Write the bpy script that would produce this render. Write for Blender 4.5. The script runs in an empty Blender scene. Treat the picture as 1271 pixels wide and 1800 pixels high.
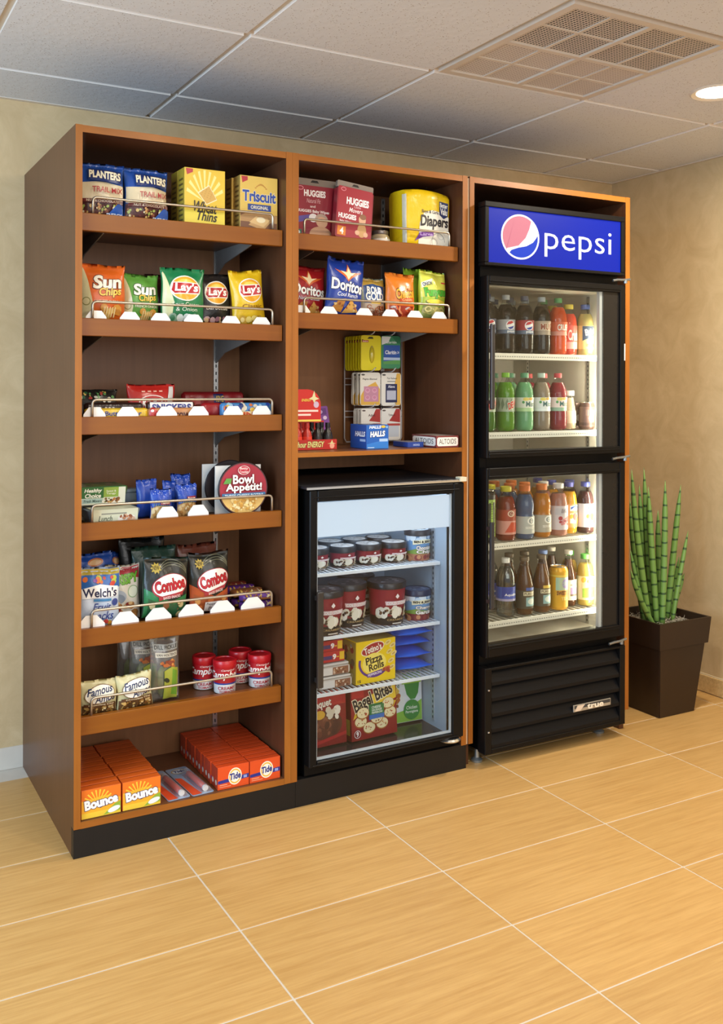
import bpy, bmesh, math, random
from mathutils import Vector, Matrix
S = bpy.context.scene
COL = S.collection
# ------------------------------------------------------------------ camera
PX = 1702.63 / 1800.0
YAW, ROLL = 0.5132, 0.003
cam_d = bpy.data.cameras.new('camera')
cam_d.sensor_fit = 'VERTICAL'
cam_d.sensor_height = 36.0
cam_d.lens = 36.0 * PX
cam_d.shift_y = -(900.0 - 679.6) / 1800.0
cam_d.clip_start = 0.05
cam = bpy.data.objects.new('camera', cam_d)
COL.objects.link(cam)
fw = Vector((math.sin(YAW), math.cos(YAW), 0))
r0 = Vector((math.cos(YAW), -math.sin(YAW), 0))
rt = r0 * math.cos(ROLL) + Vector((0, 0, 1)) * math.sin(ROLL)
up = Vector((0, 0, 1)) * math.cos(ROLL) - r0 * math.sin(ROLL)
M4 = Matrix.Identity(4)
for k in range(3):
    M4[k][0], M4[k][1], M4[k][2] = rt[k], up[k], -fw[k]
M4[0][3], M4[1][3], M4[2][3] = -0.6503, -2.8353, 1.3649
cam.matrix_world = M4
S.camera = cam
# ------------------------------------------------------------------ light
world = bpy.data.worlds.new('world')
S.world = world
world.use_nodes = True
world.node_tree.nodes['Background'].inputs[0].default_value = (0.88, 0.93, 1.0, 1)
world.node_tree.nodes['Background'].inputs[1].default_value = 0.62
S.view_settings.view_transform = 'Standard'
S.view_settings.look = 'None'
S.view_settings.gamma = 1.0
S.view_settings.exposure = 0.0
S.view_settings.use_curve_mapping = False


def area(name, loc, target, sx, sy, power, col, shape='RECTANGLE', spread=math.pi):
    d = bpy.data.lights.new(name, 'AREA')
    d.shape = shape
    d.size = sx
    if shape in ('RECTANGLE', 'ELLIPSE'):
        d.size_y = sy
    d.energy = power
    d.color = col
    d.spread = spread
    o = bpy.data.objects.new(name, d)
    COL.objects.link(o)
    o.location = loc
    v = Vector(target) - Vector(loc)
    o.rotation_euler = v.to_track_quat('-Z', 'Y').to_euler()
    return o


COOL = (0.50, 0.74, 1.0)
WARM = (1.0, 0.90, 0.74)
NEUT = (1.0, 0.975, 0.94)
area('window_daylight', (-2.3, -1.25, 1.5), (-0.5, 0.75, 1.25), 1.6, 1.9, 100, COOL)
area('room_ceiling_light', (-0.2, -3.3, 2.36), (-0.2, -3.3, 0), 2.2, 1.6, 28, NEUT)
area('front_fill_light', (0.6, -4.9, 1.9), (0.9, 0, 1.1), 3.2, 2.0, 66, NEUT)  # soft fill added behind the camera, no fixture there
for i, (lx, ly, pw) in enumerate([(2.06, -0.53, 27), (0.55, -1.15, 11), (2.05, -1.95, 14), (0.6, -2.5, 8)]):
    area('downlight_lamp', (lx, ly, 2.368), (lx, ly, 0), 0.15, 0.15, pw, WARM, 'DISK')

# ------------------------------------------------------------------ materials
_MC = {}


def lin(h):
    if not isinstance(h, str):
        return tuple(h)[:3]
    h = h.lstrip('#')
    out = []
    for i in (0, 2, 4):
        c = int(h[i:i + 2], 16) / 255.0
        out.append(c / 12.92 if c <= 0.04045 else ((c + 0.055) / 1.055) ** 2.4)
    return tuple(out)


def newmat(name):
    m = bpy.data.materials.new(name)
    m.use_nodes = True
    return m, m.node_tree, m.node_tree.nodes['Principled BSDF']


def cm(h, rough=0.42, metal=0.0, spec=0.5, em=0.0, trans=0.0, bump=0.0, bscale=60.0, coat=0.0, var=0.05):
    """plain coloured procedural material with a faint tone variation"""
    key = (h, rough, metal, spec, em, trans, bump, bscale, coat, var)
    if key in _MC:
        return _MC[key]
    m, nt, p = newmat('finish_%d' % len(_MC))
    c = lin(h)
    p.inputs['Roughness'].default_value = rough
    p.inputs['Metallic'].default_value = metal
    p.inputs['Specular IOR Level'].default_value = spec
    p.inputs['Coat Weight'].default_value = coat
    p.inputs['Transmission Weight'].default_value = trans
    if em:
        p.inputs['Base Color'].default_value = (*[x * 0.15 for x in c], 1)
        p.inputs['Emission Color'].default_value = (*c, 1)
        p.inputs['Emission Strength'].default_value = em
        p.inputs['Specular IOR Level'].default_value = 0.15
    elif var:
        tc = nt.nodes.new('ShaderNodeTexCoord')
        n = nt.nodes.new('ShaderNodeTexNoise')
        n.inputs['Scale'].default_value = 25
        n.inputs['Detail'].default_value = 2
        mx = nt.nodes.new('ShaderNodeMix')
        mx.data_type = 'RGBA'
        nt.links.new(tc.outputs['Object'], n.inputs['Vector'])
        nt.links.new(n.outputs['Fac'], mx.inputs[0])
        mx.inputs[6].default_value = (*[x * (1 - var) for x in c], 1)
        mx.inputs[7].default_value = (*[min(1, x * (1 + var)) for x in c], 1)
        nt.links.new(mx.outputs[2], p.inputs['Base Color'])
    else:
        p.inputs['Base Color'].default_value = (*c, 1)
    if bump:
        tc = nt.nodes.new('ShaderNodeTexCoord')
        n = nt.nodes.new('ShaderNodeTexNoise')
        n.inputs['Scale'].default_value = bscale
        n.inputs['Detail'].default_value = 3
        b = nt.nodes.new('ShaderNodeBump')
        b.inputs['Strength'].default_value = bump
        b.inputs['Distance'].default_value = 0.004
        nt.links.new(tc.outputs['Object'], n.inputs['Vector'])
        nt.links.new(n.outputs['Fac'], b.inputs['Height'])
        nt.links.new(b.outputs[0], p.inputs['Normal'])
    _MC[key] = m
    return m


def foil(h, rough=0.28):
    return cm(h, rough=rough, bump=0.35, bscale=45, spec=0.5)


def ink(h):
    return cm(h, rough=0.38, var=0.0)


def film(name, tint=(1, 1, 1), gloss=0.06, rough=0.03, haze=None, edge=0.5):
    """thin clear plastic or glass: mostly transparent, reflects by fresnel"""
    if name in _MC:
        return _MC[name]
    m = bpy.data.materials.new(name)
    m.use_nodes = True
    nt = m.node_tree
    nt.nodes.clear()
    out = nt.nodes.new('ShaderNodeOutputMaterial')
    t = nt.nodes.new('ShaderNodeBsdfTransparent')
    t.inputs[0].default_value = (*tint, 1)
    g = nt.nodes.new('ShaderNodeBsdfGlossy')
    g.inputs['Roughness'].default_value = rough
    lw = nt.nodes.new('ShaderNodeLayerWeight')
    lw.inputs['Blend'].default_value = 0.25
    mr = nt.nodes.new('ShaderNodeMapRange')
    mr.inputs['To Min'].default_value = gloss
    mr.inputs['To Max'].default_value = min(1, gloss + edge)
    nt.links.new(lw.outputs['Fresnel'], mr.inputs['Value'])
    mx = nt.nodes.new('ShaderNodeMixShader')
    nt.links.new(mr.outputs[0], mx.inputs[0])
    nt.links.new(t.outputs[0], mx.inputs[1])
    nt.links.new(g.outputs[0], mx.inputs[2])
    last = mx
    if haze:
        d = nt.nodes.new('ShaderNodeBsdfDiffuse')
        d.inputs[0].default_value = (*haze[0], 1)
        m2 = nt.nodes.new('ShaderNodeMixShader')
        m2.inputs[0].default_value = haze[1]
        nt.links.new(mx.outputs[0], m2.inputs[1])
        nt.links.new(d.outputs[0], m2.inputs[2])
        last = m2
    nt.links.new(last.outputs[0], out.inputs[0])
    _MC[name] = m
    return m


def wood(name, c1, c2, axis='z', rough=0.36, coat=0.06, scale=1.0):
    if name in _MC:
        return _MC[name]
    m, nt, p = newmat(name)
    tc = nt.nodes.new('ShaderNodeTexCoord')
    mp = nt.nodes.new('ShaderNodeMapping')
    s = {'x': (1.2, 22, 22), 'y': (22, 1.2, 22), 'z': (22, 22, 1.2)}[axis]
    mp.inputs['Scale'].default_value = [k * scale for k in s]
    n = nt.nodes.new('ShaderNodeTexNoise')
    n.inputs['Scale'].default_value = 2.2
    n.inputs['Detail'].default_value = 6
    n.inputs['Distortion'].default_value = 0.6
    n2 = nt.nodes.new('ShaderNodeTexNoise')
    n2.inputs['Scale'].default_value = 3.0
    n2.inputs['Detail'].default_value = 3
    cr = nt.nodes.new('ShaderNodeValToRGB')
    cr.color_ramp.elements[0].position = 0.32
    cr.color_ramp.elements[1].position = 0.72
    cr.color_ramp.elements[0].color = (*lin(c1), 1)
    cr.color_ramp.elements[1].color = (*lin(c2), 1)
    ad = nt.nodes.new('ShaderNodeMath')
    ad.operation = 'MULTIPLY_ADD'
    ad.inputs[1].default_value = 0.45
    md = nt.nodes.new('ShaderNodeMath')
    md.operation = 'MULTIPLY'
    md.inputs[1].default_value = 0.55
    L = nt.links.new
    L(tc.outputs['Object'], mp.inputs[0])
    L(mp.outputs[0], n.inputs['Vector'])
    L(tc.outputs['Object'], n2.inputs['Vector'])
    L(n2.outputs['Fac'], md.inputs[0])
    L(n.outputs['Fac'], ad.inputs[0])
    L(md.outputs[0], ad.inputs[2])
    L(ad.outputs[0], cr.inputs[0])
    L(cr.outputs[0], p.inputs['Base Color'])
    p.inputs['Roughness'].default_value = rough
    p.inputs['Coat Weight'].default_value = coat
    p.inputs['Coat Roughness'].default_value = 0.25
    p.inputs['Specular IOR Level'].default_value = 0.28
    b = nt.nodes.new('ShaderNodeBump')
    b.inputs['Strength'].default_value = 0.05
    b.inputs['Distance'].default_value = 0.002
    L(n.outputs['Fac'], b.inputs['Height'])
    L(b.outputs[0], p.inputs['Normal'])
    _MC[name] = m
    return m


# ------------------------------------------------------------------ mesh helpers
def new(name, bm, mats, parent=None, smooth=None):
    """link a bmesh as ONE object"""
    me = bpy.data.meshes.new(name)
    bm.normal_update()
    bm.to_mesh(me)
    bm.free()
    for m in (mats if isinstance(mats, (list, tuple)) else [mats]):
        me.materials.append(m)
    if smooth is not None:
        me.polygons.foreach_set('use_smooth', [True] * len(me.polygons))
        if smooth < 3:
            me.set_sharp_from_angle(angle=smooth)
    o = bpy.data.objects.new(name, me)
    COL.objects.link(o)
    if parent:
        o.parent = parent
    return o


def tag(o, label=None, cat=None, group=None, kind=None):
    if label:
        o['label'] = label
    if cat:
        o['category'] = cat
    if group:
        o['group'] = group
    if kind:
        o['kind'] = kind
    return o


def thing(name, label, cat, loc=(0, 0, 0), rot=(0, 0, 0), group=None):
    o = bpy.data.objects.new(name, None)
    o.empty_display_size = 0.05
    COL.objects.link(o)
    o.location = loc
    o.rotation_euler = rot
    return tag(o, label, cat, group)


def dup(root, loc, rot=None, label=None, group=None):
    r = root.copy()
    COL.objects.link(r)
    r.location = loc
    if rot is not None:
        r.rotation_euler = rot
    if label:
        r['label'] = label
    if group:
        r['group'] = group
    for ch in list(root.children):
        c = ch.copy()
        COL.objects.link(c)
        c.parent = r
        for g in list(ch.children):
            d = g.copy()
            COL.objects.link(d)
            d.parent = c
    return r


def box(bm, x0, x1, y0, y1, z0, z1, bev=0.0, mi=0, seg=1):
    vs = [bm.verts.new((x, y, z)) for z in (z0, z1) for y in (y0, y1) for x in (x0, x1)]
    fs = []
    for q in ((0, 2, 3, 1), (4, 5, 7, 6), (0, 1, 5, 4), (2, 6, 7, 3), (0, 4, 6, 2), (1, 3, 7, 5)):
        f = bm.faces.new([vs[i] for i in q])
        f.material_index = mi
        fs.append(f)
    if bev:
        es = list({e for f in fs for e in f.edges})
        r = bmesh.ops.bevel(bm, geom=es, offset=bev, segments=seg, affect='EDGES', profile=0.5)
        for f in r['faces']:
            f.material_index = mi
    return vs


def B(*a, **k):
    bm = bmesh.new()
    box(bm, *a, **k)
    return bm


def lathe(bm, prof, n=20, mi=0, cx=0, cy=0, cap=True, mis=None):
    rings = []
    for r, z in prof:
        if r < 1e-5:
            rings.append([bm.verts.new((cx, cy, z))])
        else:
            rings.append([bm.verts.new((cx + r * math.cos(2 * math.pi * i / n), cy + r * math.sin(2 * math.pi * i / n), z)) for i in range(n)])
    for k in range(len(rings) - 1):
        a, b = rings[k], rings[k + 1]
        m = mis[k] if mis else mi
        for i in range(n):
            j = (i + 1) % n
            if len(a) == 1 and len(b) == 1:
                continue
            if len(a) == 1:
                f = bm.faces.new((a[0], b[j], b[i]))
            elif len(b) == 1:
                f = bm.faces.new((a[i], a[j], b[0]))
            else:
                f = bm.faces.new((a[i], a[j], b[j], b[i]))
            f.material_index = m
    if cap:
        if len(rings[0]) > 1:
            f = bm.faces.new(rings[0][::-1])
            f.material_index = mis[0] if mis else mi
        if len(rings[-1]) > 1:
            f = bm.faces.new(rings[-1])
            f.material_index = mis[-1] if mis else mi
    return bm


def tube(bm, pts, r, n=8, mi=0, taper=None):
    pts = [Vector(p) for p in pts]
    rings = []
    prev = None
    for i, p in enumerate(pts):
        d = (pts[min(i + 1, len(pts) - 1)] - pts[max(i - 1, 0)]).normalized()
        a = prev if prev is not None else (Vector((0, 0, 1)) if abs(d.z) < 0.9 else Vector((1, 0, 0)))
        a = (a - d * a.dot(d)).normalized()
        prev = a
        b = d.cross(a)
        rr = r * (taper[i] if taper else 1)
        rings.append([bm.verts.new(p + (a * math.cos(2 * math.pi * k / n) + b * math.sin(2 * math.pi * k / n)) * rr) for k in range(n)])
    for A, Bq in zip(rings, rings[1:]):
        for k in range(n):
            f = bm.faces.new((A[k], A[(k + 1) % n], Bq[(k + 1) % n], Bq[k]))
            f.material_index = mi
            f.smooth = True
    bm.faces.new(rings[0][::-1]).material_index = mi
    bm.faces.new(rings[-1]).material_index = mi
    return bm


def prism(bm, pts, d, axis='y', o=0.0, mi=0):
    """extrude a 2D outline (u,v) by d along axis; 'y' maps (u,v)->(x,z), 'x' -> (y,z), 'z' -> (x,y)"""
    def P(u, v, w):
        return {'y': (u, w, v), 'x': (w, u, v), 'z': (u, v, w)}[axis]
    a = [bm.verts.new(P(u, v, o)) for u, v in pts]
    b = [bm.verts.new(P(u, v, o + d)) for u, v in pts]
    fs = [bm.faces.new(a), bm.faces.new(b[::-1])]
    for i in range(len(pts)):
        j = (i + 1) % len(pts)
        fs.append(bm.faces.new((a[j], a[i], b[i], b[j])))
    for f in fs:
        f.material_index = mi
    bmesh.ops.recalc_face_normals(bm, faces=fs)
    return bm


def rounded(w, h, r, n=4):
    """rounded rectangle outline centred on x, from 0 up"""
    P = []
    for cx, cy, a0 in ((w / 2 - r, r, -90), (w / 2 - r, h - r, 0), (-w / 2 + r, h - r, 90), (-w / 2 + r, r, 180)):
        for i in range(n + 1):
            a = math.radians(a0 + 90 * i / n)
            P.append((cx + r * math.cos(a), cy + r * math.sin(a)))
    return P


# ------------------------------------------------------------------ flat print
_TC = {}


def text2d(s, bold=0.0, shear=0.0, sp=1.0):
    k = (s, round(bold, 4), shear, sp)
    if k not in _TC:
        cu = bpy.data.curves.new('glyphs', 'FONT')
        cu.body = s
        cu.offset = bold
        cu.shear = shear
        cu.resolution_u = 3
        cu.space_character = sp
        o = bpy.data.objects.new('glyphs', cu)
        me = bpy.data.meshes.new_from_object(o)
        V = [(v.co.x, v.co.y) for v in me.vertices]
        F = [tuple(p.vertices) for p in me.polygons]
        bpy.data.objects.remove(o)
        bpy.data.curves.remove(cu)
        bpy.data.meshes.remove(me)
        _TC[k] = (V, F)
    return _TC[k]


class Print:
    """a flat printed panel w x h metres, filled with coloured shapes in unit coordinates"""

    def __init__(s, w, h):
        s.w, s.h, s.L = w, h, []

    def poly(s, pts, c):
        V = [(x * s.w, y * s.h) for x, y in pts]
        s.L.append((V, [tuple(range(len(V)))], c))

    def rect(s, x0, y0, x1, y1, c):
        s.poly([(x0, y0), (x1, y0), (x1, y1), (x0, y1)], c)

    def ell(s, cx, cy, rx, ry, c, n=20, rot=0):
        a = math.radians(rot)
        V = []
        for i in range(n):
            t = 2 * math.pi * i / n
            x, y = rx * s.w * math.cos(t), ry * s.h * math.sin(t)
            V.append((cx * s.w + x * math.cos(a) - y * math.sin(a), cy * s.h + x * math.sin(a) + y * math.cos(a)))
        s.L.append((V, [tuple(range(n))], c))

    def star(s, cx, cy, r, c, n=12, k=0.6):
        V = []
        for i in range(2 * n):
            q = r * s.w * (1 if i % 2 else k)
            t = math.pi * i / n
            V.append((cx * s.w + q * math.cos(t), cy * s.h + q * math.sin(t)))
        V2 = V + [(cx * s.w, cy * s.h)]
        s.L.append((V2, [(i, (i + 1) % (2 * n), 2 * n) for i in range(2 * n)], c))

    def arc(s, cx, cy, rx, ry, a0, a1, k, c, n=16):
        """ring segment; k = inner radius ratio"""
        V = []
        for q in (1, k):
            for i in range(n + 1):
                t = math.radians(a0 + (a1 - a0) * i / n)
                V.append(((cx + rx * q * math.cos(t)) * s.w, (cy + ry * q * math.sin(t)) * s.h))
        m = n + 1
        s.L.append((V, [(i, i + 1, m + i + 1, m + i) for i in range(n)], c))

    def blobs(s, x0, y0, x1, y1, n, r, cols, seed=1, k=0.7):
        R = random.Random(seed)
        for i in range(n):
            q = r * (0.6 + 0.8 * R.random())
            s.ell(x0 + (x1 - x0) * R.random(), y0 + (y1 - y0) * R.random(), q, q * s.w / s.h * (k + 0.3 * R.random()), cols[i % len(cols)], 8, R.random() * 180)

    def txt(s, t, x0, y0, x1, y1, c, b=0.01, sh=0.0, rot=0, o=None, ow=0.03, sp=1.0, keep=False):
        V, F = text2d(t, b, sh, sp)
        if not V:
            return
        ax, bx = min(v[0] for v in V), max(v[0] for v in V)
        ay, by = min(v[1] for v in V), max(v[1] for v in V)
        W, H = (x1 - x0) * s.w, (y1 - y0) * s.h
        kx, ky = W / (bx - ax), H / (by - ay)
        if keep:
            kx = ky = min(kx, ky)
        cx, cy = (x0 + x1) / 2 * s.w, (y0 + y1) / 2 * s.h
        mx, my = (ax + bx) / 2, (ay + by) / 2
        ca, sa = math.cos(math.radians(rot)), math.sin(math.radians(rot))
        for bb, col in ([(b + ow, o)] if o else []) + [(b, c)]:
            V, F = text2d(t, bb, sh, sp)
            Q = []
            for x, y in V:
                px, py = (x - mx) * kx, (y - my) * ky
                Q.append((cx + px * ca - py * sa, cy + px * sa + py * ca))
            s.L.append((Q, F, col))

    def build(s, fn, maxe=None, base=0.0003, step=0.00006, name='front_print', parent=None, mat=ink):
        bm = bmesh.new()
        cols = []
        for i, (V, F, c) in enumerate(s.L):
            if c not in cols:
                cols.append(c)
            mi = cols.index(c)
            vs = [bm.verts.new((x, y, base + step * i)) for x, y in V]
            for f in F:
                try:
                    q = bm.faces.new([vs[k] for k in f])
                    q.material_index = mi
                except ValueError:
                    pass
        if maxe:
            big = [f for f in bm.faces if len(f.verts) > 4]
            if big:
                bmesh.ops.triangulate(bm, faces=big)
            for _ in range(6):
                es = [e for e in bm.edges if e.calc_length() > maxe]
                if not es:
                    break
                bmesh.ops.subdivide_edges(bm, edges=es, cuts=1)
                big = [f for f in bm.faces if len(f.verts) > 3]
                if big:
                    bmesh.ops.triangulate(bm, faces=big)
        for v in bm.verts:
            v.co = fn(v.co.x, v.co.y, v.co.z)
        return new(name, bm, [mat(c) for c in cols], parent)


def flatfront(w, y=0.0, z=0.0, x=0.0):
    return lambda u, v, o: (x + u - w / 2, y - o, z + v)


def cyl(rf, w, z0):
    def f(u, v, o):
        r = rf(z0 + v) if callable(rf) else rf
        a = (u - w / 2) / (rf(z0 + v * 0 + 0.0) if callable(rf) else rf)
        return ((r + o) * math.sin(a), -(r + o) * math.cos(a), z0 + v)
    return f
# ------------------------------------------------------------------ room setting
ZC = 2.385
YB, XR = 0.785, 2.83


def wallpaper():
    m, nt, p = newmat('wallpaper')
    L = nt.links.new
    tc = nt.nodes.new('ShaderNodeTexCoord')
    n = nt.nodes.new('ShaderNodeTexNoise')
    n.inputs['Scale'].default_value = 7
    n.inputs['Detail'].default_value = 8
    n.inputs['Roughness'].default_value = 0.65
    n.inputs['Distortion'].default_value = 1.2
    cr = nt.nodes.new('ShaderNodeValToRGB')
    cr.color_ramp.elements[0].position = 0.3
    cr.color_ramp.elements[1].position = 0.7
    cr.color_ramp.elements[0].color = (*lin('#bea47a'), 1)
    cr.color_ramp.elements[1].color = (*lin('#d0b78d'), 1)
    b = nt.nodes.new('ShaderNodeBump')
    b.inputs['Strength'].default_value = 0.12
    b.inputs['Distance'].default_value = 0.003
    n3 = nt.nodes.new('ShaderNodeTexNoise')
    n3.inputs['Scale'].default_value = 60
    n3.inputs['Detail'].default_value = 5
    L(tc.outputs['Object'], n.inputs['Vector'])
    L(tc.outputs['Object'], n3.inputs['Vector'])
    L(n.outputs['Fac'], cr.inputs[0])
    L(cr.outputs[0], p.inputs['Base Color'])
    L(n3.outputs['Fac'], b.inputs['Height'])
    L(b.outputs[0], p.inputs['Normal'])
    p.inputs['Roughness'].default_value = 0.55
    p.inputs['Specular IOR Level'].default_value = 0.3
    return m


WALL = wallpaper()
tag(new('wall_back', B(-2.6, XR + 0.1, YB, YB + 0.1, 0, 2.6), WALL), kind='structure')
tag(new('wall_right', B(XR, XR + 0.1, -3.4, YB, 0, 2.6), WALL), kind='structure')


def tile_mat(name, c1, c2, ax=0):
    m, nt, p = newmat(name)
    L = nt.links.new
    tc = nt.nodes.new('ShaderNodeTexCoord')
    oi = nt.nodes.new('ShaderNodeObjectInfo')
    mp = nt.nodes.new('ShaderNodeMapping')
    mp.inputs['Scale'].default_value = (2.2, 42, 42) if ax == 0 else (42, 2.2, 42)
    add = nt.nodes.new('ShaderNodeVectorMath')
    add.operation = 'ADD'
    sc = nt.nodes.new('ShaderNodeVectorMath')
    sc.operation = 'SCALE'
    sc.inputs['Scale'].default_value = 37.0
    cx = nt.nodes.new('ShaderNodeCombineXYZ')
    for i in range(3):
        L(oi.outputs['Random'], cx.inputs[i])
    L(cx.outputs[0], sc.inputs[0])
    L(tc.outputs['Object'], mp.inputs[0])
    L(mp.outputs[0], add.inputs[0])
    L(sc.outputs[0], add.inputs[1])
    n = nt.nodes.new('ShaderNodeTexNoise')
    n.inputs['Scale'].default_value = 2.0
    n.inputs['Detail'].default_value = 8
    n.inputs['Roughness'].default_value = 0.7
    L(add.outputs[0], n.inputs['Vector'])
    cr = nt.nodes.new('ShaderNodeValToRGB')
    cr.color_ramp.elements[0].position = 0.30
    cr.color_ramp.elements[1].position = 0.66
    cr.color_ramp.elements[0].color = (*lin(c1), 1)
    cr.color_ramp.elements[1].color = (*lin(c2), 1)
    L(n.outputs['Fac'], cr.inputs[0])
    hs = nt.nodes.new('ShaderNodeHueSaturation')
    mr = nt.nodes.new('ShaderNodeMapRange')
    mr.inputs['To Min'].default_value = 0.95
    mr.inputs['To Max'].default_value = 1.05
    L(oi.outputs['Random'], mr.inputs['Value'])
    L(mr.outputs[0], hs.inputs['Value'])
    L(cr.outputs[0], hs.inputs['Color'])
    L(hs.outputs[0], p.inputs['Base Color'])
    b = nt.nodes.new('ShaderNodeBump')
    b.inputs['Strength'].default_value = 0.08
    b.inputs['Distance'].default_value = 0.002
    L(n.outputs['Fac'], b.inputs['Height'])
    L(b.outputs[0], p.inputs['Normal'])
    p.inputs['Roughness'].default_value = 0.36
    return m


TILE = tile_mat('floor_tile', '#b88c50', '#cda466')
GROUT = cm('#cdc3b4', rough=0.8)
floor = tag(new('floor', B(-2.6, XR, -4.2, YB, -0.08, -0.0015), GROUT), kind='structure')
tme = None
GX, GY, DX, DY = 0.2814, -0.2587, 0.6126, 0.3122
for i in range(-5, 5):
    for j in range(-3, 11):
        x0, y1 = GX + i * DX, GY - j * DY
        x1, y0 = min(x0 + DX, XR - 0.001), y1 - DY
        y1 = min(y1, YB - 0.001)
        if x0 > XR - 0.02 or y0 > YB - 0.02:
            continue
        g = 0.0024
        full = abs(x1 - x0 - DX) < 1e-4 and abs(y1 - y0 - DY) < 1e-4
        if full and tme:
            o = bpy.data.objects.new('floor_tile', tme)
            COL.objects.link(o)
            o.parent = floor
        else:
            w, d = (x1 - x0) / 2 - g, (y1 - y0) / 2 - g
            o = new('floor_tile', B(-w, w, -d, d, -0.008, 0, bev=0.0012), TILE, floor)
            if full:
                tme = o.data
        o.location = ((x0 + x1) / 2, (y0 + y1) / 2, 0)
BASE = tile_mat('base_tile', '#b08f5c', '#cfae78')
bb = tag(new('baseboard_back', B(-2.6, XR - 0.01, YB - 0.004, YB, 0, 0.078), GROUT), kind='structure')
for i in range(-5, 6):
    x0 = GX + 0.2 + i * DX
    x1 = min(x0 + DX, XR - 0.012)
    if x1 - x0 > 0.05 and (x1 < 0.02 or x0 > 1.9):
        o = new('base_tile', B(x0 + 0.0015, x1 - 0.0015, YB - 0.012, YB - 0.003, 0.003, 0.075, bev=0.003, seg=2), BASE, bb)
br = tag(new('baseboard_right', B(XR - 0.004, XR, -3.4, YB, 0, 0.083), cm('#d8c7a4', rough=0.6)), kind='structure')
for j in range(-4, 11):
    y1 = GY - j * DY * 1.0
    if y1 > YB - 0.02 + DY:
        continue
    new('base_tile', B(XR - 0.012, XR - 0.003, y1 - DY + 0.0015, min(y1, YB) - 0.0015, 0.003, 0.078, bev=0.003, seg=2), BASE, br)


def ceil_mat():
    m, nt, p = newmat('ceiling_tile')
    L = nt.links.new
    tc = nt.nodes.new('ShaderNodeTexCoord')
    v = nt.nodes.new('ShaderNodeTexVoronoi')
    v.inputs['Scale'].default_value = 120
    v.inputs['Randomness'].default_value = 1.0
    n = nt.nodes.new('ShaderNodeTexNoise')
    n.inputs['Scale'].default_value = 38
    n.inputs['Detail'].default_value = 5
    gt = nt.nodes.new('ShaderNodeMath')
    gt.operation = 'LESS_THAN'
    gt.inputs[1].default_value = 0.2
    gt2 = nt.nodes.new('ShaderNodeMath')
    gt2.operation = 'GREATER_THAN'
    gt2.inputs[1].default_value = 0.47
    mu = nt.nodes.new('ShaderNodeMath')
    mu.operation = 'MULTIPLY'
    mx = nt.nodes.new('ShaderNodeMix')
    mx.data_type = 'RGBA'
    mx.inputs[6].default_value = (*lin('#d2d4d8'), 1)
    mx.inputs[7].default_value = (*lin('#a09892'), 1)
    L(tc.outputs['Object'], v.inputs['Vector'])
    L(tc.outputs['Object'], n.inputs['Vector'])
    L(v.outputs['Distance'], gt.inputs[0])
    L(n.outputs['Fac'], gt2.inputs[0])
    L(gt.outputs[0], mu.inputs[0])
    L(gt2.outputs[0], mu.inputs[1])
    L(mu.outputs[0], mx.inputs[0])
    L(mx.outputs[2], p.inputs['Base Color'])
    b = nt.nodes.new('ShaderNodeBump')
    b.inputs['Strength'].default_value = 0.3
    b.inputs['Distance'].default_value = 0.004
    L(n.outputs['Fac'], b.inputs['Height'])
    L(b.outputs[0], p.inputs['Normal'])
    p.inputs['Roughness'].default_value = 0.9
    p.inputs['Specular IOR Level'].default_value = 0.1
    return m


CT = ceil_mat()
TEDGE = cm('#efeae4', rough=0.7)
GRID = cm('#cbbfb0', rough=0.55)
ceil_o = tag(new('ceiling', B(-2.6, XR + 0.1, -4.2, YB + 0.1, 2.45, 2.6), cm('#8f8678', rough=0.9)), kind='structure')
CXS = [0.444 + 0.642 * i for i in range(-4, 5)]
CYS = [0.447 + 0.668 - 0.668 * j for j in range(0, 8)]
CXS = [x for x in CXS if x < XR]
XE = CXS + [XR]
XE[0] = -2.124
for i in range(len(XE) - 1):
    for j in range(len(CYS) - 1):
        x0, x1 = XE[i], XE[i + 1]
        y1, y0 = min(CYS[j], YB), CYS[j + 1]
        vent = abs(x0 - 1.086) < 0.01 and abs(y0 + 0.889) < 0.01
        if vent:
            continue
        g = 0.011
        gx1 = g if x1 < XR - 0.01 else 0.002
        gy1 = g if y1 < YB - 0.01 else 0.002
        w, d = (x1 - x0 - g - gx1) / 2, (y1 - y0 - g - gy1) / 2
        bm = B(-w, w, -d, d, 0, 0.018)
        bm.normal_update()
        for f in bm.faces:
            if abs(f.normal.z) < 0.5:
                f.material_index = 1
        o = new('ceiling_tile', bm, [CT, TEDGE], ceil_o)
        o.location = ((x0 + g + x1 - gx1) / 2, (y0 + g + y1 - gy1) / 2, ZC)
for x in XE[1:-1]:
    new('grid_bar', B(x - 0.012, x + 0.012, -3.6, YB, ZC + 0.010, ZC + 0.03), GRID, ceil_o)
for y in CYS[1:]:
    new('grid_bar', B(-2.1, XR, y - 0.012, y + 0.012, ZC + 0.0105, ZC + 0.03), GRID, ceil_o)
EDGE = cm('#cfc4b4', rough=0.55)
new('wall_angle', B(-2.1, XR, YB - 0.02, YB, ZC - 0.003, ZC + 0.001), EDGE, ceil_o)
new('wall_angle', B(XR - 0.02, XR, -3.6, YB - 0.02, ZC - 0.003, ZC + 0.001), EDGE, ceil_o)


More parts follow.
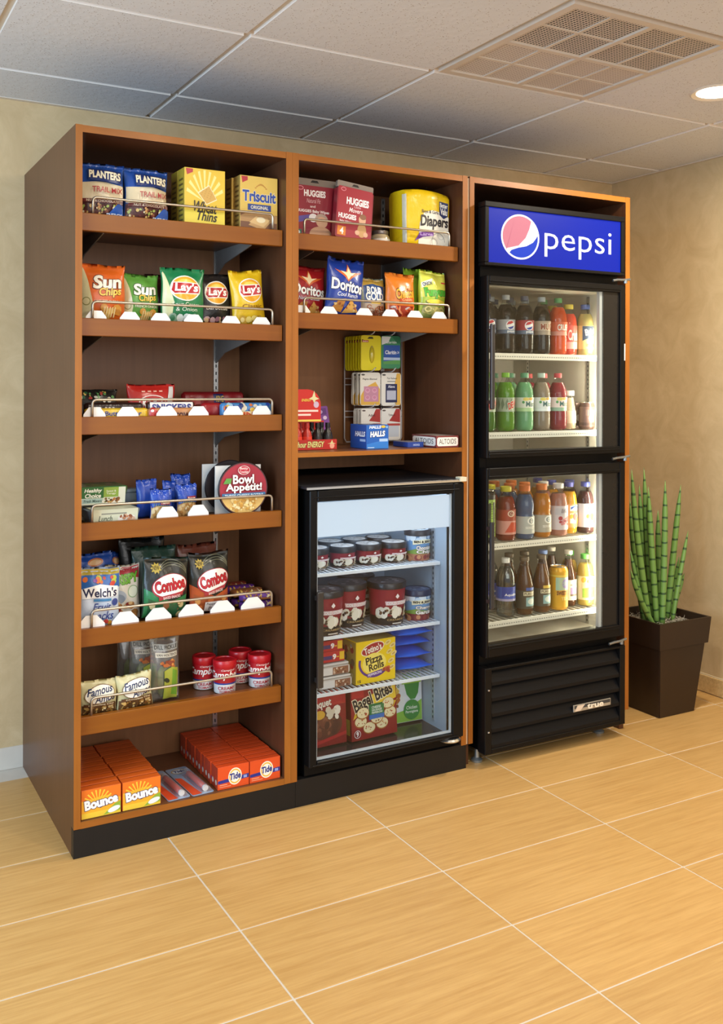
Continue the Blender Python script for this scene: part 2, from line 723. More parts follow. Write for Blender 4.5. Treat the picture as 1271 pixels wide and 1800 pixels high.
# ------------------------------------------------------------------ ceiling vent and lamp
def holes(name, face, hole, pitch, r, ang):
    m, nt, p = newmat(name)
    L = nt.links.new
    tc = nt.nodes.new('ShaderNodeTexCoord')
    mp = nt.nodes.new('ShaderNodeMapping')
    mp.inputs['Rotation'].default_value = (0, 0, ang)
    mp.inputs['Scale'].default_value = (1 / pitch, 1 / pitch, 0)
    fr = nt.nodes.new('ShaderNodeVectorMath')
    fr.operation = 'FRACTION'
    sb = nt.nodes.new('ShaderNodeVectorMath')
    sb.operation = 'SUBTRACT'
    sb.inputs[1].default_value = (0.5, 0.5, 0)
    ml = nt.nodes.new('ShaderNodeVectorMath')
    ml.operation = 'MULTIPLY'
    ml.inputs[1].default_value = (1, 1, 0)
    ln = nt.nodes.new('ShaderNodeVectorMath')
    ln.operation = 'LENGTH'
    lt = nt.nodes.new('ShaderNodeMath')
    lt.operation = 'LESS_THAN'
    lt.inputs[1].default_value = r
    mx = nt.nodes.new('ShaderNodeMix')
    mx.data_type = 'RGBA'
    mx.inputs[6].default_value = (*lin(face), 1)
    mx.inputs[7].default_value = (*lin(hole), 1)
    L(tc.outputs['Object'], mp.inputs[0])
    L(mp.outputs[0], fr.inputs[0])
    L(fr.outputs[0], sb.inputs[0])
    L(sb.outputs[0], ml.inputs[0])
    L(ml.outputs[0], ln.inputs[0])
    L(ln.outputs['Value'], lt.inputs[0])
    L(lt.outputs[0], mx.inputs[0])
    L(mx.outputs[2], p.inputs['Base Color'])
    p.inputs['Roughness'].default_value = 0.6
    return m


v0x, v1x, v0y, v1y = 1.086, 1.728, -0.889, -0.221
vent = thing('air_vent', 'square beige perforated ceiling air vent of four panels', 'vent', ((v0x + v1x) / 2, (v0y + v1y) / 2, ZC))
hw, hd = (v1x - v0x) / 2 - 0.012, (v1y - v0y) / 2 - 0.012
VF = cm('#c9beb0', rough=0.5)
bm = bmesh.new()
for a in ((-hw, hw, -hd, -hd + 0.026), (-hw, hw, hd - 0.026, hd), (-hw, -hw + 0.026, -hd + 0.026, hd - 0.026), (hw - 0.026, hw, -hd + 0.026, hd - 0.026), (-0.009, 0.009, -hd + 0.026, hd - 0.026), (-hw + 0.026, -0.009, -0.009, 0.009), (0.009, hw - 0.026, -0.009, 0.009)):
    box(bm, a[0], a[1], a[2], a[3], -0.004, 0.012)
new('frame', bm, VF, vent)
H1 = holes('open_holes', '#c2b8ad', '#1d1f22', 0.0112, 0.33, 0.0)
H2 = holes('blank_holes', '#c9c0b8', '#9c928a', 0.0112, 0.33, 0.0)
pw, pd = hw - 0.026 - 0.009, hd - 0.026 - 0.009
for sx in (-1, 1):
    for sy in (-1, 1):
        bm = bmesh.new()
        cx, cy = sx * (0.009 + pw / 2), sy * (0.009 + pd / 2)
        box(bm, cx - pw / 2, cx + pw / 2, cy - pd / 2, cy + pd / 2, 0.002, 0.006)
        box(bm, cx - pw / 2, cx + pw / 2, cy - 0.005, cy + 0.005, -0.001, 0.002, mi=1)
        box(bm, cx - 0.005, cx + 0.005, cy - pd / 2, cy - 0.005, -0.001, 0.002, mi=1)
        box(bm, cx - 0.005, cx + 0.005, cy + 0.005, cy + pd / 2, -0.001, 0.002, mi=1)
        new('perforated_panel', bm, [H1 if sy < 0 else H2, VF], vent)
dl = thing('downlight', 'round recessed ceiling downlight glowing warm white', 'light', (2.06, -0.525, ZC))
bm = lathe(bmesh.new(), [(0.07, 0.0), (0.088, -0.006), (0.094, -0.001), (0.094, 0.0)], 32, cap=False)
new('trim_ring', bm, cm('#d9cdbb', rough=0.4), dl, smooth=0.6)
bm = lathe(bmesh.new(), [(0.072, -0.001), (0.0, -0.004)], 32, cap=False)
new('lens', bm, cm('#fff1d8', em=7.0, var=0), dl)

# ------------------------------------------------------------------ wood cabinet, three bays
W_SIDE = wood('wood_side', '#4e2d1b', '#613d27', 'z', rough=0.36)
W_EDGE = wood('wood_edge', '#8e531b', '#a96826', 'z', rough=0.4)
W_EDGX = wood('wood_edge_across', '#8e531b', '#a76726', 'x', rough=0.4)
W_BACK = wood('wood_back', '#7a5132', '#91633f', 'z', rough=0.42)
W_LIP = wood('wood_lip', '#7c420d', '#8f5513', 'x', rough=0.36, coat=0.12)
W_SHELF = wood('wood_shelf', '#623c22', '#764c30', 'x', rough=0.36)
PALE = cm('#cdb091', rough=0.5)
BLACK = cm('#191716', rough=0.45, spec=0.3, var=0.1)
CHROME = cm('#d9d9d6', rough=0.22, metal=0.9, var=0)
NICKEL = cm('#b9ae9d', rough=0.32, metal=0.85, var=0)
GREYM = cm('#7b756f', rough=0.55, spec=0.25)
WHITE = cm('#efece6', rough=0.4)
HC = 2.12


def panel(name, x0, x1, parent, y1=YB - 0.002, z0=0.0, notch=True, edge=W_EDGE, yf=0.0):
    """upright side panel with a paler front edge and a toe notch"""
    bm = bmesh.new()
    if notch:
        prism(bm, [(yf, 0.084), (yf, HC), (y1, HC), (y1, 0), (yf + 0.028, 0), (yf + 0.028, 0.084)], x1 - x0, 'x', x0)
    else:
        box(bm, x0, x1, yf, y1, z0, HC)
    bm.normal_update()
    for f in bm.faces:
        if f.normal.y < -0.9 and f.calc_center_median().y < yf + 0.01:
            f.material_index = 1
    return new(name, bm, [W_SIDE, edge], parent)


def slab(name, x0, x1, y0, y1, z0, z1, parent, mat, front):
    bm = B(x0, x1, y0, y1, z0, z1)
    bm.normal_update()
    for f in bm.faces:
        if f.normal.y < -0.9:
            f.material_index = 1
    return new(name, bm, [mat, front], parent)


YK = 0.39


def guard_rail(parent, xa, xb, z, h=0.05):
    r = 0.0040
    pts = [(xa, 0.032, z - 0.012)]
    c = 0.012
    for i in range(5):
        a = math.radians(180 - 90 * i / 4)
        pts.append((xa + c + c * math.cos(a), 0.032, z + h - c + c * math.sin(a)))
    for i in range(5):
        a = math.radians(90 - 90 * i / 4)
        pts.append((xb - c + c * math.cos(a), 0.032, z + h - c + c * math.sin(a)))
    pts.append((xb, 0.032, z - 0.012))
    new('guard_rail', tube(bmesh.new(), pts, r, 8), NICKEL, parent, smooth=4)


def bracket(parent, x, z):
    bm = bmesh.new()
    prism(bm, [(0.068, z), (0.068, z - 0.018), (0.30, z - 0.052), (YK - 0.012, z - 0.085), (YK - 0.012, z)], 0.004, 'x', x - 0.002)
    new('bracket', bm, GREYM, parent)


def tabs(parent, xs, z, w=0.064, t=0.026, h=0.027):
    for x in xs:
        bm = bmesh.new()
        prism(bm, [(x - w / 2, z), (x + w / 2, z), (x + w / 2 - 0.001, z + h * 0.3), (x + t / 2 + 0.003, z + h), (x - t / 2 - 0.003, z + h), (x - w / 2 + 0.001, z + h * 0.3)], 0.003, 'y', 0.038)
        new('divider_tab', bm, WHITE, parent)


def standard(parent, x, z0, z1):
    bm = bmesh.new()
    box(bm, x - 0.008, x + 0.008, YK - 0.010, YK - 0.0005, z0, z1)
    st = new('wall_standard', bm, CHROME, parent)
    bm = bmesh.new()
    k = z0 + 0.02
    while k < z1 - 0.02:
        box(bm, x - 0.002, x + 0.002, YK - 0.0108, YK - 0.0098, k, k + 0.011)
        k += 0.0254
    tag(new('slots', bm, cm('#26282b', rough=0.6), st), kind='stuff')


def shelf(parent, x0, x1, zt, brk, rail, tabx=(), tw=0.064, th=0.027):
    """adjustable shelf: board, front lip, guard rail, brackets, white divider tabs"""
    s = new('shelf', B(x0, x1, 0.042, YK - 0.014, zt - 0.032, zt - 0.0145), W_SHELF, parent)
    new('lip', B(x0, x1, 0.02, 0.042, zt - 0.052, zt, bev=0.0015), W_LIP, s)
    guard_rail(s, rail[0], rail[1], zt)
    for x in brk:
        bracket(s, x, zt - 0.0322)
    if tabx:
        tabs(s, tabx, zt - 0.002, w=tw, h=th)
    return s


c1 = thing('shelving_unit', 'open wooden snack shelving unit with seven levels, left of the three bays', 'cabinet', (0, 0, 0))
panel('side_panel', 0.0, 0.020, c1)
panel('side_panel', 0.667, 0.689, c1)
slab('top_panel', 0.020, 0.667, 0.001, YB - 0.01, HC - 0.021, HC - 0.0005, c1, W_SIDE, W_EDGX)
new('back_panel', B(0.020, 0.667, YK, YK + 0.012, 0.103, HC - 0.021), W_BACK, c1)
slab('bottom_deck', 0.020, 0.667, 0.001, YK, 0.083, 0.1025, c1, W_SHELF, W_EDGX)
new('kick_board', B(0.0, 0.706, 0.0005, 0.027, 0.0, 0.0825), BLACK, c1)
standard(c1, 0.575, 0.14, HC - 0.03)
standard(c1, 0.098, 0.14, HC - 0.03)
RL = (0.058, 0.635)
for zt, tx, tw, th in ((1.870, (), 0.064, 0.027), (1.563, (0.070, 0.171, 0.266, 0.370, 0.495, 0.599), 0.062, 0.026), (1.274, (0.066, 0.165, 0.286, 0.388, 0.503, 0.602), 0.066, 0.03),
                       (0.9635, (0.289, 0.388), 0.068, 0.034), (0.654, (0.058, 0.160, 0.262, 0.366, 0.469, 0.572), 0.082, 0.037), (0.397, (), 0.064, 0.027)):
    shelf(c1, 0.0225, 0.6645, zt, (0.098, 0.575), RL, tx, tw, th)

c2 = thing('cooler_cabinet', 'open wooden shelving bay above the small freezer, middle of the three', 'cabinet', (0.7, 0, 0))


def c2o(o):
    return o


panel('side_panel', 0.6895 - 0.7, 0.712 - 0.7, c2)
panel('side_panel', 1.360 - 0.7, 1.382 - 0.7, c2)
new('pale_edge_strip', B(1.3822 - 0.7, 1.3905 - 0.7, 0.004, 0.5, 0.084, HC - 0.006), PALE, c2)
slab('top_panel', 0.012, 0.660, 0.001, YB - 0.01, HC - 0.021, HC - 0.0005, c2, W_SIDE, W_EDGX)
new('back_panel', B(0.012, 0.660, YK, YK + 0.012, 1.06, HC - 0.021), W_BACK, c2)
slab('fixed_shelf', 0.012, 0.660, 0.001, YK, 1.134, 1.1492, c2, W_SHELF, W_EDGX)
new('kick_board', B(0.007, 0.682, 0.0005, 0.027, 0.0, 0.088), BLACK, c2)
standard(c2, 1.255 - 0.7, 1.16, HC - 0.03)
standard(c2, 0.800 - 0.7, 1.16, HC - 0.03)
bm = bmesh.new()
for x in (0.80, 1.10, 1.31):
    lathe(bm, [(0.004, 0.0), (0.0, -0.0015)], 10, cx=x - 0.7, cy=0.16)
for v in bm.verts:
    v.co.z += HC - 0.0212
new('screw_heads', bm, CHROME, c2)
for zt, tx in ((1.866, ()), (1.607, (0.742, 0.844, 0.980, 1.083, 1.185, 1.287))):
    shelf(c2, 0.0145, 0.6545, zt, (0.1, 0.555), (0.748 - 0.7, 1.325 - 0.7), tuple(x - 0.7 for x in tx))

c3 = thing('fridge_surround', 'tall wooden surround framing the black drinks fridge, right of the three bays', 'cabinet', (1.39, 0, 0))
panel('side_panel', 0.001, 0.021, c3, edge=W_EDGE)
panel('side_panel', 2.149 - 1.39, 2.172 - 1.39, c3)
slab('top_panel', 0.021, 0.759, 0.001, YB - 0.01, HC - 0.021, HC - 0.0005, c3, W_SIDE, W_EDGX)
# ------------------------------------------------------------------ drinks fridge
FB = cm('#0b0b0c', rough=0.4, spec=0.14, var=0.1)
FB2 = cm('#100f0f', rough=0.35, spec=0.18, var=0.1)
LINER = cm('#cfcabd', rough=0.45)
SHW = cm('#e9e6dc', rough=0.35)
GLASS = film('door_glass', tint=(0.94, 0.96, 0.95), gloss=0.012)
fr = thing('drinks_fridge', 'tall black glass door drinks fridge with a lit blue sign on top', 'fridge', (1.44, 0, 0))
FX = 1.44


def fx(x):
    return x - FX


X0, X1, YF = 1.438, 2.106, -0.045
bm = bmesh.new()          # outer carcass as five boards round the cavity
box(bm, fx(X0), fx(X0 + 0.028), 0.0, 0.68, 0.36, 2.02)
box(bm, fx(X1 - 0.028), fx(X1), 0.0, 0.68, 0.36, 2.02)
box(bm, fx(X0 + 0.028), fx(X1 - 0.028), 0.62, 0.68, 0.36, 2.02)
box(bm, fx(X0 + 0.028), fx(X1 - 0.028), 0.0, 0.62, 1.745, 2.02)
box(bm, fx(X0 + 0.028), fx(X1 - 0.028), 0.0, 0.62, 0.36, 0.40)
box(bm, fx(X0 + 0.004), fx(X1 - 0.004), 0.0, 0.68, 0.05, 0.359)
new('carcass', bm, FB, fr)
bm = bmesh.new()
a, b = X0 + 0.0285, X1 - 0.0285
box(bm, fx(a), fx(a + 0.004), 0.004, 0.616, 0.404, 1.742)
box(bm, fx(b - 0.004), fx(b), 0.004, 0.616, 0.404, 1.742)
box(bm, fx(a + 0.004), fx(b - 0.004), 0.612, 0.616, 0.404, 1.742)
box(bm, fx(a + 0.004), fx(b - 0.004), 0.004, 0.612, 1.738, 1.742)
box(bm, fx(a + 0.004), fx(b - 0.004), 0.004, 0.612, 0.404, 0.408)
new('liner', bm, LINER, fr)
new('mullion', B(fx(X0 + 0.028), fx(X1 - 0.028), -0.001, 0.030, 1.070, 1.113), FB, fr)
for x, y in ((2.070, 0.12), (2.070, 0.50)):
    st = new('shelf_standard', B(fx(x), fx(x + 0.003), y, y + 0.016, 0.41, 1.73), CHROME, fr)
    bm = bmesh.new()
    z = 0.42
    while z < 1.71:
        box(bm, fx(x) - 0.0006, fx(x), y + 0.006, y + 0.010, z, z + 0.008)
        z += 0.018
    tag(new('slots', bm, cm('#3a3a38'), st), kind='stuff')
# shelves
for zt in (1.489, 1.195, 0.783, 0.495):
    bm = bmesh.new()
    box(bm, fx(1.475), fx(2.066), 0.046, 0.052, zt - 0.006, zt)
    box(bm, fx(1.475), fx(2.066), 0.586, 0.592, zt - 0.006, zt)
    for k in range(22):
        x = 1.477 + k * 0.0278
        box(bm, fx(x), fx(x + 0.005), 0.052, 0.586, zt - 0.005, zt - 0.001)
    sh = new('wire_shelf', bm, SHW, fr)
    bm = B(fx(1.475), fx(2.066), 0.040, 0.046, zt - 0.021, zt + 0.002, bev=0.001)
    for k in range(52):
        x = 1.48 + k * 0.0112
        box(bm, fx(x), fx(x + 0.006), 0.0392, 0.0402, zt - 0.0125, zt - 0.0085, mi=1)
    new('price_strip', bm, [SHW, cm('#9b9c93')], sh)
# lamps: vertical tubes on the right behind the door posts
for z0, z1 in ((1.13, 1.60), (0.47, 0.98)):
    bm = lathe(bmesh.new(), [(0.009, z0), (0.009, z1)], 10, cx=fx(2.036), cy=0.024)
    new('lamp_tube', bm, cm('#fff3d6', em=60.0, var=0), fr)
# sign box
bm = bmesh.new()
sx0, sx1, sz0, sz1 = 1.427, 2.101, 1.800, 2.030
for q in ((sx0, sx1, sz0, sz0 + 0.012), (sx0, sx1, sz1 - 0.02, sz1), (sx0, sx0 + 0.017, sz0 + 0.012, sz1 - 0.02), (sx1 - 0.017, sx1, sz0 + 0.012, sz1 - 0.02)):
    box(bm, fx(q[0]), fx(q[1]), YF, -0.001, q[2], q[3], bev=0.002)
new('sign_frame', bm, FB2, fr)
sg = new('sign_face', B(fx(sx0 + 0.017), fx(sx1 - 0.017), YF + 0.007, YF + 0.011, sz0 + 0.012, sz1 - 0.02), cm('#0f2cc2', em=0.66, var=0), fr)
P = Print(sx1 - sx0 - 0.034, sz1 - sz0 - 0.032)
kx = P.w / P.h
cx, cy, R = 0.228, 0.51, 0.127
P.ell(cx, cy, R * 1.09, R * 1.09 * kx * 0.93, 'W', 40)


def globe(f):
    return [(cx + R * x, cy + R * kx * 0.93 * y) for x, y in f]


def ang(a):
    return (math.cos(math.radians(a)), math.sin(math.radians(a)))


P.poly(globe([ang(t) for t in range(52, 222, 8)] + [ang(217), (-0.1, -0.42), (0.30, -0.02), (0.5, 0.4)]), 'R')
P.poly(globe([ang(t) for t in range(232, 376, 8)] + [(0.9, 0.0), (0.72, -0.22), (0.35, -0.42), (-0.1, -0.52), (-0.5, -0.66)]), 'B')
P.txt('pepsi', 0.405, 0.19, 0.925, 0.755, 'W', b=-0.004, sp=1.02)
EM = {'W': cm('#fdfbff', em=1.05, var=0), 'R': cm('#dd8494', em=0.9, var=0), 'B': cm('#2246d0', em=0.85, var=0)}
P.build(flatfront(P.w, YF + 0.007, sz0 + 0.012, fx((sx0 + sx1) / 2)), base=0.0006, name='sign_lettering', parent=sg, mat=lambda c: EM[c])


def hinge(parent, x, z, w=0.09, y=YF):
    bm = bmesh.new()
    tube(bm, [(fx(x), y - 0.004, z - 0.004), (fx(x + w * 0.25), y - 0.006, z), (fx(x + w * 0.6), y - 0.006, z + 0.001), (fx(x + w), y - 0.003, z + 0.005)], 0.005, 8)
    lathe(bm, [(0.008, z - 0.012), (0.008, z + 0.002), (0, z + 0.004)], 10, cx=fx(x + w * 0.72), cy=y - 0.004)
    new('hinge', bm, cm('#8f9498', rough=0.25, metal=0.8), parent, smooth=0.7)


def fdoor(z0, z1, gz0, gz1, hz0, hz1):
    dx0, dx1, gx0, gx1 = 1.436, 2.104, 1.447, 1.997
    bm = bmesh.new()
    for q in ((dx0, gx0, z0, z1), (2.079, dx1, z0, z1), (gx0, 2.079, gz1, z1), (gx0, 2.079, z0, gz0)):
        box(bm, fx(q[0]), fx(q[1]), YF, -0.003, q[2], q[3], bev=0.0025)
    for q in ((gx0 - 0.002, 2.079, gz1 + 0.009, gz1 + 0.013), (gx0 - 0.002, 2.079, gz0 - 0.014, gz0 - 0.010)):
        box(bm, fx(q[0]), fx(q[1]), YF - 0.003, YF + 0.002, q[2], q[3], bev=0.001)
    d = new('door', bm, FB2, fr)
    new('glass_pane', B(fx(gx0), fx(gx1), YF + 0.008, YF + 0.012, gz0, gz1), GLASS, d)
    new('dark_border', B(fx(gx1 + 0.001), fx(2.079), YF + 0.010, YF + 0.016, gz0, gz1), cm('#1d1b1a', rough=0.25, spec=0.3), d)
    new('silver_edge', B(fx(gx1 - 0.014), fx(gx1 - 0.0005), YF + 0.014, YF + 0.030, gz0, gz1), cm('#c9cdd2', rough=0.4), d)
    bm = B(fx(1.434), fx(1.452), YF - 0.028, YF - 0.016, hz0, hz1, bev=0.004, seg=2)
    for z in (hz0 + 0.02, hz1 - 0.03):
        box(bm, fx(1.436), fx(1.446), YF - 0.016, YF + 0.001, z, z + 0.012)
    new('handle', bm, cm('#23252b', rough=0.25, coat=0.4), d)


fdoor(1.109, 1.764, 1.136, 1.734, 1.285, 1.59)
fdoor(0.395, 1.074, 0.440, 1.033, 0.575, 0.885)
new('white_sticker', B(fx(2.0985), fx(2.1035), YF - 0.0012, YF - 0.0002, 1.470, 1.535), WHITE, [c for c in fr.children if c.name.startswith('door')][0])
hinge(fr, 2.035, 1.782)
hinge(fr, 2.035, 1.0915)
hinge(fr, 2.02, 0.378)
# grille
bm = bmesh.new()
for q in ((1.432, 1.462, 0.050, 0.358), (2.082, 2.110, 0.050, 0.358), (1.462, 2.082, 0.050, 0.068), (1.462, 2.082, 0.348, 0.358)):
    box(bm, fx(q[0]), fx(q[1]), YF, 0.0, q[2], q[3], bev=0.002)
new('grille_frame', bm, FB2, fr)
for k in range(5):
    z = 0.068 + k * 0.056
    bm = bmesh.new()
    prism(bm, [(YF + 0.003, z + 0.001), (YF + 0.003, z + 0.013), (YF + 0.026, z + 0.052), (YF + 0.030, z + 0.052), (YF + 0.014, z + 0.006)], 0.616, 'x', fx(1.464))
    new('grille_slat', bm, cm('#0d0f13', rough=0.35, spec=0.2), fr)
pl = new('nameplate', B(fx(1.845), fx(2.033), YF - 0.001, YF + 0.004, 0.137, 0.163, bev=0.001), cm('#b9b6ad', rough=0.3, metal=0.6), fr)
P = Print(0.188, 0.026)
P.rect(0.02, 0.45, 0.98, 0.92, '#3a3d40')
P.poly([(0.03, 0.1), (0.18, 0.1), (0.3, 0.9), (0.1, 0.9)], '#d9c8b4')
P.txt('true', 0.36, 0.12, 0.80, 0.86, '#f3ead6', b=0.03)
P.build(flatfront(0.188, YF - 0.001, 0.137, fx(1.939)), name='plate_lettering', parent=pl)
bm = bmesh.new()
for z in (0.13, 0.28):
    lathe(bm, [(0.004, z - 0.001), (0.004, z + 0.003), (0, z + 0.004)], 8, cx=fx(1.447), cy=YF - 0.001)
new('screw_heads', bm, CHROME, fr)
for x, y in ((1.455, 0.036), (2.053, 0.042), (1.455, 0.6), (2.053, 0.6)):
    bm = lathe(bmesh.new(), [(0.021, 0.0005), (0.022, 0.008), (0.010, 0.016), (0.008, 0.050)], 14, cx=fx(x), cy=y)
    new('foot', bm, cm('#9aa3a8', rough=0.3, metal=0.7), fr, smooth=0.6)

# ------------------------------------------------------------------ small freezer
fz = thing('display_freezer', 'small black glass door ice cream freezer with glowing white header', 'freezer', (1.04, 0, 0))
ZX = 1.04


def zx(x):
    return x - ZX


ZL = cm('#aebdcb', rough=0.4)
a, b, zt, zb = 0.740, 1.343, 1.036, 0.094
bm = bmesh.new()
box(bm, zx(a), zx(a + 0.042), 0.004, 0.60, 0.135, zt - 0.006)
box(bm, zx(b - 0.042), zx(b), 0.004, 0.60, 0.135, zt - 0.006)
box(bm, zx(a + 0.042), zx(b - 0.042), 0.44, 0.60, 0.135, zt - 0.006)
box(bm, zx(a + 0.042), zx(b - 0.042), 0.004, 0.44, 0.995, zt - 0.006)
box(bm, zx(a), zx(b), 0.004, 0.60, zb, 0.135)
new('carcass', bm, FB, fz)
new('top_lid', B(zx(0.727), zx(1.352), -0.034, 0.61, zt - 0.005, zt + 0.004, bev=0.002), cm('#23242a', rough=0.42), fz)
new('metal_trim', B(zx(0.727), zx(1.352), -0.0365, -0.0345, zt - 0.005, zt + 0.002), CHROME, fz)
a2, b2 = 0.7825, 1.3005
bm = bmesh.new()
box(bm, zx(a2), zx(a2 + 0.003), 0.006, 0.437, 0.14, 0.992)
box(bm, zx(b2 - 0.003), zx(b2), 0.006, 0.437, 0.14, 0.992)
box(bm, zx(a2 + 0.003), zx(b2 - 0.003), 0.434, 0.437, 0.14, 0.992)
box(bm, zx(a2 + 0.003), zx(b2 - 0.003), 0.006, 0.434, 0.989, 0.992)
new('liner', bm, ZL, fz)
new('inner_floor', B(zx(a2 + 0.003), zx(b2 - 0.003), 0.006, 0.434, 0.136, 0.140), cm('#2b2d31', rough=0.15), fz)
st = new('shelf_standard', B(zx(1.294), zx(1.297), 0.075, 0.092, 0.16, 0.88), cm('#b8c2cc', rough=0.3, metal=0.4), fz)
bm = bmesh.new()
for k in range(38):
    box(bm, zx(1.2933), zx(1.294), 0.081, 0.086, 0.17 + k * 0.0185, 0.179 + k * 0.0185)
tag(new('slots', bm, cm('#3c444c'), st), kind='stuff')
new('header_panel', B(zx(0.772), zx(1.297), -0.012, -0.006, 0.872, 0.985), cm('#dfeaf4', em=0.88, var=0), fz)
new('lamp_tube', lathe(bmesh.new(), [(0.008, -0.24), (0.008, 0.24)], 10), cm('#eaf3ff', em=22.0, var=0), fz)
lt = [c for c in fz.children if c.name.startswith('lamp_tube')][0]
lt.rotation_euler = (0, math.pi / 2, 0)
lt.location = (0, 0.032, 0.955)
for zs in (0.742, 0.529, 0.341):
    bm = bmesh.new()
    for yy in (0.042, 0.235, 0.42):
        box(bm, zx(0.789), zx(1.294), yy, yy + 0.005, zs - 0.012, zs - 0.005)
    box(bm, zx(0.789), zx(1.294), 0.038, 0.042, zs - 0.012, zs, bev=0.001)
    for k in range(26):
        x = 0.796 + k * 0.0196
        box(bm, zx(x), zx(x + 0.005), 0.042, 0.425, zs - 0.005, zs)
    new('wire_shelf', bm, cm('#e7edf2', rough=0.35), fz)
bm = bmesh.new()
y0, y1 = -0.036, 0.002
for q in ((0.738, 0.766, 0.132, 1.028), (1.300, 1.345, 0.132, 1.028), (0.766, 1.300, 0.991, 1.028), (0.766, 1.300, 0.132, 0.149)):
    box(bm, zx(q[0]), zx(q[1]), y0, y1, q[2], q[3], bev=0.003)
for q in ((0.750, 1.322, 1.003, 1.007), (0.750, 1.322, 0.136, 0.140)):
    box(bm, zx(q[0]), zx(q[1]), y0 - 0.003, y0 + 0.002, q[2], q[3], bev=0.001)
d = new('door', bm, FB2, fz)
new('glass_pane', B(zx(0.766), zx(1.300), y0 + 0.007, y0 + 0.011, 0.149, 0.991), film('freezer_glass', tint=(0.93, 0.96, 0.98), gloss=0.012), d)
bm = bmesh.new()
for q in ((0.7665, 0.772, 0.150, 0.990), (1.2945, 1.2995, 0.150, 0.990), (0.772, 1.2945, 0.150, 0.157)):
    box(bm, zx(q[0]), zx(q[1]), y0 + 0.012, y0 + 0.020, q[2], q[3])
new('pale_gasket', bm, cm('#d5d9db', rough=0.4), d)
bm = B(zx(0.752), zx(0.775), y0 - 0.03, y0 - 0.018, 0.395, 0.705, bev=0.004, seg=2)
for z in (0.41, 0.675):
    box(bm, zx(0.756), zx(0.764), y0 - 0.018, y0 + 0.001, z, z + 0.014)
new('handle', bm, cm('#2a2826', rough=0.3, coat=0.3), d)
bm = lathe(bmesh.new(), [(0.040, 0.118), (0.042, 0.122), (0.036, 0.128), (0.0, 0.130)], 20, cx=zx(1.305), cy=-0.004)
new('hinge', bm, CHROME, fz, smooth=0.6)
new('screw_head', lathe(bmesh.new(), [(0.005, zt + 0.004), (0.0, zt + 0.007)], 10, cx=zx(1.335), cy=-0.015), CHROME, fz)
new('corner_cap', B(zx(1.325), zx(1.353), -0.040, -0.010, zt - 0.004, zt + 0.011, bev=0.001), cm('#cfcab2', rough=0.5), fz)
# ------------------------------------------------------------------ product builders
def bagfn(w, h, t, seed=1, amp=1.0):
    R = random.Random(seed)
    p1, p2, p3 = (R.random() * 6.28 for _ in range(3))
    cr = R.uniform(-0.02, 0.02)

    def f(u, v, o, sgn=-1):
        s = max(-1.0, min(1.0, 2 * u / w - 1))
        q = v / h
        qq = min(1.0, max(0.0, (q - 0.03) / 0.90))
        prof = math.sin(math.pi * qq) ** 0.5
        edge = (1 - s * s + 1e-6) ** 0.55
        wr = 1 + amp * 0.10 * math.sin(5.5 * s + p1 + 2 * q) * math.sin(7 * q + p2) + amp * 0.07 * math.sin(11 * q + 4 * s + p3)
        d = t / 2 * prof * edge * wr
        hw = w / 2 * (1 - 0.05 * prof + 0.02 * math.sin(9 * q + p2))
        x = s * hw + cr * w * q
        z = v * (1 + 0.02 * s * s * q + 0.012 * math.sin(3 * s + p1) * q)
        y = sgn * (d + o) + 0.0025 * math.sin(8 * s + p3) * (1 - prof)
        return (x, y, z)
    return f


def pouch_mesh(f, w, h, nu=14, nv=16):
    bm = bmesh.new()
    g = {}
    for sg in (-1, 1):
        for i in range(nu + 1):
            for j in range(nv + 1):
                if sg == 1 and (i in (0, nu) or j in (0, nv)):
                    g[sg, i, j] = g[-1, i, j]
                else:
                    u = w * (0.5 - 0.5 * math.cos(math.pi * i / nu))
                    g[sg, i, j] = bm.verts.new(f(u, h * j / nv, 0.0, sg))
    for sg in (-1, 1):
        for i in range(nu):
            for j in range(nv):
                q = [g[sg, i, j], g[sg, i + 1, j], g[sg, i + 1, j + 1], g[sg, i, j + 1]]
                bm.faces.new(q if sg == -1 else q[::-1])
    return bm


def bag(name, label, cat, cx, y, z, w, h, t, col, pf=None, rz=0.0, ry=0.0, tilt=-0.05, grp=None, seed=1, mat=foil, amp=1.0):
    lift = abs(math.sin(ry)) * w / 2 + 0.0006 if tilt > -0.5 else 0.0
    root = thing(name, label, cat, (cx, y + t / 2, z + lift), (tilt, ry, rz), grp)
    f = bagfn(w, h, t, seed, amp)
    new('pouch', pouch_mesh(f, w, h, *((14, 16) if amp == 1 else (26, 30))), mat(col), root, smooth=4)
    if pf:
        P = Print(w, h)
        pf(P)
        P.build(f, maxe=0.0065, base=0.0012, step=0.00018, parent=root, mat=foil)
    return root


def carton(name, label, cat, cx, y, z, w, d, h, col, pf=None, side=None, top=None, rz=0.0, rot=None, grp=None, scol=None):
    root = thing(name, label, cat, (cx, y, z), rot or (0, 0, rz), grp)
    new('box', B(-w / 2, w / 2, 0, d, 0, h, bev=0.0008), cm(scol or col, rough=0.4), root)
    if pf:
        P = Print(w, h)
        P.rect(0.004, 0.004, 0.996, 0.996, col)
        pf(P)
        P.build(flatfront(w), parent=root)
    if side:
        P = Print(d, h)
        side(P)
        P.build(lambda u, v, o: (-w / 2 - o, d - u, v), name='side_print', parent=root)
    if top:
        P = Print(w, d)
        top(P)
        P.build(lambda u, v, o: (u - w / 2, v, h + o), name='top_print', parent=root)
    return root


NUTS = ['#8a4a33', '#c98d4d', '#d8b36b', '#6d2f2a', '#a8b35a', '#d9c7a0']
# ---- level 1, left unit
Z1 = 1.858


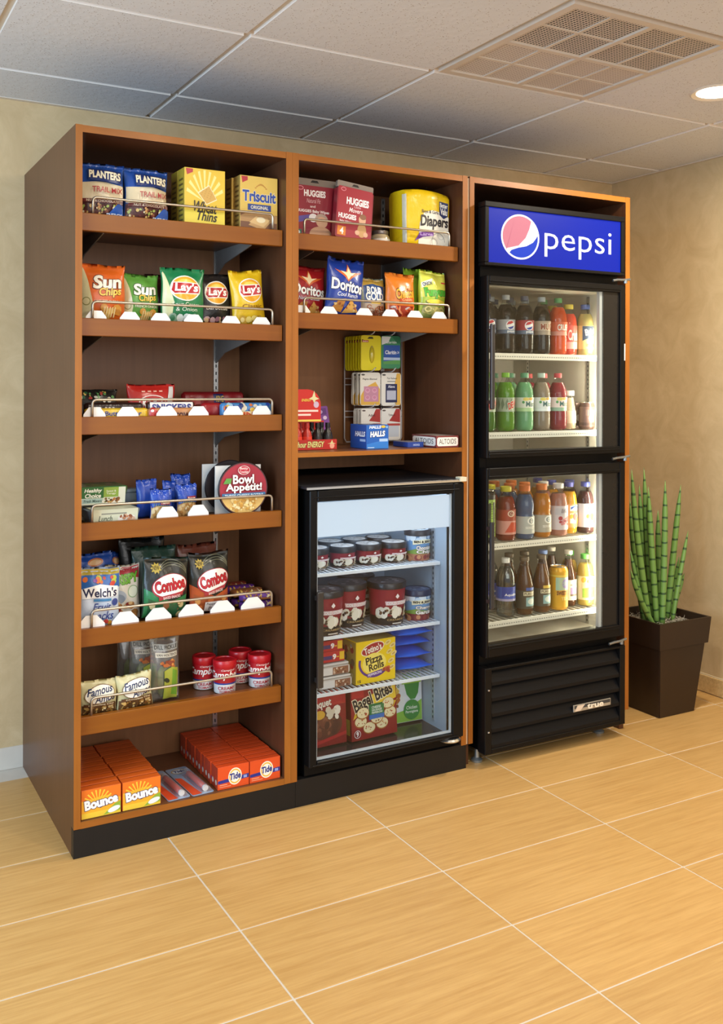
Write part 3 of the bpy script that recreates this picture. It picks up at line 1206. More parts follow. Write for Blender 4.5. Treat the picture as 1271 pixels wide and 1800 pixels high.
def trailmix(P):
    P.rect(0.02, 0.60, 0.98, 0.97, '#254f9e')
    P.poly([(0.02, 0.36), (0.98, 0.33), (0.98, 0.62), (0.6, 0.66), (0.02, 0.64)], '#e2cfa8')
    P.rect(0.02, 0.03, 0.98, 0.34, '#5b2e2a')
    P.blobs(0.06, 0.06, 0.94, 0.28, 60, 0.028, NUTS, 3)
    P.poly([(0.55, 0.03), (0.97, 0.03), (0.97, 0.26), (0.86, 0.30)], '#2456a8')
    P.txt('ENERGY', 0.60, 0.06, 0.95, 0.12, '#e9eef5', b=0.03)
    P.rect(0.04, 0.285, 0.96, 0.345, '#6a2c28')
    P.txt('NUT & CHOCOLATE', 0.16, 0.295, 0.86, 0.335, '#e9d8b5')
    P.poly([(0.20, 0.66), (0.93, 0.64), (0.93, 0.86), (0.20, 0.88)], '#1c2f63')
    P.txt('PLANTERS', 0.22, 0.70, 0.91, 0.84, '#f3ecd0', b=0.03, o='#caa94e', ow=0.02, rot=-2)
    P.txt('TRAIL MIX', 0.28, 0.46, 0.94, 0.555, '#a5262c', b=0.015)


bag('snack_pouch', 'blue and cream trail mix pouch at the left end of the top level', 'snack pouch', 0.092, 0.055, Z1, 0.142, 0.172, 0.05, '#2b5099', trailmix, rz=-0.06, seed=3, grp='trail mix pouches')
bag('snack_pouch', 'blue and cream trail mix pouch beside the yellow cracker box', 'snack pouch', 0.232, 0.06, Z1, 0.142, 0.172, 0.05, '#2b5099', trailmix, rz=0.05, seed=8, grp='trail mix pouches')
bag('snack_pouch', 'blue pouch mostly hidden behind the leftmost trail mix pouch', 'snack pouch', 0.118, 0.125, Z1, 0.14, 0.158, 0.05, '#27498f', None, seed=5)
bag('snack_pouch', 'blue pouch mostly hidden behind the second trail mix pouch', 'snack pouch', 0.262, 0.13, Z1, 0.125, 0.158, 0.05, '#27498f', None, seed=6)


def wheat(P):
    for k in range(9):
        a0, a1 = math.radians(20 + k * 17), math.radians(27 + k * 17)
        P.poly([(0.5, 0.45), (0.5 + 0.48 * math.cos(a0), 0.45 + 0.53 * math.sin(a0)), (0.5 + 0.48 * math.cos(a1), 0.45 + 0.53 * math.sin(a1))], '#f1e08a')
    P.rect(0.01, 0.01, 0.99, 0.30, '#e7cf45')
    P.poly([(0.03, 0.985), (0.20, 0.985), (0.20, 0.93), (0.06, 0.88)], '#b5323a')
    P.poly([(0.53, 0.40), (0.80, 0.50), (0.60, 0.74), (0.32, 0.60)], '#f0e2b0')
    P.poly([(0.54, 0.42), (0.78, 0.51), (0.60, 0.72), (0.35, 0.59)], '#cfa350')
    for i in range(4):
        for j in range(4):
            P.ell(0.45 + 0.07 * i + 0.02 * j - 0.04, 0.55 + 0.035 * j - 0.02 * i + 0.02, 0.008, 0.006, '#9c6f30', 6)
    P.txt('Wheat', 0.22, 0.27, 0.80, 0.45, '#241d14', b=0.02, sh=0.25, rot=-4)
    P.txt('Thins', 0.30, 0.13, 0.80, 0.29, '#241d14', b=0.02, sh=0.25, rot=-3)
    P.txt('Original', 0.42, 0.055, 0.64, 0.095, '#b5702a')


def sidelines(c, bg):
    def s(P):
        P.rect(0.02, 0.01, 0.98, 0.99, bg)
        for k in range(9):
            P.rect(0.2, 0.12 + k * 0.085, 0.8, 0.155 + k * 0.085, c)
    return s


carton('cracker_box', 'yellow wheat cracker box standing in front, top level', 'cracker box', 0.4125, 0.055, Z1, 0.134, 0.062, 0.188, '#e2bd38', wheat, sidelines('#6b5a28', '#bfa338'))
carton('cracker_box', 'yellow wheat cracker box right behind the front one', 'cracker box', 0.4125, 0.121, Z1, 0.134, 0.062, 0.188, '#e2bd38', None, sidelines('#6b5a28', '#bfa338'))


def trisc(P):
    P.rect(0.01, 0.42, 0.99, 0.99, '#dcb959')
    P.rect(0.01, 0.01, 0.99, 0.34, '#7b5138')
    P.poly([(0.01, 0.30), (0.35, 0.40), (0.99, 0.33), (0.99, 0.2), (0.01, 0.2)], '#b58a57')
    P.poly([(0.03, 0.985), (0.20, 0.985), (0.20, 0.92), (0.06, 0.87)], '#b5323a')
    for k in range(-4, 5):
        P.ell(0.55 + 0.035 * k, 0.86 - 0.004 * k * k, 0.016, 0.02, '#c08a3c', 8, 20 * k)
    P.txt('Triscuit', 0.06, 0.55, 0.95, 0.75, '#2a4a9a', b=0.035, o='#f2e3b8', ow=0.03)
    P.rect(0.20, 0.40, 0.82, 0.51, '#2b4284')
    P.txt('ORIGINAL', 0.28, 0.425, 0.75, 0.485, '#eee3c2', b=0.015)
    P.poly([(0.22, 0.14), (0.62, 0.06), (0.82, 0.22), (0.40, 0.27)], '#c79a63')
    P.poly([(0.24, 0.19), (0.62, 0.12), (0.80, 0.25), (0.42, 0.30)], '#dbb57a')
    P.ell(0.55, 0.24, 0.12, 0.05, '#ead9ae')


carton('cracker_box', 'tan woven wheat cracker box in front at the right end of the top level', 'cracker box', 0.596, 0.055, Z1, 0.131, 0.052, 0.184, '#d9b457', trisc, sidelines('#6b4f28', '#a98a46'))
carton('cracker_box', 'tan wheat cracker box behind the front one, right end of the top level', 'cracker box', 0.590, 0.112, Z1, 0.131, 0.052, 0.184, '#d9b457', None, sidelines('#6b4f28', '#a98a46'))

# ---- level 2, left unit: crisps
Z2 = 1.551
G2 = 'chip bags on the second level of the left unit'


def sun(c, sub, dark):
    def f(P):
        P.poly([(0.02, 0.03), (0.16, 0.03), (0.24, 0.35), (0.15, 0.7), (0.06, 0.93), (0.02, 0.93)], '#d9cf9f')
        P.ell(0.11, 0.36, 0.085, 0.07, '#8f8a4f')
        P.ell(0.11, 0.36, 0.068, 0.055, '#d9cf9f')
        P.txt('Sun', 0.24, 0.58, 0.90, 0.81, '#f7f1de', b=0.04, sh=0.15, o=dark, ow=0.035, rot=4)
        P.txt('Chips', 0.38, 0.43, 0.88, 0.60, '#f4c84a', b=0.03, sh=0.15, o=dark, ow=0.03, rot=5)
        P.txt(sub, 0.28, 0.335, 0.92, 0.385, '#f7e9cd', b=0.01)
        P.blobs(0.45, 0.08, 0.86, 0.27, 9, 0.09, ['#d99a3f', '#c98332', '#e0b25c'], 4)
        for k in range(5):
            P.poly([(0.45 + 0.06 * k, 0.10), (0.48 + 0.06 * k, 0.10), (0.52 + 0.06 * k, 0.27), (0.49 + 0.06 * k, 0.27)], '#e8c98a')
    return f


bag('chip_bag', 'orange multigrain chip bag at the left end of the second level', 'chip bag', 0.103, 0.06, Z2, 0.138, 0.178, 0.06, '#d9641f', sun('#d9641f', 'HARVEST CHEDDAR', '#5a2a12'), rz=-0.05, seed=11, grp=G2)
bag('chip_bag', 'light green multigrain chip bag, second from left on the second level', 'chip bag', 0.226, 0.085, Z2, 0.118, 0.158, 0.055, '#5f9a3d', sun('#5f9a3d', 'FRENCH ONION', '#2b4a1c'), rz=0.04, seed=12, grp=G2)


def lays(sub, subc, low, sub2=None):
    def f(P):
        P.ell(0.52, 0.64, 0.36, 0.22, '#f4efdf', 28)
        P.ell(0.52, 0.64, 0.335, 0.20, '#eda92c', 28)
        P.ell(0.52, 0.70, 0.22, 0.10, '#f6cf56', 20)
        P.poly([(0.17, 0.60), (0.25, 0.53), (0.86, 0.55), (0.90, 0.66), (0.82, 0.74), (0.22, 0.75)], '#f4efdf')
        P.poly([(0.19, 0.605), (0.26, 0.55), (0.84, 0.565), (0.88, 0.66), (0.81, 0.725), (0.24, 0.735)], '#b9252b')
        P.txt("Lay's", 0.26, 0.545, 0.83, 0.735, '#faf6ec', b=0.035, sh=0.12)
        P.txt(sub, 0.22, 0.325, 0.85, 0.40, subc, b=0.004)
        if sub2:
            P.txt(sub2, 0.30, 0.25, 0.80, 0.315, subc, b=0.004)
        P.blobs(0.2, 0.05, 0.85, 0.17, 14, 0.07, low, 7)
    return f


def lays_g(P):
    P.poly([(0.02, 0.04), (0.20, 0.04), (0.26, 0.4), (0.05, 0.93), (0.02, 0.9)], '#d8d6a2')
    lays('Sour Cream', '#e9efd9', ['#d9dcd0', '#86a58d', '#3f7d58'], '& Onion')(P)


bag('chip_bag', 'tall green potato chip bag in the middle of the second level', 'chip bag', 0.350, 0.055, Z2, 0.142, 0.182, 0.06, '#1f7a48', lays_g, rz=-0.03, seed=13, grp=G2)
bag('chip_bag', 'black barbecue potato chip bag between the green and the yellow bag', 'chip bag', 0.466, 0.09, Z2, 0.118, 0.174, 0.055, '#2a2624', lays('Barbecue', '#e6dccb', ['#c7a2a2', '#a0707a', '#6a2f30', '#d8b58a']), rz=0.02, seed=14, grp=G2)
bag('chip_bag', 'yellow potato chip bag at the right end of the second level', 'chip bag', 0.578, 0.055, Z2, 0.118, 0.184, 0.06, '#e0b71d', lays('Classic', '#8a5a18', ['#e8cd72', '#cfa845', '#f0dc98']), rz=0.06, ry=-0.07, seed=15, grp=G2)
bag('chip_bag', 'dark chip bag half hidden behind the green potato chip bag', 'chip bag', 0.300, 0.125, Z2, 0.10, 0.165, 0.05, '#4a2622', None, seed=16, grp=G2)

# ---- level 3: candy
Z3 = 1.262


def bar(name, label, x0, x1, y, z, h, d, col, pf=None, grp=None, rot=(0, 0, 0), cat='candy bar', seed=2):
    """flow-wrapped bar lying lengthwise, crimped at both ends"""
    w = x1 - x0
    root = thing(name, label, cat, ((x0 + x1) / 2, y, z), rot, grp)
    e = 0.010

    def f(u, v, o, s=-1):
        k = min(1.0, max(0.0, min(u, w - u) / e)) ** 0.6
        q = v / h
        hh = h * (0.92 + 0.08 * k)
        zz = h / 2 + (q - 0.5) * hh * (0.8 + 0.2 * k)
        bul = math.sqrt(max(0, 1 - (2 * q - 1) ** 4))
        yy = d / 2 + s * (d / 2 * k * bul * (1 + 0.05 * math.sin(u * 130 + seed)) + 0.0006 + o)
        return (u - w / 2, yy, zz)
    bm = bmesh.new()
    N, Mv = 24, 8
    g = {}
    for s in (-1, 1):
        for i in range(N + 1):
            for j in range(Mv + 1):
                g[s, i, j] = bm.verts.new(f(w * i / N, h * j / Mv, 0, s))
    for s in (-1, 1):
        for i in range(N):
            for j in range(Mv):
                q = [g[s, i, j], g[s, i + 1, j], g[s, i + 1, j + 1], g[s, i, j + 1]]
                bm.faces.new(q if s == -1 else q[::-1])
    for i in range(N):
        for j in (0, Mv):
            bm.faces.new([g[-1, i, j], g[-1, i + 1, j], g[1, i + 1, j], g[1, i, j]])
    for j in range(Mv):
        for i in (0, N):
            bm.faces.new([g[-1, i, j], g[-1, i, j + 1], g[1, i, j + 1], g[1, i, j]])
    bmesh.ops.recalc_face_normals(bm, faces=bm.faces[:])
    new('wrapper', bm, foil(col), root, smooth=0.9)
    if pf:
        P = Print(w, h)
        pf(P)
        P.build(f, maxe=0.006, base=0.0009, step=0.00015, parent=root, mat=foil)
    return root


def zebra(P):
    P.rect(0.02, 0.05, 0.98, 0.95, '#23211f')
    for k in range(7):
        P.poly([(0.05 + 0.13 * k, 0.08), (0.09 + 0.13 * k, 0.08), (0.13 + 0.13 * k, 0.42), (0.10 + 0.13 * k, 0.42)], '#e9e6df')
    P.blobs(0.1, 0.55, 0.9, 0.9, 26, 0.035, ['#5f8f56', '#c9c6bb', '#2f5d3c', '#a3423a', '#b9a35a'], 5)


bag('candy_pouch', 'black candy pouch with white stripes, left end of the third level', 'candy pouch', 0.100, 0.130, Z3, 0.135, 0.092, 0.04, '#23211f', zebra, seed=21, tilt=-0.2)


def kk(P):
    P.ell(0.5, 0.42, 0.30, 0.25, '#e8d9cf', 24)
    P.ell(0.5, 0.42, 0.28, 0.225, '#b5231f', 24)
    P.txt('Kit Kat', 0.27, 0.28, 0.73, 0.56, '#fbf4ea', b=0.03, sh=0.15, o='#6a100e', ow=0.02)
    for k in range(4):
        P.rect(0.28 + 0.12 * k, 0.76, 0.35 + 0.12 * k, 0.80, '#f2b79f')
    P.poly([(0.80, 0.3), (0.95, 0.3), (0.95, 0.92), (0.86, 0.92)], '#dcd6cf')


bag('candy_pouch', 'red wafer candy pouch with a white end, standing on the third level', 'candy pouch', 0.270, 0.125, Z3, 0.158, 0.108, 0.04, '#b5261f', kk, seed=22, tilt=-0.15)


def txtbar(t, c, band, x0=0.2, x1=0.8, o=None, y0=0.25, y1=0.75, b=0.03, extra=None):
    def f(P):
        if band:
            P.rect(0.06, 0.06, 0.94, 0.94, band)
        if extra:
            extra(P)
        P.txt(t, x0, y0, x1, y1, c, b=b, o=o, ow=0.03)
    return f


bar('candy_bar', 'yellow candy bar with blue lettering behind the leftmost white tabs', 0.045, 0.238, 0.062, Z3, 0.036, 0.022, '#e9c02d', txtbar('Butterfinger', '#2c3f93', '#ebc43a', 0.30, 0.88), seed=1)
bar('candy_bar', 'dark brown candy bar lying on the yellow one, left of the third level', 0.05, 0.232, 0.090, Z3 + 0.0005, 0.052, 0.03, '#2b1a16', txtbar('ooo ooo', '#d8cfc3', '#2b1a16', 0.1, 0.5), seed=2)
bar('candy_bar', 'brown candy bar with white and blue lettering in the middle of the third level', 0.238, 0.395, 0.085, Z3 + 0.018, 0.037, 0.026, '#4b2a1d', txtbar('SNICKERS', '#2d3a82', '#efe9e2', 0.1, 0.9, y0=0.2, y1=0.8, b=0.05), seed=3, rot=(0, 0, 0))


def ow(P):
    P.rect(0.05, 0.05, 0.95, 0.95, '#c98a55')
    P.ell(0.09, 0.55, 0.075, 0.5, '#c8302a', 14)
    P.ell(0.07, 0.75, 0.03, 0.12, '#e9e0d8', 10)
    P.txt('row', 0.50, 0.1, 0.78, 0.6, '#5a2a1c', b=0.03)


bar('candy_bar', 'tan candy bar with a red ball printed at its left end', 0.235, 0.405, 0.058, Z3, 0.036, 0.02, '#c98a55', ow, seed=4)


def sk(P):
    P.rect(0.03, 0.08, 0.97, 0.92, '#8f1c20')
    P.poly([(0.50, 0.1), (0.70, 0.1), (0.64, 0.9), (0.48, 0.9)], '#23285c')
    P.txt('KING', 0.525, 0.52, 0.645, 0.82, '#d9b44a', b=0.02)
    P.txt('SIZE', 0.525, 0.16, 0.645, 0.46, '#d9b44a', b=0.02)
    P.rect(0.14, 0.35, 0.28, 0.6, '#b04a44')


bar('candy_pouch', 'long dark red king size candy pouch at the back of the third level', 0.415, 0.640, 0.27, Z3 + 0.012, 0.072, 0.03, '#8f1c20', sk, seed=5, cat='candy pouch')
bar('candy_bar', 'plain red candy bar left of the colourful wrapper on the third level', 0.415, 0.487, 0.085, Z3, 0.05, 0.022, '#9c1f24', None, seed=6)


def mun(P):
    P.rect(0.03, 0.05, 0.97, 0.95, '#4a86c0')
    P.blobs(0.05, 0.5, 0.95, 0.9, 26, 0.05, ['#2a4aa0', '#e3b84a', '#9cc3da', '#d9743a', '#27407f', '#e9e0c8'], 9)
    P.poly([(0.3, 0.05), (0.85, 0.05), (0.8, 0.45), (0.35, 0.45)], '#f1d7a0')
    P.txt('INSI', 0.42, 0.08, 0.76, 0.42, '#d0552a', b=0.05)


bar('candy_bar', 'blue and yellow candy wrapper at the right end of the third level', 0.470, 0.648, 0.060, Z3, 0.050, 0.024, '#4a86c0', mun, seed=7)
bar('candy_bar', 'brown candy bar behind the blue and yellow wrapper', 0.405, 0.60, 0.118, Z3, 0.045, 0.026, '#6b2f26', None, seed=8)

# ---- level 4
Z4 = 0.9515


def tray(name, label, cx, y, z, w, d, h, colsleeve, pf, body='#2e3b2a', cat='meal tray', tp=None):
    root = thing(name, label, cat, (cx, y, z))
    bm = bmesh.new()
    pts0, pts1 = rounded(w * 0.86, d * 0.86, 0.015), rounded(w, d, 0.02)
    A = [bm.verts.new((u, v + d * 0.07, 0)) for u, v in pts0]
    C = [bm.verts.new((u, v, h * 0.88)) for u, v in pts1]
    D = [bm.verts.new((u, v, h)) for u, v in pts1]
    n = len(A)
    bm.faces.new(A[::-1])
    bm.faces.new(D)
    for X, Y in ((A, C), (C, D)):
        for i in range(n):
            bm.faces.new((X[i], X[(i + 1) % n], Y[(i + 1) % n], Y[i]))
    new('tray', bm, cm(body, rough=0.35), root, smooth=0.7)
    bm = bmesh.new()
    s = 0.003
    prism(bm, [(-s + d * 0.07, -0.0), (-s, h + s), (d + s, h + s), (d + s - d * 0.07, -0.0)], w * 0.86, 'x', -w * 0.43)
    sl = new('sleeve', bm, cm(colsleeve, rough=0.4), root)
    W = w * 0.86
    P = Print(W, h)
    pf(P)
    P.build(lambda u, v, o: (u - W / 2, -s + d * 0.07 * (1 - v / (h + s)) - o, v), name='sleeve_print', parent=sl)
    if tp:
        P = Print(W, d)
        tp(P)
        P.build(lambda u, v, o: (u - W / 2, v, h + s + o), name='top_print', parent=sl)
    return root


def hc(P):
    P.rect(0.0, 0.0, 1, 1, '#dfe3d0')
    P.rect(0.0, 0.38, 0.50, 1.0, '#2f6a37')
    P.rect(0.50, 0.42, 0.84, 1.0, '#8fae4b')
    P.rect(0.02, 0.08, 0.48, 0.36, '#a9c3bd')
    P.txt('Healthy', 0.06, 0.66, 0.46, 0.95, '#f3f3e8', b=0.03, sh=0.2)
    P.txt('Choice', 0.08, 0.40, 0.44, 0.66, '#f3f3e8', b=0.03, sh=0.2)
    P.txt('Fresh Mixers', 0.06, 0.14, 0.46, 0.30, '#36504a', b=0.02)
    P.txt('Sweet &', 0.56, 0.72, 0.78, 0.84, '#eef0dd')
    P.txt('Tangy', 0.56, 0.55, 0.78, 0.68, '#eef0dd')
    P.ell(0.70, 0.16, 0.24, 0.15, '#efe9dc')
    P.blobs(0.52, 0.10, 0.88, 0.34, 26, 0.03, ['#8a5a33', '#6e7f3a', '#b9783c', '#5a3a26', '#c9a46a'], 4)


def hc2(P):
    P.rect(0, 0, 1, 1, '#d9d6c2')
    P.txt('ZUCCHINI', 0.05, 0.25, 0.42, 0.60, '#4c4a3a', b=0.01)
    P.blobs(0.5, 0.25, 0.95, 0.8, 14, 0.03, ['#7b5a3a', '#a5784a', '#5f6f38'], 5)


def lunch(P):
    P.rect(0, 0, 1, 1, '#d6d8bb')
    P.rect(0.2, 0.70, 0.75, 0.80, '#8f9184')
    P.txt('Lunch', 0.14, 0.20, 0.44, 0.62, '#3f4a38', b=0.01, sh=0.25)
    P.txt('Express', 0.08, 0.02, 0.50, 0.2, '#3f4a38', b=0.01, sh=0.25)
    P.ell(0.76, 0.35, 0.2, 0.30, '#efe6d6')
    P.blobs(0.62, 0.18, 0.92, 0.62, 24, 0.03, ['#9a5a3c', '#c98a63', '#7d4a35', '#d9b596'], 6)


def leaf_top(P):
    P.rect(0, 0, 1, 1, '#6f7a55')
    P.blobs(0.05, 0.1, 0.95, 0.95, 30, 0.06, ['#4f7a35', '#7fa648', '#93806a', '#b09a84'], 12)


tray('meal_tray', 'cream boxed lunch tray at the bottom left of the fourth level', 0.132, 0.052, Z4, 0.160, 0.11, 0.042, '#d6d8bb', lunch, body='#6f8294')
tray('meal_tray', 'plain beige meal tray in the middle of the left stack, fourth level', 0.105, 0.170, Z4, 0.150, 0.12, 0.046, '#cfccb8', hc2)
tray('meal_tray', 'green labelled meal tray on top of the left stack, fourth level', 0.113, 0.112, Z4 + 0.053, 0.155, 0.13, 0.052, '#2f6a37', hc, body='#57783a', tp=leaf_top)
root = thing('plastic_cup', 'grey blue plastic tub standing behind the cream lunch tray', 'tub', (0.222, 0.235, Z4))
bm = lathe(bmesh.new(), [(0.024, 0), (0.030, 0.076), (0.034, 0.077), (0.034, 0.084), (0.031, 0.086), (0.0, 0.086)], 20)
new('tub', bm, cm('#7d909f', rough=0.3), root, smooth=0.7)


def pnut(P):
    P.rect(0.02, 0.02, 0.98, 0.46, '#d9b275')
    P.blobs(0.08, 0.05, 0.92, 0.44, 36, 0.075, ['#e3c690', '#cfa365', '#b98548', '#efdcb4'], 3)
    P.poly([(0.02, 0.40), (0.35, 0.50), (0.98, 0.44), (0.98, 0.97), (0.02, 0.97)], '#2446a3')
    for k in range(8):
        P.poly([(0.12 + 0.1 * k, 0.46), (0.15 + 0.1 * k, 0.46), (0.17 + 0.1 * k, 0.60)], '#7f9a4a')
    P.rect(0.42, 0.50, 0.90, 0.64, '#8a2a35')
    P.txt('Peanuts', 0.47, 0.53, 0.86, 0.62, '#efe3d0', b=0.02)
    P.blobs(0.1, 0.80, 0.9, 0.95, 14, 0.02, ['#8fa3dc', '#d9dff2'], 8)


GN = 'small blue nut bags on the fourth level'
for i, (x, y, h, w, pf, lab, rz) in enumerate((
        (0.278, 0.055, 0.095, 0.068, pnut, 'small blue peanut bag in front left on the fourth level', -0.1),
        (0.366, 0.075, 0.104, 0.068, pnut, 'small blue peanut bag in front right on the fourth level', 0.08),
        (0.252, 0.118, 0.120, 0.066, None, 'plain blue nut bag standing behind the left peanut bag', 0.0),
        (0.380, 0.165, 0.128, 0.066, pnut, 'small blue peanut bag standing behind the right one', 0.0),
        (0.330, 0.125, 0.112, 0.050, None, 'plain blue nut bag squeezed between the two pairs', 0.1))):
    bag('nut_bag', lab, 'nut bag', x, y, Z4, w, h, 0.032, '#2446a3', pf, rz=rz, seed=30 + i, grp=GN)


def noodle_bowl(x, y, lab, front=True):
    root = thing('pasta_bowl', lab, 'pasta bowl', (x, y, Z4))
    new('card', B(-0.079, 0.079, 0.042, 0.046, 0, 0.158), cm('#e6e2da', rough=0.5), root)
    bm = lathe(bmesh.new(), [(0.0, -0.002), (0.083, -0.002), (0.086, 0.002), (0.084, 0.006), (0.062, 0.042), (0.0, 0.042)], 40)
    bmesh.ops.rotate(bm, verts=bm.verts, cent=(0, 0, 0), matrix=Matrix.Rotation(-math.pi / 2, 3, 'X'))
    for v in bm.verts:
        v.co.z += 0.0865
    new('bowl', bm, cm('#2a2324', rough=0.3), root, smooth=0.6)
    if front:
        P = Print(0.172, 0.172)
        P.ell(0.5, 0.5, 0.485, 0.485, '#4f2b2e', 44)
        P.ell(0.5, 0.5, 0.465, 0.465, '#a32a3b', 44)
        pts = [(0.5 + 0.465 * math.cos(math.radians(a)), 0.5 + 0.465 * math.sin(math.radians(a))) for a in range(199, 342, 6)]
        P.poly(pts, '#e0b96a')
        P.blobs(0.24, 0.10, 0.76, 0.30, 70, 0.028, ['#f0d48a', '#d9a94e', '#f6e3ab', '#c9943c'], 4)
        P.poly([(0.06, 0.33), (0.94, 0.33), (0.93, 0.42), (0.07, 0.42)], '#3f6f9a')
        P.txt('THREE CHEESE ROTINI', 0.12, 0.345, 0.88, 0.40, '#dbe9f2', b=0.015)
        P.ell(0.5, 0.84, 0.12, 0.085, '#e8d6d0', 24)
        P.ell(0.5, 0.84, 0.11, 0.076, '#b5223a', 24)
        P.txt('Betty', 0.42, 0.84, 0.58, 0.90, '#f4e6e0', b=0.01)
        P.txt('Crocker', 0.41, 0.785, 0.59, 0.835, '#f4e6e0', b=0.01)
        P.txt('Bowl', 0.28, 0.59, 0.70, 0.76, '#fbf3ec', b=0.03, o='#5e1624', ow=0.03)
        P.txt('Appétit!', 0.14, 0.42, 0.86, 0.60, '#fbf3ec', b=0.03, o='#5e1624', ow=0.03)
        P.poly([(0.09, 0.60), (0.24, 0.60), (0.26, 0.70), (0.15, 0.70)], '#5c9a45')
        P.build(lambda u, v, o: (u - 0.086, -0.0022 - o, v + 0.0005), parent=root)
    return root


noodle_bowl(0.543, 0.052, 'round red pasta bowl on a white card facing out, fourth level')
noodle_bowl(0.530, 0.135, 'red pasta bowl card half hidden behind the front pasta bowl', False)

# ---- level 5
Z5 = 0.642


def welch(P):
    P.rect(0.02, 0.02, 0.98, 0.97, '#c8d3e3')
    P.rect(0.02, 0.66, 0.98, 0.88, '#2f63a9')
    P.rect(0.02, 0.88, 0.98, 0.97, '#b09a3c')
    P.blobs(0.1, 0.72, 0.9, 0.84, 12, 0.06, ['#d9743a', '#7f4aa0', '#b5c24a', '#c94a3a'], 3)
    P.poly([(0.06, 0.50), (0.94, 0.52), (0.94, 0.68), (0.5, 0.73), (0.06, 0.66)], '#f2f1ee')
    P.txt("Welch's", 0.08, 0.52, 0.92, 0.67, '#23244a', b=0.025)
    P.rect(0.34, 0.45, 0.78, 0.49, '#3f7fae')
    P.txt('Fruit', 0.32, 0.30, 0.78, 0.42, '#2a3f86', b=0.01, sh=0.3)
    P.txt('Snacks', 0.22, 0.14, 0.84, 0.28, '#2a3f86', b=0.01, sh=0.3)
    P.ell(0.88, 0.42, 0.08, 0.06, '#3a4a8c')
    P.blobs(0.1, 0.04, 0.9, 0.12, 12, 0.05, ['#c9433a', '#e09a3a', '#8fae4a', '#6f4a9a'], 6)


def crisp(P):
    P.rect(0.02, 0.02, 0.98, 0.97, '#ded9cb')
    P.poly([(0.3, 0.84), (0.97, 0.74), (0.97, 0.96), (0.5, 0.96)], '#b03a43')
    P.txt('CRISPY', 0.08, 0.66, 0.94, 0.84, '#6fae3c', b=0.05, o='#33602a', ow=0.035, rot=5)
    P.ell(0.76, 0.52, 0.18, 0.11, '#8fae82')
    P.ell(0.76, 0.52, 0.16, 0.095, '#dfe6d2')
    P.ell(0.30, 0.44, 0.24, 0.12, '#b3bdc9')
    P.ell(0.30, 0.40, 0.2, 0.09, '#8a97a8')
    P.blobs(0.1, 0.05, 0.9, 0.32, 20, 0.09, ['#c98a4a', '#8f3a33', '#a5713c', '#d9b27a'], 5)


bag('fruit_snack_bag', 'white and blue fruit snack bag at the left end of the fifth level', 'snack bag', 0.089, 0.05, Z5, 0.124, 0.178, 0.045, '#9fb2d0', welch, rz=-0.08, seed=41)
bag('fruit_snack_bag', 'cream snack bag with bright green lettering beside the white and blue bag', 'snack bag', 0.178, 0.105, Z5, 0.108, 0.170, 0.045, '#cfc8b4', crisp, rz=0.05, seed=42)


def bluefruit(P):
    P.rect(0.02, 0.5, 0.98, 0.97, '#2450a8')
    P.ell(0.5, 0.86, 0.22, 0.06, '#d9844a')
    P.ell(0.5, 0.86, 0.17, 0.04, '#f0c08a')


bag('fruit_snack_bag', 'dark blue snack bag at the back left of the fifth level', 'snack bag', 0.104, 0.155, Z5, 0.112, 0.205, 0.04, '#21489c', bluefruit, seed=43)
bag('fruit_snack_bag', 'dark blue snack bag standing behind the cream bag', 'snack bag', 0.186, 0.215, Z5, 0.062, 0.192, 0.04, '#21489c', bluefruit, seed=44)


def combo(stripe, low, sub):
    def f(P):
        P.rect(0.02, 0.02, 0.98, 0.97, '#2b2a24')
        for k in range(3):
            P.arc(0.62, 0.66 + 0.02 * k, 0.36, 0.22 + 0.02 * k, 20, 160, 0.95, '#6b6a55')
        P.poly([(0.02, 0.02), (0.98, 0.02), (0.98, 0.40), (0.6, 0.28), (0.02, 0.50)], stripe)
        P.poly([(0.10, 0.02), (0.98, 0.02), (0.98, 0.32), (0.55, 0.2), (0.10, 0.34)], low[0])
        P.blobs(0.15, 0.05, 0.9, 0.26, 16, 0.06, low, 3)
        P.ell(0.56, 0.54, 0.40, 0.20, '#a22b35', 30, 10)
        P.ell(0.56, 0.55, 0.375, 0.18, '#efe9e2', 30, 10)
        P.txt('Combos', 0.22, 0.46, 0.90, 0.66, '#b3222c', b=0.045, o='#5c1218', ow=0.02, rot=11)
        P.poly([(0.32, 0.30), (0.86, 0.40), (0.86, 0.46), (0.32, 0.36)], '#a8353c')
        P.txt('BAKED SNACKS', 0.42, 0.34, 0.80, 0.385, '#f1dcd2', rot=9)
        P.star(0.24, 0.83, 0.12, '#b59a3f', 9, 0.65)
        P.txt('NEW', 0.17, 0.80, 0.31, 0.87, '#33280f', b=0.02)
        if sub:
            P.rect(0.36, 0.04, 0.78, 0.20, '#efe6dc')
            P.txt('Pepperoni', 0.40, 0.13, 0.75, 0.185, '#4a2a22', b=0.01)
            P.txt('Pizza', 0.46, 0.06, 0.68, 0.12, '#4a2a22', b=0.01)
    return f


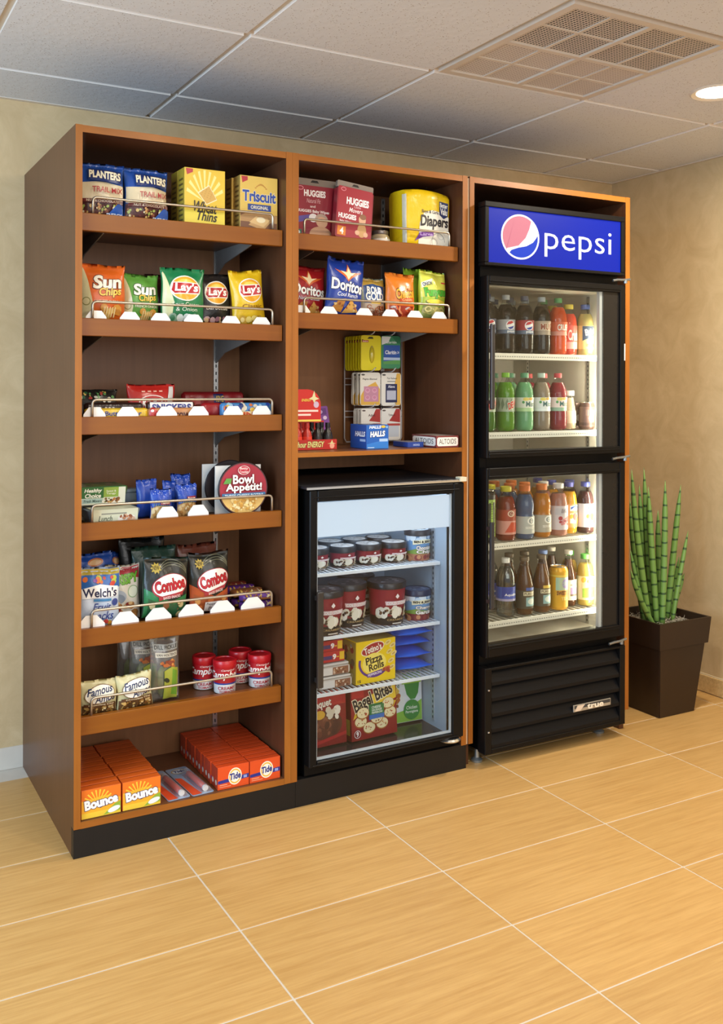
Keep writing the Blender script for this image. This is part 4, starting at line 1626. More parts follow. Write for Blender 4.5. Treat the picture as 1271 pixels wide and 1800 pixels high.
bag('pretzel_bag', 'dark green stuffed pretzel bag in the middle of the fifth level', 'pretzel bag', 0.290, 0.05, Z5, 0.146, 0.186, 0.055, '#22332a', combo('#2f7a48', ['#2b5a38', '#d8c690', '#8a5a3a'], None), rz=-0.04, ry=0.06, seed=45)
bag('pretzel_bag', 'brown and orange stuffed pretzel bag right of the green one', 'pretzel bag', 0.442, 0.068, Z5, 0.142, 0.192, 0.055, '#38231b', combo('#b8552a', ['#a8552d', '#d99a55', '#c9743c'], 'p'), rz=0.03, seed=46)
bag('pretzel_bag', 'black and green bag peeking over the front green pretzel bag', 'pretzel bag', 0.284, 0.128, Z5, 0.146, 0.215, 0.045, '#1f3a2e', None, seed=47)
bag('pretzel_bag', 'black bag rearmost behind the green pretzel bags', 'pretzel bag', 0.262, 0.185, Z5, 0.150, 0.236, 0.04, '#1b1d1c', None, seed=48)
bag('pretzel_bag', 'brown bag standing just behind the brown and orange pretzel bag', 'pretzel bag', 0.430, 0.140, Z5, 0.138, 0.210, 0.045, '#6b3424', None, seed=49)


def fruitbar(c2, c3):
    def f(P):
        P.rect(0.05, 0.1, 0.95, 0.45, c2)
        P.blobs(0.1, 0.5, 0.9, 0.9, 22, 0.03, ['#c9a24a', '#8a3a2a', c3, '#d9c79a'], 3)
    return f


BARS = [(0.545, 0.655, 0.062, 0.0, '#5a2d7a', '#6b3a90'), (0.545, 0.655, 0.062, 0.026, '#6a3f8a', '#8f5a2f'), (0.540, 0.650, 0.118, 0.0, '#5a2d7a', '#b5822f'), (0.535, 0.648, 0.118, 0.030, '#7a4a2a', '#b07a3c'),
        (0.535, 0.645, 0.178, 0.0, '#4f2a70', '#6b3a90'), (0.535, 0.645, 0.178, 0.030, '#5a2d7a', '#7f4aa0'), (0.530, 0.640, 0.235, 0.030, '#5c3324', '#9a6a34'), (0.525, 0.640, 0.235, 0.060, '#8a3a2c', '#c9843c')]
BL = ['front lower purple', 'front upper purple', 'second row lower purple', 'second row upper brown', 'third row lower purple', 'third row upper purple', 'back lower brown', 'back top red brown']
for i, (x0, x1, y, dz, c, c2) in enumerate(BARS):
    if i == 6:
        dz = 0.0
    if i == 7:
        dz = 0.030
    bar('cereal_bar', BL[i] + ' cereal bar stacked at the right of the fifth level', x0, x1, y, Z5 + dz, 0.0255, 0.048, c, fruitbar(c2, c), grp='cereal bars on the fifth level', cat='cereal bar', seed=i)

# ---- level 6
Z6 = 0.385


def amos(P):
    P.rect(0.02, 0.02, 0.98, 0.30, '#6b4a2a')
    P.blobs(0.05, 0.04, 0.95, 0.26, 40, 0.04, ['#c9a25c', '#a87c3c', '#7a4f26', '#e0c48a'], 4)
    P.rect(0.06, 0.27, 0.94, 0.36, '#5a3a22')
    P.txt('Chocolate Chip', 0.18, 0.29, 0.90, 0.345, '#efe0b8', b=0.01)
    P.ell(0.5, 0.62, 0.42, 0.27, '#7a5a30', 26, 8)
    P.ell(0.5, 0.62, 0.40, 0.25, '#f0ecdd', 26, 8)
    P.txt('Famous', 0.14, 0.62, 0.86, 0.84, '#1f2a55', b=0.02, sh=0.3, rot=7)
    P.txt('Amos', 0.34, 0.40, 0.92, 0.62, '#1f2a55', b=0.02, sh=0.3, rot=7)


bag('cookie_bag', 'cream cookie bag at the left end of the sixth level', 'cookie bag', 0.088, 0.05, Z6, 0.110, 0.100, 0.04, '#d9cf9c', amos, rz=-0.06, seed=51, grp='cookie bags')
bag('cookie_bag', 'cream cookie bag beside the pickle pouch', 'cookie bag', 0.198, 0.045, Z6, 0.112, 0.104, 0.04, '#d9cf9c', amos, rz=0.06, ry=-0.04, seed=52, grp='cookie bags')
CLEAR = film('clear_pouch', tint=(0.93, 0.93, 0.90), gloss=0.10, rough=0.12, haze=((0.62, 0.62, 0.58), 0.12))


def pickle(label, x, y, rz, front):
    root = thing('pickle_pouch', label, 'pickle pouch', (x, y, Z6), (-0.05, 0, rz))
    f = bagfn(0.098, 0.20, 0.036, 5)
    new('pouch', pouch_mesh(f, 0.098, 0.20), CLEAR, root, smooth=4)
    bm = lathe(bmesh.new(), [(0.0, 0.012), (0.010, 0.014), (0.0145, 0.03), (0.0155, 0.06), (0.0145, 0.09), (0.009, 0.104), (0.0, 0.107)], 12)
    for v in bm.verts:
        v.co.x = v.co.x * 1.9 + 0.004
        v.co.y *= 0.8
    new('pickle', bm, cm('#6f7a26', rough=0.35, bump=0.4, bscale=70), root, smooth=4)
    if front:
        P = Print(0.098, 0.20)
        P.rect(0.08, 0.78, 0.92, 0.88, '#a7a79f')
        P.txt('DILL PICKLE', 0.12, 0.80, 0.90, 0.86, '#2f2a28', b=0.02)
        P.rect(0.14, 0.68, 0.90, 0.75, '#d5cdb9')
        P.txt("VAN HOLTEN'S", 0.17, 0.695, 0.87, 0.735, '#3a302c', b=0.02)
        P.blobs(0.3, 0.53, 0.75, 0.66, 16, 0.06, ['#b5622f', '#d98a3f', '#8a3f22'], 2)
        P.poly([(0.40, 0.04), (0.88, 0.04), (0.90, 0.50), (0.68, 0.53), (0.42, 0.47)], '#a2a53a')
        P.poly([(0.66, 0.1), (0.86, 0.08), (0.86, 0.46), (0.70, 0.50)], '#6f9a2f')
        P.ell(0.50, 0.33, 0.07, 0.05, '#2a2f1a', 14, 60)
        P.build(f, maxe=0.007, base=0.0012, step=0.00018, parent=root)
    return root


pickle('clear pickle pouch facing out in the middle of the sixth level', 0.300, 0.095, 0.05, True)
pickle('clear pickle pouch standing just behind the front one', 0.255, 0.165, 0.0, True)
pickle('pickle pouch rearmost by the back panel of the sixth level', 0.236, 0.235, 0.0, False)


def soup(x, y, lab, first=None):
    if first:
        return dup(first, (x, y, Z6), label=lab)
    root = thing('soup_cup', lab, 'soup cup', (x, y, Z6), (0, 0, -0.25), 'soup cups on the sixth level')
    bm = lathe(bmesh.new(), [(0.033, 0.0), (0.0345, 0.002), (0.036, 0.082), (0.036, 0.083)], 28)
    new('cup', bm, cm('#f0ece6', rough=0.35), root, smooth=0.7)
    bm = lathe(bmesh.new(), [(0.0375, 0.080), (0.0385, 0.082), (0.0385, 0.101), (0.036, 0.104), (0.030, 0.1035), (0.029, 0.101), (0.0, 0.101)], 28)
    new('lid', bm, cm('#b5161f', rough=0.3), root, smooth=0.7)
    P = Print(0.19, 0.078)
    P.rect(0.0, 0.40, 1, 1.0, '#ad1a22')
    P.rect(0.0, 0.35, 1, 0.41, '#2a3f8f')
    P.txt("Campbell's", 0.18, 0.52, 0.86, 0.90, '#f6efe6', b=0.02, sh=0.3)
    P.txt('Campbell', 0.42, 0.88, 0.66, 0.97, '#f0d9d2', sh=0.3)
    P.txt('CREAMY', 0.36, 0.14, 0.68, 0.27, '#b5323a', b=0.015)
    P.txt('TOMATO', 0.38, 0.02, 0.66, 0.11, '#b5323a', b=0.015)

    def f(u, v, o):
        r = 0.0347 + 0.0015 * v / 0.08 + o
        a = (u - 0.095) / 0.0355
        return (r * math.sin(a), -r * math.cos(a), v + 0.002)
    P.build(f, maxe=0.005, base=0.0006, step=0.00014, name='wrap_label', parent=root)
    return root


s0 = soup(0.499, 0.095, 'red lidded soup cup nearest the shelf edge in the left pair')
soup(0.455, 0.167, 'red lidded soup cup at the back of the left pair', s0)
soup(0.622, 0.100, 'red lidded soup cup nearest the shelf edge in the right pair', s0)
soup(0.584, 0.174, 'red lidded soup cup at the back of the right pair', s0)

# ---- bottom deck
ZD = 0.1035


def bounce(P):
    P.rect(0.01, 0.01, 0.99, 0.99, '#e8761f')
    P.poly([(0.01, 0.01), (0.99, 0.01), (0.99, 0.55), (0.6, 0.72), (0.01, 0.62)], '#f0ad2c')
    for k in range(10):
        a0, a1 = math.radians(15 + k * 16), math.radians(21 + k * 16)
        P.poly([(0.42, 0.45), (0.42 + 0.4 * math.cos(a0), 0.45 + 0.5 * math.sin(a0)), (0.42 + 0.4 * math.cos(a1), 0.45 + 0.5 * math.sin(a1))], '#f7c63f')
    P.rect(0.01, 0.01, 0.99, 0.2, '#e9c43c')
    P.poly([(0.55, 0.03), (0.99, 0.10), (0.99, 0.42), (0.85, 0.36)], '#8fae3c')
    P.ell(0.82, 0.17, 0.16, 0.09, '#eef1ee', 18, 15)
    P.txt('Bounce', 0.08, 0.34, 0.92, 0.68, '#f7f4f2', b=0.055, o='#3a2450', ow=0.045, rot=6)


ORD = ['front', 'second', 'third', 'fourth', 'fifth', 'sixth', 'seventh', 'eighth', 'ninth', 'tenth', 'eleventh', 'twelfth', 'rearmost']


def rows(proto, name, n, pitch, y0, x, z, labels, grp):
    for k in range(n):
        if k == 0:
            proto['label'] = labels(0)
            proto['group'] = grp
        else:
            dup(proto, (x + 0.0012 * math.sin(k * 2.3), y0 + pitch * k, z), label=labels(k), group=grp)


for col, x in (('left', 0.0825), ('right', 0.2035)):
    b0 = carton('dryer_sheet_box', 'x', 'dryer sheet box', x, 0.012, ZD, 0.1165, 0.0325, 0.084, '#d8601d', bounce, None,
                lambda P: P.rect(0.01, 0.86, 0.99, 0.99, '#a8481a'))
    rows(b0, 'dryer_sheet_box', 10, 0.0347, 0.012, x, ZD, lambda k, c=col: ORD[k] + ' orange and yellow dryer sheet box in the ' + c + ' row', 'dryer sheet boxes on the bottom deck')


def tide(P):
    P.rect(0.01, 0.01, 0.99, 0.99, '#dd4f1d')
    P.poly([(0.01, 0.26), (0.99, 0.33), (0.99, 0.52), (0.01, 0.40)], '#2a2f86')
    P.ell(0.55, 0.50, 0.215, 0.38, '#f3ecd8', 28)
    P.ell(0.55, 0.50, 0.185, 0.325, '#e9b53a', 28)
    P.ell(0.55, 0.50, 0.15, 0.265, '#f7f0e2', 28)
    P.txt('Tide', 0.38, 0.36, 0.73, 0.66, '#23307f', b=0.04, sh=0.15, o='#f5f1ea', ow=0.03, rot=5)
    P.rect(0.82, 0.35, 0.93, 0.47, '#8f9fd8')
    P.rect(0.06, 0.18, 0.3, 0.22, '#f0a07f')
    P.rect(0.06, 0.10, 0.42, 0.13, '#f0a07f')


for col, x in (('left', 0.4975), ('right', 0.6055)):
    b0 = carton('detergent_box', 'x', 'detergent box', x, 0.014, ZD, 0.1055, 0.0275, 0.070, '#d64a1c', tide, lambda P: (P.rect(0.02, 0.02, 0.98, 0.98, '#a83a22'), P.ell(0.5, 0.3, 0.25, 0.12, '#c9b8a8')),
                lambda P: P.rect(0.01, 0.86, 0.99, 0.99, '#9c3617'))
    rows(b0, 'detergent_box', 12, 0.0297, 0.014, x, ZD, lambda k, c=col: ORD[k] + ' red orange detergent box in the ' + c + ' row', 'detergent boxes on the bottom deck')


def pen_pack(x, lab, first=None):
    if first:
        return dup(first, (x, 0.012, ZD), label=lab)
    root = thing('stain_pen_pack', lab, 'stain pen pack', (x, 0.012, ZD), (0, 0, 0.06), 'stain pen packs')
    bm = bmesh.new()
    prism(bm, rounded(0.072, 0.235, 0.008), 0.0015, 'z', 0.0)
    new('card', bm, cm('#8fa3bd', rough=0.35), root)
    P = Print(0.072, 0.235)
    P.poly([(0.02, 0.02), (0.45, 0.02), (0.30, 0.62), (0.02, 0.66)], '#d9502a')
    P.ell(0.5, 0.86, 0.36, 0.085, '#b59a52', 20)
    P.ell(0.5, 0.86, 0.31, 0.07, '#c9d3de', 20)
    P.txt('Tide', 0.25, 0.825, 0.78, 0.90, '#23305f', b=0.04, sh=0.15)
    P.build(lambda u, v, o: (u - 0.036, v, 0.0015 + o), parent=root)
    bm = bmesh.new()
    tube(bm, [(0.012, 0.022, 0.011), (0.012, 0.15, 0.011), (0.012, 0.158, 0.011)], 0.009, 12, taper=[1, 1, 0.6])
    tube(bm, [(0.012, 0.014, 0.011), (0.012, 0.0225, 0.011)], 0.0095, 12, mi=1)
    new('pen', bm, [cm('#c9401f', rough=0.3), cm('#eeeae6', rough=0.3)], root)
    bm = bmesh.new()
    pts = []
    for i in range(9):
        a = math.pi * i / 8
        pts.append((0.012 + 0.016 * math.cos(a), 0.0016 + 0.0205 * math.sin(a)))
    prism(bm, pts, 0.165, 'y', 0.006)
    new('blister', bm, film('blister', gloss=0.12, rough=0.05, haze=((0.75, 0.8, 0.88), 0.12)), root, smooth=0.9)
    return root


p0 = pen_pack(0.322, 'stain pen blister pack lying flat next to the yellow boxes')
pen_pack(0.399, 'stain pen blister pack lying flat next to the red boxes', p0)
# ------------------------------------------------------------------ middle bay
ZM1, ZM2, ZM3 = 1.8545, 1.5955, 1.150


def skin(P, x, y, s):
    """printed photo of a sitting toddler, as flat tone patches"""
    P.ell(x, y, 0.16 * s, 0.15 * s, '#d9ab8a')
    P.ell(x + 0.02 * s, y + 0.09 * s, 0.15 * s, 0.08 * s, '#8a5d42')
    P.ell(x, y - 0.30 * s, 0.2 * s, 0.2 * s, '#c99a63')
    P.ell(x - 0.2 * s, y - 0.38 * s, 0.1 * s, 0.07 * s, '#d9ab8a')
    P.ell(x + 0.18 * s, y - 0.40 * s, 0.1 * s, 0.07 * s, '#d9ab8a')


def hug1(P):
    P.rect(0.03, 0.02, 0.97, 0.88, '#8f2030')
    P.ell(0.16, 0.83, 0.07, 0.035, '#d98a95')
    P.ell(0.16, 0.83, 0.055, 0.024, '#8f2030')
    P.txt('HUGGIES', 0.24, 0.70, 0.74, 0.81, '#f6f0ee', b=0.045)
    P.txt('Natural Fit', 0.30, 0.60, 0.62, 0.67, '#d9a9ad', b=0.005, sh=0.2)
    P.txt('and', 0.38, 0.525, 0.50, 0.565, '#f3e6e4')
    P.txt('HUGGIES Baby Wipes', 0.08, 0.43, 0.82, 0.49, '#f3e6e4', b=0.03)
    P.poly([(0.06, 0.26), (0.42, 0.33), (0.42, 0.42), (0.06, 0.36)], '#5d4a9a')
    P.ell(0.45, 0.36, 0.10, 0.07, '#eae6e6')
    P.ell(0.64, 0.34, 0.15, 0.10, '#b9a08f')
    P.ell(0.65, 0.30, 0.13, 0.09, '#d9ab8a')
    P.ell(0.62, 0.10, 0.26, 0.13, '#cf9f7c')
    P.ell(0.45, 0.06, 0.10, 0.05, '#cf9f7c')
    P.rect(0.04, 0.02, 0.18, 0.16, '#2f6a57')
    P.txt('3', 0.07, 0.04, 0.15, 0.14, '#eef2ee', b=0.03)


def hug2(P):
    P.rect(0.03, 0.02, 0.97, 0.90, '#a02835')
    P.ell(0.16, 0.85, 0.07, 0.035, '#d98a95')
    P.ell(0.16, 0.85, 0.055, 0.024, '#a02835')
    P.txt('HUGGIES', 0.26, 0.60, 0.88, 0.73, '#f6f0ee', b=0.045)
    P.txt('Little', 0.48, 0.555, 0.66, 0.60, '#e3b9bc', b=0.01)
    P.txt('Movers', 0.34, 0.47, 0.72, 0.55, '#f3e6e4', b=0.01, sh=0.25)
    P.txt('HUGGIES', 0.06, 0.34, 0.55, 0.43, '#f6f0ee', b=0.04)
    P.txt('Baby Wipes', 0.10, 0.27, 0.42, 0.31, '#f3e6e4')
    P.rect(0.05, 0.04, 0.28, 0.20, '#d9822f')
    P.txt('4', 0.12, 0.06, 0.22, 0.18, '#f3efe9', b=0.03)
    skin(P, 0.72, 0.37, 0.62)


def hugpack(cx, y, w, h, pf, lab, ry=0, rz=0):
    root = thing('diaper_pack', lab, 'diaper pack', (cx, y, ZM1 + abs(math.sin(ry)) * w / 2 + 0.003), (-0.06, ry, rz), 'small red diaper packs')
    bm = bmesh.new()
    prism(bm, [(p, q) for p, q in rounded(w, h * 0.88, 0.006)], 0.026, 'y', 0.0)
    new('pack', bm, cm('#8a2230', rough=0.3), root)
    bm = bmesh.new()
    o = rounded(w, h * 0.115, 0.004)
    prism(bm, [(p, q + h * 0.882) for p, q in o], 0.012, 'y', 0.004)
    hg = new('hanger_top', bm, cm('#8d8074', rough=0.3), root)
    P = Print(w, h * 0.115)
    P.poly([(0.40, 0.45), (0.60, 0.45), (0.56, 0.8), (0.44, 0.8)], '#241c18')
    P.build(flatfront(w, 0.004, h * 0.882), name='hang_slot', parent=hg)
    P = Print(w, h)
    pf(P)
    P.build(flatfront(w), parent=root)


hugpack(0.822, 0.098, 0.160, 0.212, hug1, 'red diaper pack numbered 3 at the left of the top middle shelf', ry=0.02, rz=-0.05)
hugpack(0.940, 0.048, 0.142, 0.197, hug2, 'red diaper pack numbered 4 leaning beside the first pack', ry=0.10, rz=0.02)
root = thing('food_jar', 'small glass jar of beige baby food on the top middle shelf', 'jar', (1.092, 0.125, ZM1))
bm = lathe(bmesh.new(), [(0.028, 0), (0.033, 0.004), (0.034, 0.036), (0.030, 0.045), (0.027, 0.048)], 24)
new('jar', bm, cm('#c9b58f', rough=0.12, coat=0.6), root, smooth=0.7)
bm = lathe(bmesh.new(), [(0.0285, 0.0482), (0.0295, 0.05), (0.0295, 0.060), (0.027, 0.062), (0, 0.0615)], 24)
new('lid', bm, cm('#8a7f78', rough=0.25, metal=0.6), root, smooth=0.7)
P = Print(0.09, 0.022)
P.rect(0, 0, 1, 1, '#e9dfcf')
P.rect(0.3, 0.1, 0.8, 0.35, '#b5434a')
P.build(cyl(0.0345, 0.09, 0.010), maxe=0.008, parent=root, name='jar_label')


def diaper_pack():
    root = thing('diaper_pack', 'big yellow and white diaper pack at the right of the top middle shelf', 'diaper pack', (1.249, 0.058, ZM1 + 0.006), (0, 0, 0.02))
    w, h, d = 0.210, 0.198, 0.11

    def pt(u, v, o, s=-1):
        e = max(0, min(1, min(u, w - u) / 0.014))
        k = 1 - (1 - e) ** 2
        q = v / h
        vt = max(0, min(1, min(q, 1 - q) / 0.05))
        kk = k ** 0.5 * (0.80 + 0.2 * vt ** 0.5)
        yy = d / 2 + s * (d / 2 * kk * (1 + 0.02 * math.sin(u * 70) * math.sin(v * 50)) + o)
        top = 0.012 * math.sin(math.pi * u / w) * q - 0.006 * u / w * q
        return ((u - w / 2) * (1 - 0.04 * (1 - q)), yy, v + top)
    bm = bmesh.new()
    N, Mv = 22, 14
    g = {}
    for s in (-1, 1):
        for i in range(N + 1):
            for j in range(Mv + 1):
                g[s, i, j] = bm.verts.new(pt(w * i / N, h * j / Mv, 0, s))
    for s in (-1, 1):
        for i in range(N):
            for j in range(Mv):
                q = [g[s, i, j], g[s, i + 1, j], g[s, i + 1, j + 1], g[s, i, j + 1]]
                bm.faces.new(q if s < 0 else q[::-1])
    for i in range(N):
        for j in (0, Mv):
            bm.faces.new([g[-1, i, j], g[-1, i + 1, j], g[1, i + 1, j], g[1, i, j]])
    bmesh.ops.remove_doubles(bm, verts=bm.verts, dist=1e-5)
    bmesh.ops.recalc_face_normals(bm, faces=bm.faces[:])
    new('pack', bm, foil('#e3be16'), root, smooth=0.9)
    P = Print(w, h)
    P.poly([(0.30, 0.02), (0.98, 0.02), (0.98, 0.56), (0.85, 0.64), (0.60, 0.66), (0.42, 0.60), (0.33, 0.42)], '#e8e3d2')
    P.rect(0.02, 0.02, 0.06, 0.92, '#c9c3ac')
    P.poly([(0.74, 0.84), (0.92, 0.84), (0.92, 0.60), (0.83, 0.54), (0.74, 0.60)], '#23305f')
    P.txt('Better', 0.755, 0.74, 0.905, 0.82, '#f1efe6', b=0.02)
    P.txt('Valu', 0.76, 0.61, 0.90, 0.73, '#f1efe6', b=0.03)
    P.txt('Boys & Girls', 0.38, 0.58, 0.72, 0.655, '#2b2b3f', b=0.01)
    P.txt('Diapers', 0.34, 0.32, 0.93, 0.57, '#221f26', b=0.03, sh=0.15, rot=2)
    P.poly([(0.22, 0.10), (0.34, 0.26), (0.62, 0.28), (0.62, 0.22), (0.40, 0.18)], '#6a2f8f')
    P.txt('Large', 0.34, 0.185, 0.60, 0.265, '#c9a9de', b=0.02)
    for a in ((0.72, 0.12, 0.14), (0.78, 0.24, 0.07), (0.62, 0.08, 0.08)):
        P.arc(a[0], a[1], a[2], a[2] * 1.1, 0, 340, 0.95, '#8b8d93', 20)
    P.build(pt, maxe=0.007, base=0.0012, step=0.00018, parent=root, mat=foil)


diaper_pack()
GM = 'chip bags on the second level of the middle bay'


def dorito(c2, sub):
    def f(P):
        P.poly([(0.16, 0.80), (0.42, 0.75), (0.5, 0.92), (0.58, 0.75), (0.9, 0.78), (0.62, 0.68), (0.5, 0.60), (0.40, 0.68)], '#d9682f')
        P.poly([(0.30, 0.78), (0.46, 0.76), (0.5, 0.88), (0.56, 0.75), (0.72, 0.77), (0.57, 0.70), (0.5, 0.63), (0.44, 0.70)], '#f4dfb0')
        P.txt('Doritos', 0.08, 0.42, 0.93, 0.62, '#f7f5f2', b=0.03, o='#14131a', ow=0.03, rot=-4)
        P.txt(sub, 0.22, 0.33, 0.80, 0.40, '#dfe3ee', sh=0.2)
        P.poly([(0.12, 0.10), (0.40, 0.06), (0.46, 0.30), (0.30, 0.28)], '#c9873a')
        P.poly([(0.42, 0.05), (0.86, 0.10), (0.62, 0.31)], '#d9a556')
        P.blobs(0.18, 0.10, 0.80, 0.22, 14, 0.03, ['#a3562a', '#e6c07a', c2], 3)
    return f


bag('chip_bag', 'red tortilla chip bag at the left end of the middle bay', 'chip bag', 0.806, 0.108, ZM2, 0.142, 0.176, 0.06, '#a31f24', dorito('#c43d2a', 'Nacho Cheese'), rz=-0.05, ry=0.04, seed=61, grp=GM)
bag('chip_bag', 'blue tortilla chip bag leaning beside the red one in the middle bay', 'chip bag', 0.917, 0.05, ZM2, 0.145, 0.198, 0.06, '#1f3c96', dorito('#4a5a9a', 'Cool Ranch'), rz=0.0, ry=0.10, seed=62, grp=GM)


def rold(P):
    P.rect(0.02, 0.72, 0.98, 0.97, '#b08f3f')
    P.rect(0.02, 0.02, 0.98, 0.40, '#b9a58f')
    P.poly([(0.12, 0.40), (0.86, 0.40), (0.92, 0.80), (0.5, 0.86), (0.12, 0.80)], '#23467f')
    P.txt('ROLD', 0.24, 0.62, 0.80, 0.79, '#f2efe4', b=0.03)
    P.txt('GOLD', 0.18, 0.46, 0.86, 0.65, '#f2efe4', b=0.03)
    P.rect(0.36, 0.385, 0.78, 0.43, '#d9b548')
    R = random.Random(4)
    for k in range(22):
        x, y = 0.12 + 0.76 * R.random(), 0.08 + 0.25 * R.random()
        P.arc(x, y, 0.09, 0.05, 0, 330, 0.6, ['#8a4a2f', '#a3603c', '#6f3a26'][k % 3], 10)


bag('pretzel_bag', 'gold and blue pretzel bag in the middle of the second level, middle bay', 'pretzel bag', 1.047, 0.08, ZM2, 0.106, 0.148, 0.05, '#9aa088', rold, seed=63)


def cheet(P):
    P.txt('Cheetos', 0.22, 0.46, 0.88, 0.68, '#f0a52a', b=0.04, o='#2a1d14', ow=0.05, rot=6)
    P.poly([(0.35, 0.38), (0.88, 0.42), (0.88, 0.49), (0.35, 0.45)], '#c94f24')
    P.txt('Crunchy', 0.42, 0.40, 0.82, 0.46, '#f6d29a', b=0.01, rot=4)
    P.rect(0.05, 0.03, 0.95, 0.31, '#a83a24')
    R = random.Random(5)
    for k in range(30):
        x, y, a = 0.1 + 0.8 * R.random(), 0.06 + 0.22 * R.random(), R.random() * 180
        P.ell(x, y, 0.085, 0.022, ['#d9643a', '#e89a6a', '#8a2f2a', '#c9c0b8'][k % 4], 10, a)


bag('chip_bag', 'orange cheese puff bag right of the pretzel bag in the middle bay', 'chip bag', 1.148, 0.05, ZM2, 0.122, 0.168, 0.06, '#dd7a26', cheet, rz=0.03, seed=64, grp=GM)


def funy(P):
    P.poly([(0.02, 0.45), (0.98, 0.50), (0.98, 0.97), (0.02, 0.97)], '#dfe05a')
    P.poly([(0.04, 0.63), (0.36, 0.76), (0.40, 0.84), (0.04, 0.74)], '#e8ead8')
    P.txt('ONION', 0.07, 0.68, 0.36, 0.76, '#23304f', b=0.03, rot=12)
    P.rect(0.72, 0.76, 0.95, 0.79, '#c94a4a')
    P.txt('Funyuns', 0.10, 0.44, 0.93, 0.66, '#4fae34', b=0.05, o='#1f5a22', ow=0.03, rot=5)
    P.ell(0.52, 0.37, 0.40, 0.06, '#3a5a2a')
    P.ell(0.52, 0.375, 0.38, 0.05, '#e6d24a')
    P.rect(0.06, 0.03, 0.94, 0.29, '#7d8a4a')
    R = random.Random(6)
    for k in range(14):
        P.arc(0.16 + 0.7 * R.random(), 0.08 + 0.18 * R.random(), 0.12, 0.06, 0, 350, 0.55, ['#d9cf8a', '#c2b56a', '#a3a05a'][k % 3], 12)


bag('chip_bag', 'yellow green onion ring snack bag at the right end of the middle bay', 'chip bag', 1.280, 0.05, ZM2, 0.122, 0.182, 0.06, '#a9c43a', funy, rz=0.08, ry=0.05, seed=65, grp=GM)
bag('chip_bag', 'lime green bag peeking out behind the orange cheese puff bag', 'chip bag', 1.254, 0.115, ZM2, 0.118, 0.196, 0.05, '#8fb52f', None, rz=0.05, ry=0.03, seed=66, grp=GM)

# ---- fixed shelf: counter display, wire rack and small boxes
RED = cm('#c4271f', rough=0.35)
dp = thing('counter_display', 'red two tier counter display of energy shot bottles', 'counter display', (0.825, 0.105, ZM3))
bm = bmesh.new()
box(bm, -0.100, 0.085, 0.0, 0.0015, 0.0005, 0.034)
box(bm, -0.100, 0.085, 0.098, 0.0995, 0.0005, 0.095)
box(bm, -0.100, 0.085, 0.002, 0.0975, 0.0005, 0.002)
box(bm, -0.100, -0.0985, 0.002, 0.0975, 0.002, 0.06)
box(bm, 0.0835, 0.085, 0.002, 0.0975, 0.002, 0.034)
new('tray', bm, RED, dp)
P = Print(0.185, 0.034)
P.rect(0.0, 0.0, 1, 1, '#b8241d')
P.txt('5-hour ENERGY', 0.12, 0.22, 0.74, 0.82, '#e3d98a', b=0.03, sh=0.2, o='#4a2416', ow=0.04)
P.ell(0.90, 0.35, 0.05, 0.28, '#e9a58a')
P.poly([(0.80, 0.55), (0.87, 0.65), (0.90, 0.95), (0.92, 0.65), (0.98, 0.55)], '#d9cf8f')
P.build(flatfront(0.185, 0, 0.0005, -0.0075), parent=dp)
bm = bmesh.new()
hp = [(-0.100, 0.096), (0.026, 0.096), (0.026, 0.150)] + [(0.026 - 0.05 * (1 - math.cos(math.radians(a))), 0.150 + 0.055 * math.sin(math.radians(a))) for a in range(15, 91, 15)] + [(-0.100, 0.205)]
prism(bm, hp, 0.002, 'y', 0.006)
hd_ = new('header_card', bm, RED, dp)
P = Print(0.126, 0.11)
P.rect(0.0, 0.0, 1, 0.06, '#e3cf5a')
P.rect(0.18, 0.30, 0.92, 0.36, '#f1d9d2')
P.rect(0.22, 0.18, 0.70, 0.24, '#f1d9d2')
P.poly([(0.64, 0.70), (0.74, 0.76), (0.80, 0.95), (0.84, 0.76), (0.95, 0.70), (0.84, 0.66), (0.80, 0.55), (0.76, 0.66)], '#d9d7a8')
P.ell(0.86, 0.52, 0.08, 0.1, '#c9b5d0')
P.txt('ENERGY', 0.42, 0.62, 0.72, 0.70, '#e3c24a', b=0.03, sh=0.2)
P.build(flatfront(0.126, 0.006, 0.096, -0.037), parent=hd_, name='header_print')


def shot(x, y, red, lab, z=ZM3 + 0.0028, first=None):
    if first:
        return dup(first, (x, y, z), label=lab)
    root = thing('shot_bottle', lab, 'shot bottle', (x, y, z), (0, 0, 0), 'energy shot bottles in the counter display')
    c = '#b8342a' if red else '#23201f'
    bm = lathe(bmesh.new(), [(0.015, 0), (0.0165, 0.002), (0.0165, 0.045), (0.013, 0.058), (0.0075, 0.066), (0.0072, 0.071)], 14)
    new('bottle', bm, cm(c, rough=0.25), root, smooth=0.7)
    bm = lathe(bmesh.new(), [(0.0085, 0.0712), (0.0088, 0.073), (0.0085, 0.088), (0.0, 0.0885)], 12)
    new('cap', bm, cm('#b5352c' if red else '#1c1a1a', rough=0.4), root, smooth=0.7)
    P = Print(0.05, 0.036)
    P.rect(0, 0, 1, 0.6, '#d9c04a' if red else '#a8542c')
    P.rect(0.15, 0.2, 0.85, 0.45, '#6fae3c' if red else '#d98a3c')
    P.rect(0, 0.6, 1, 1, '#d9402c' if red else '#2a2422')
    P.build(cyl(0.0168, 0.05, 0.006), maxe=0.006, parent=root, name='wrap_label')
    return root


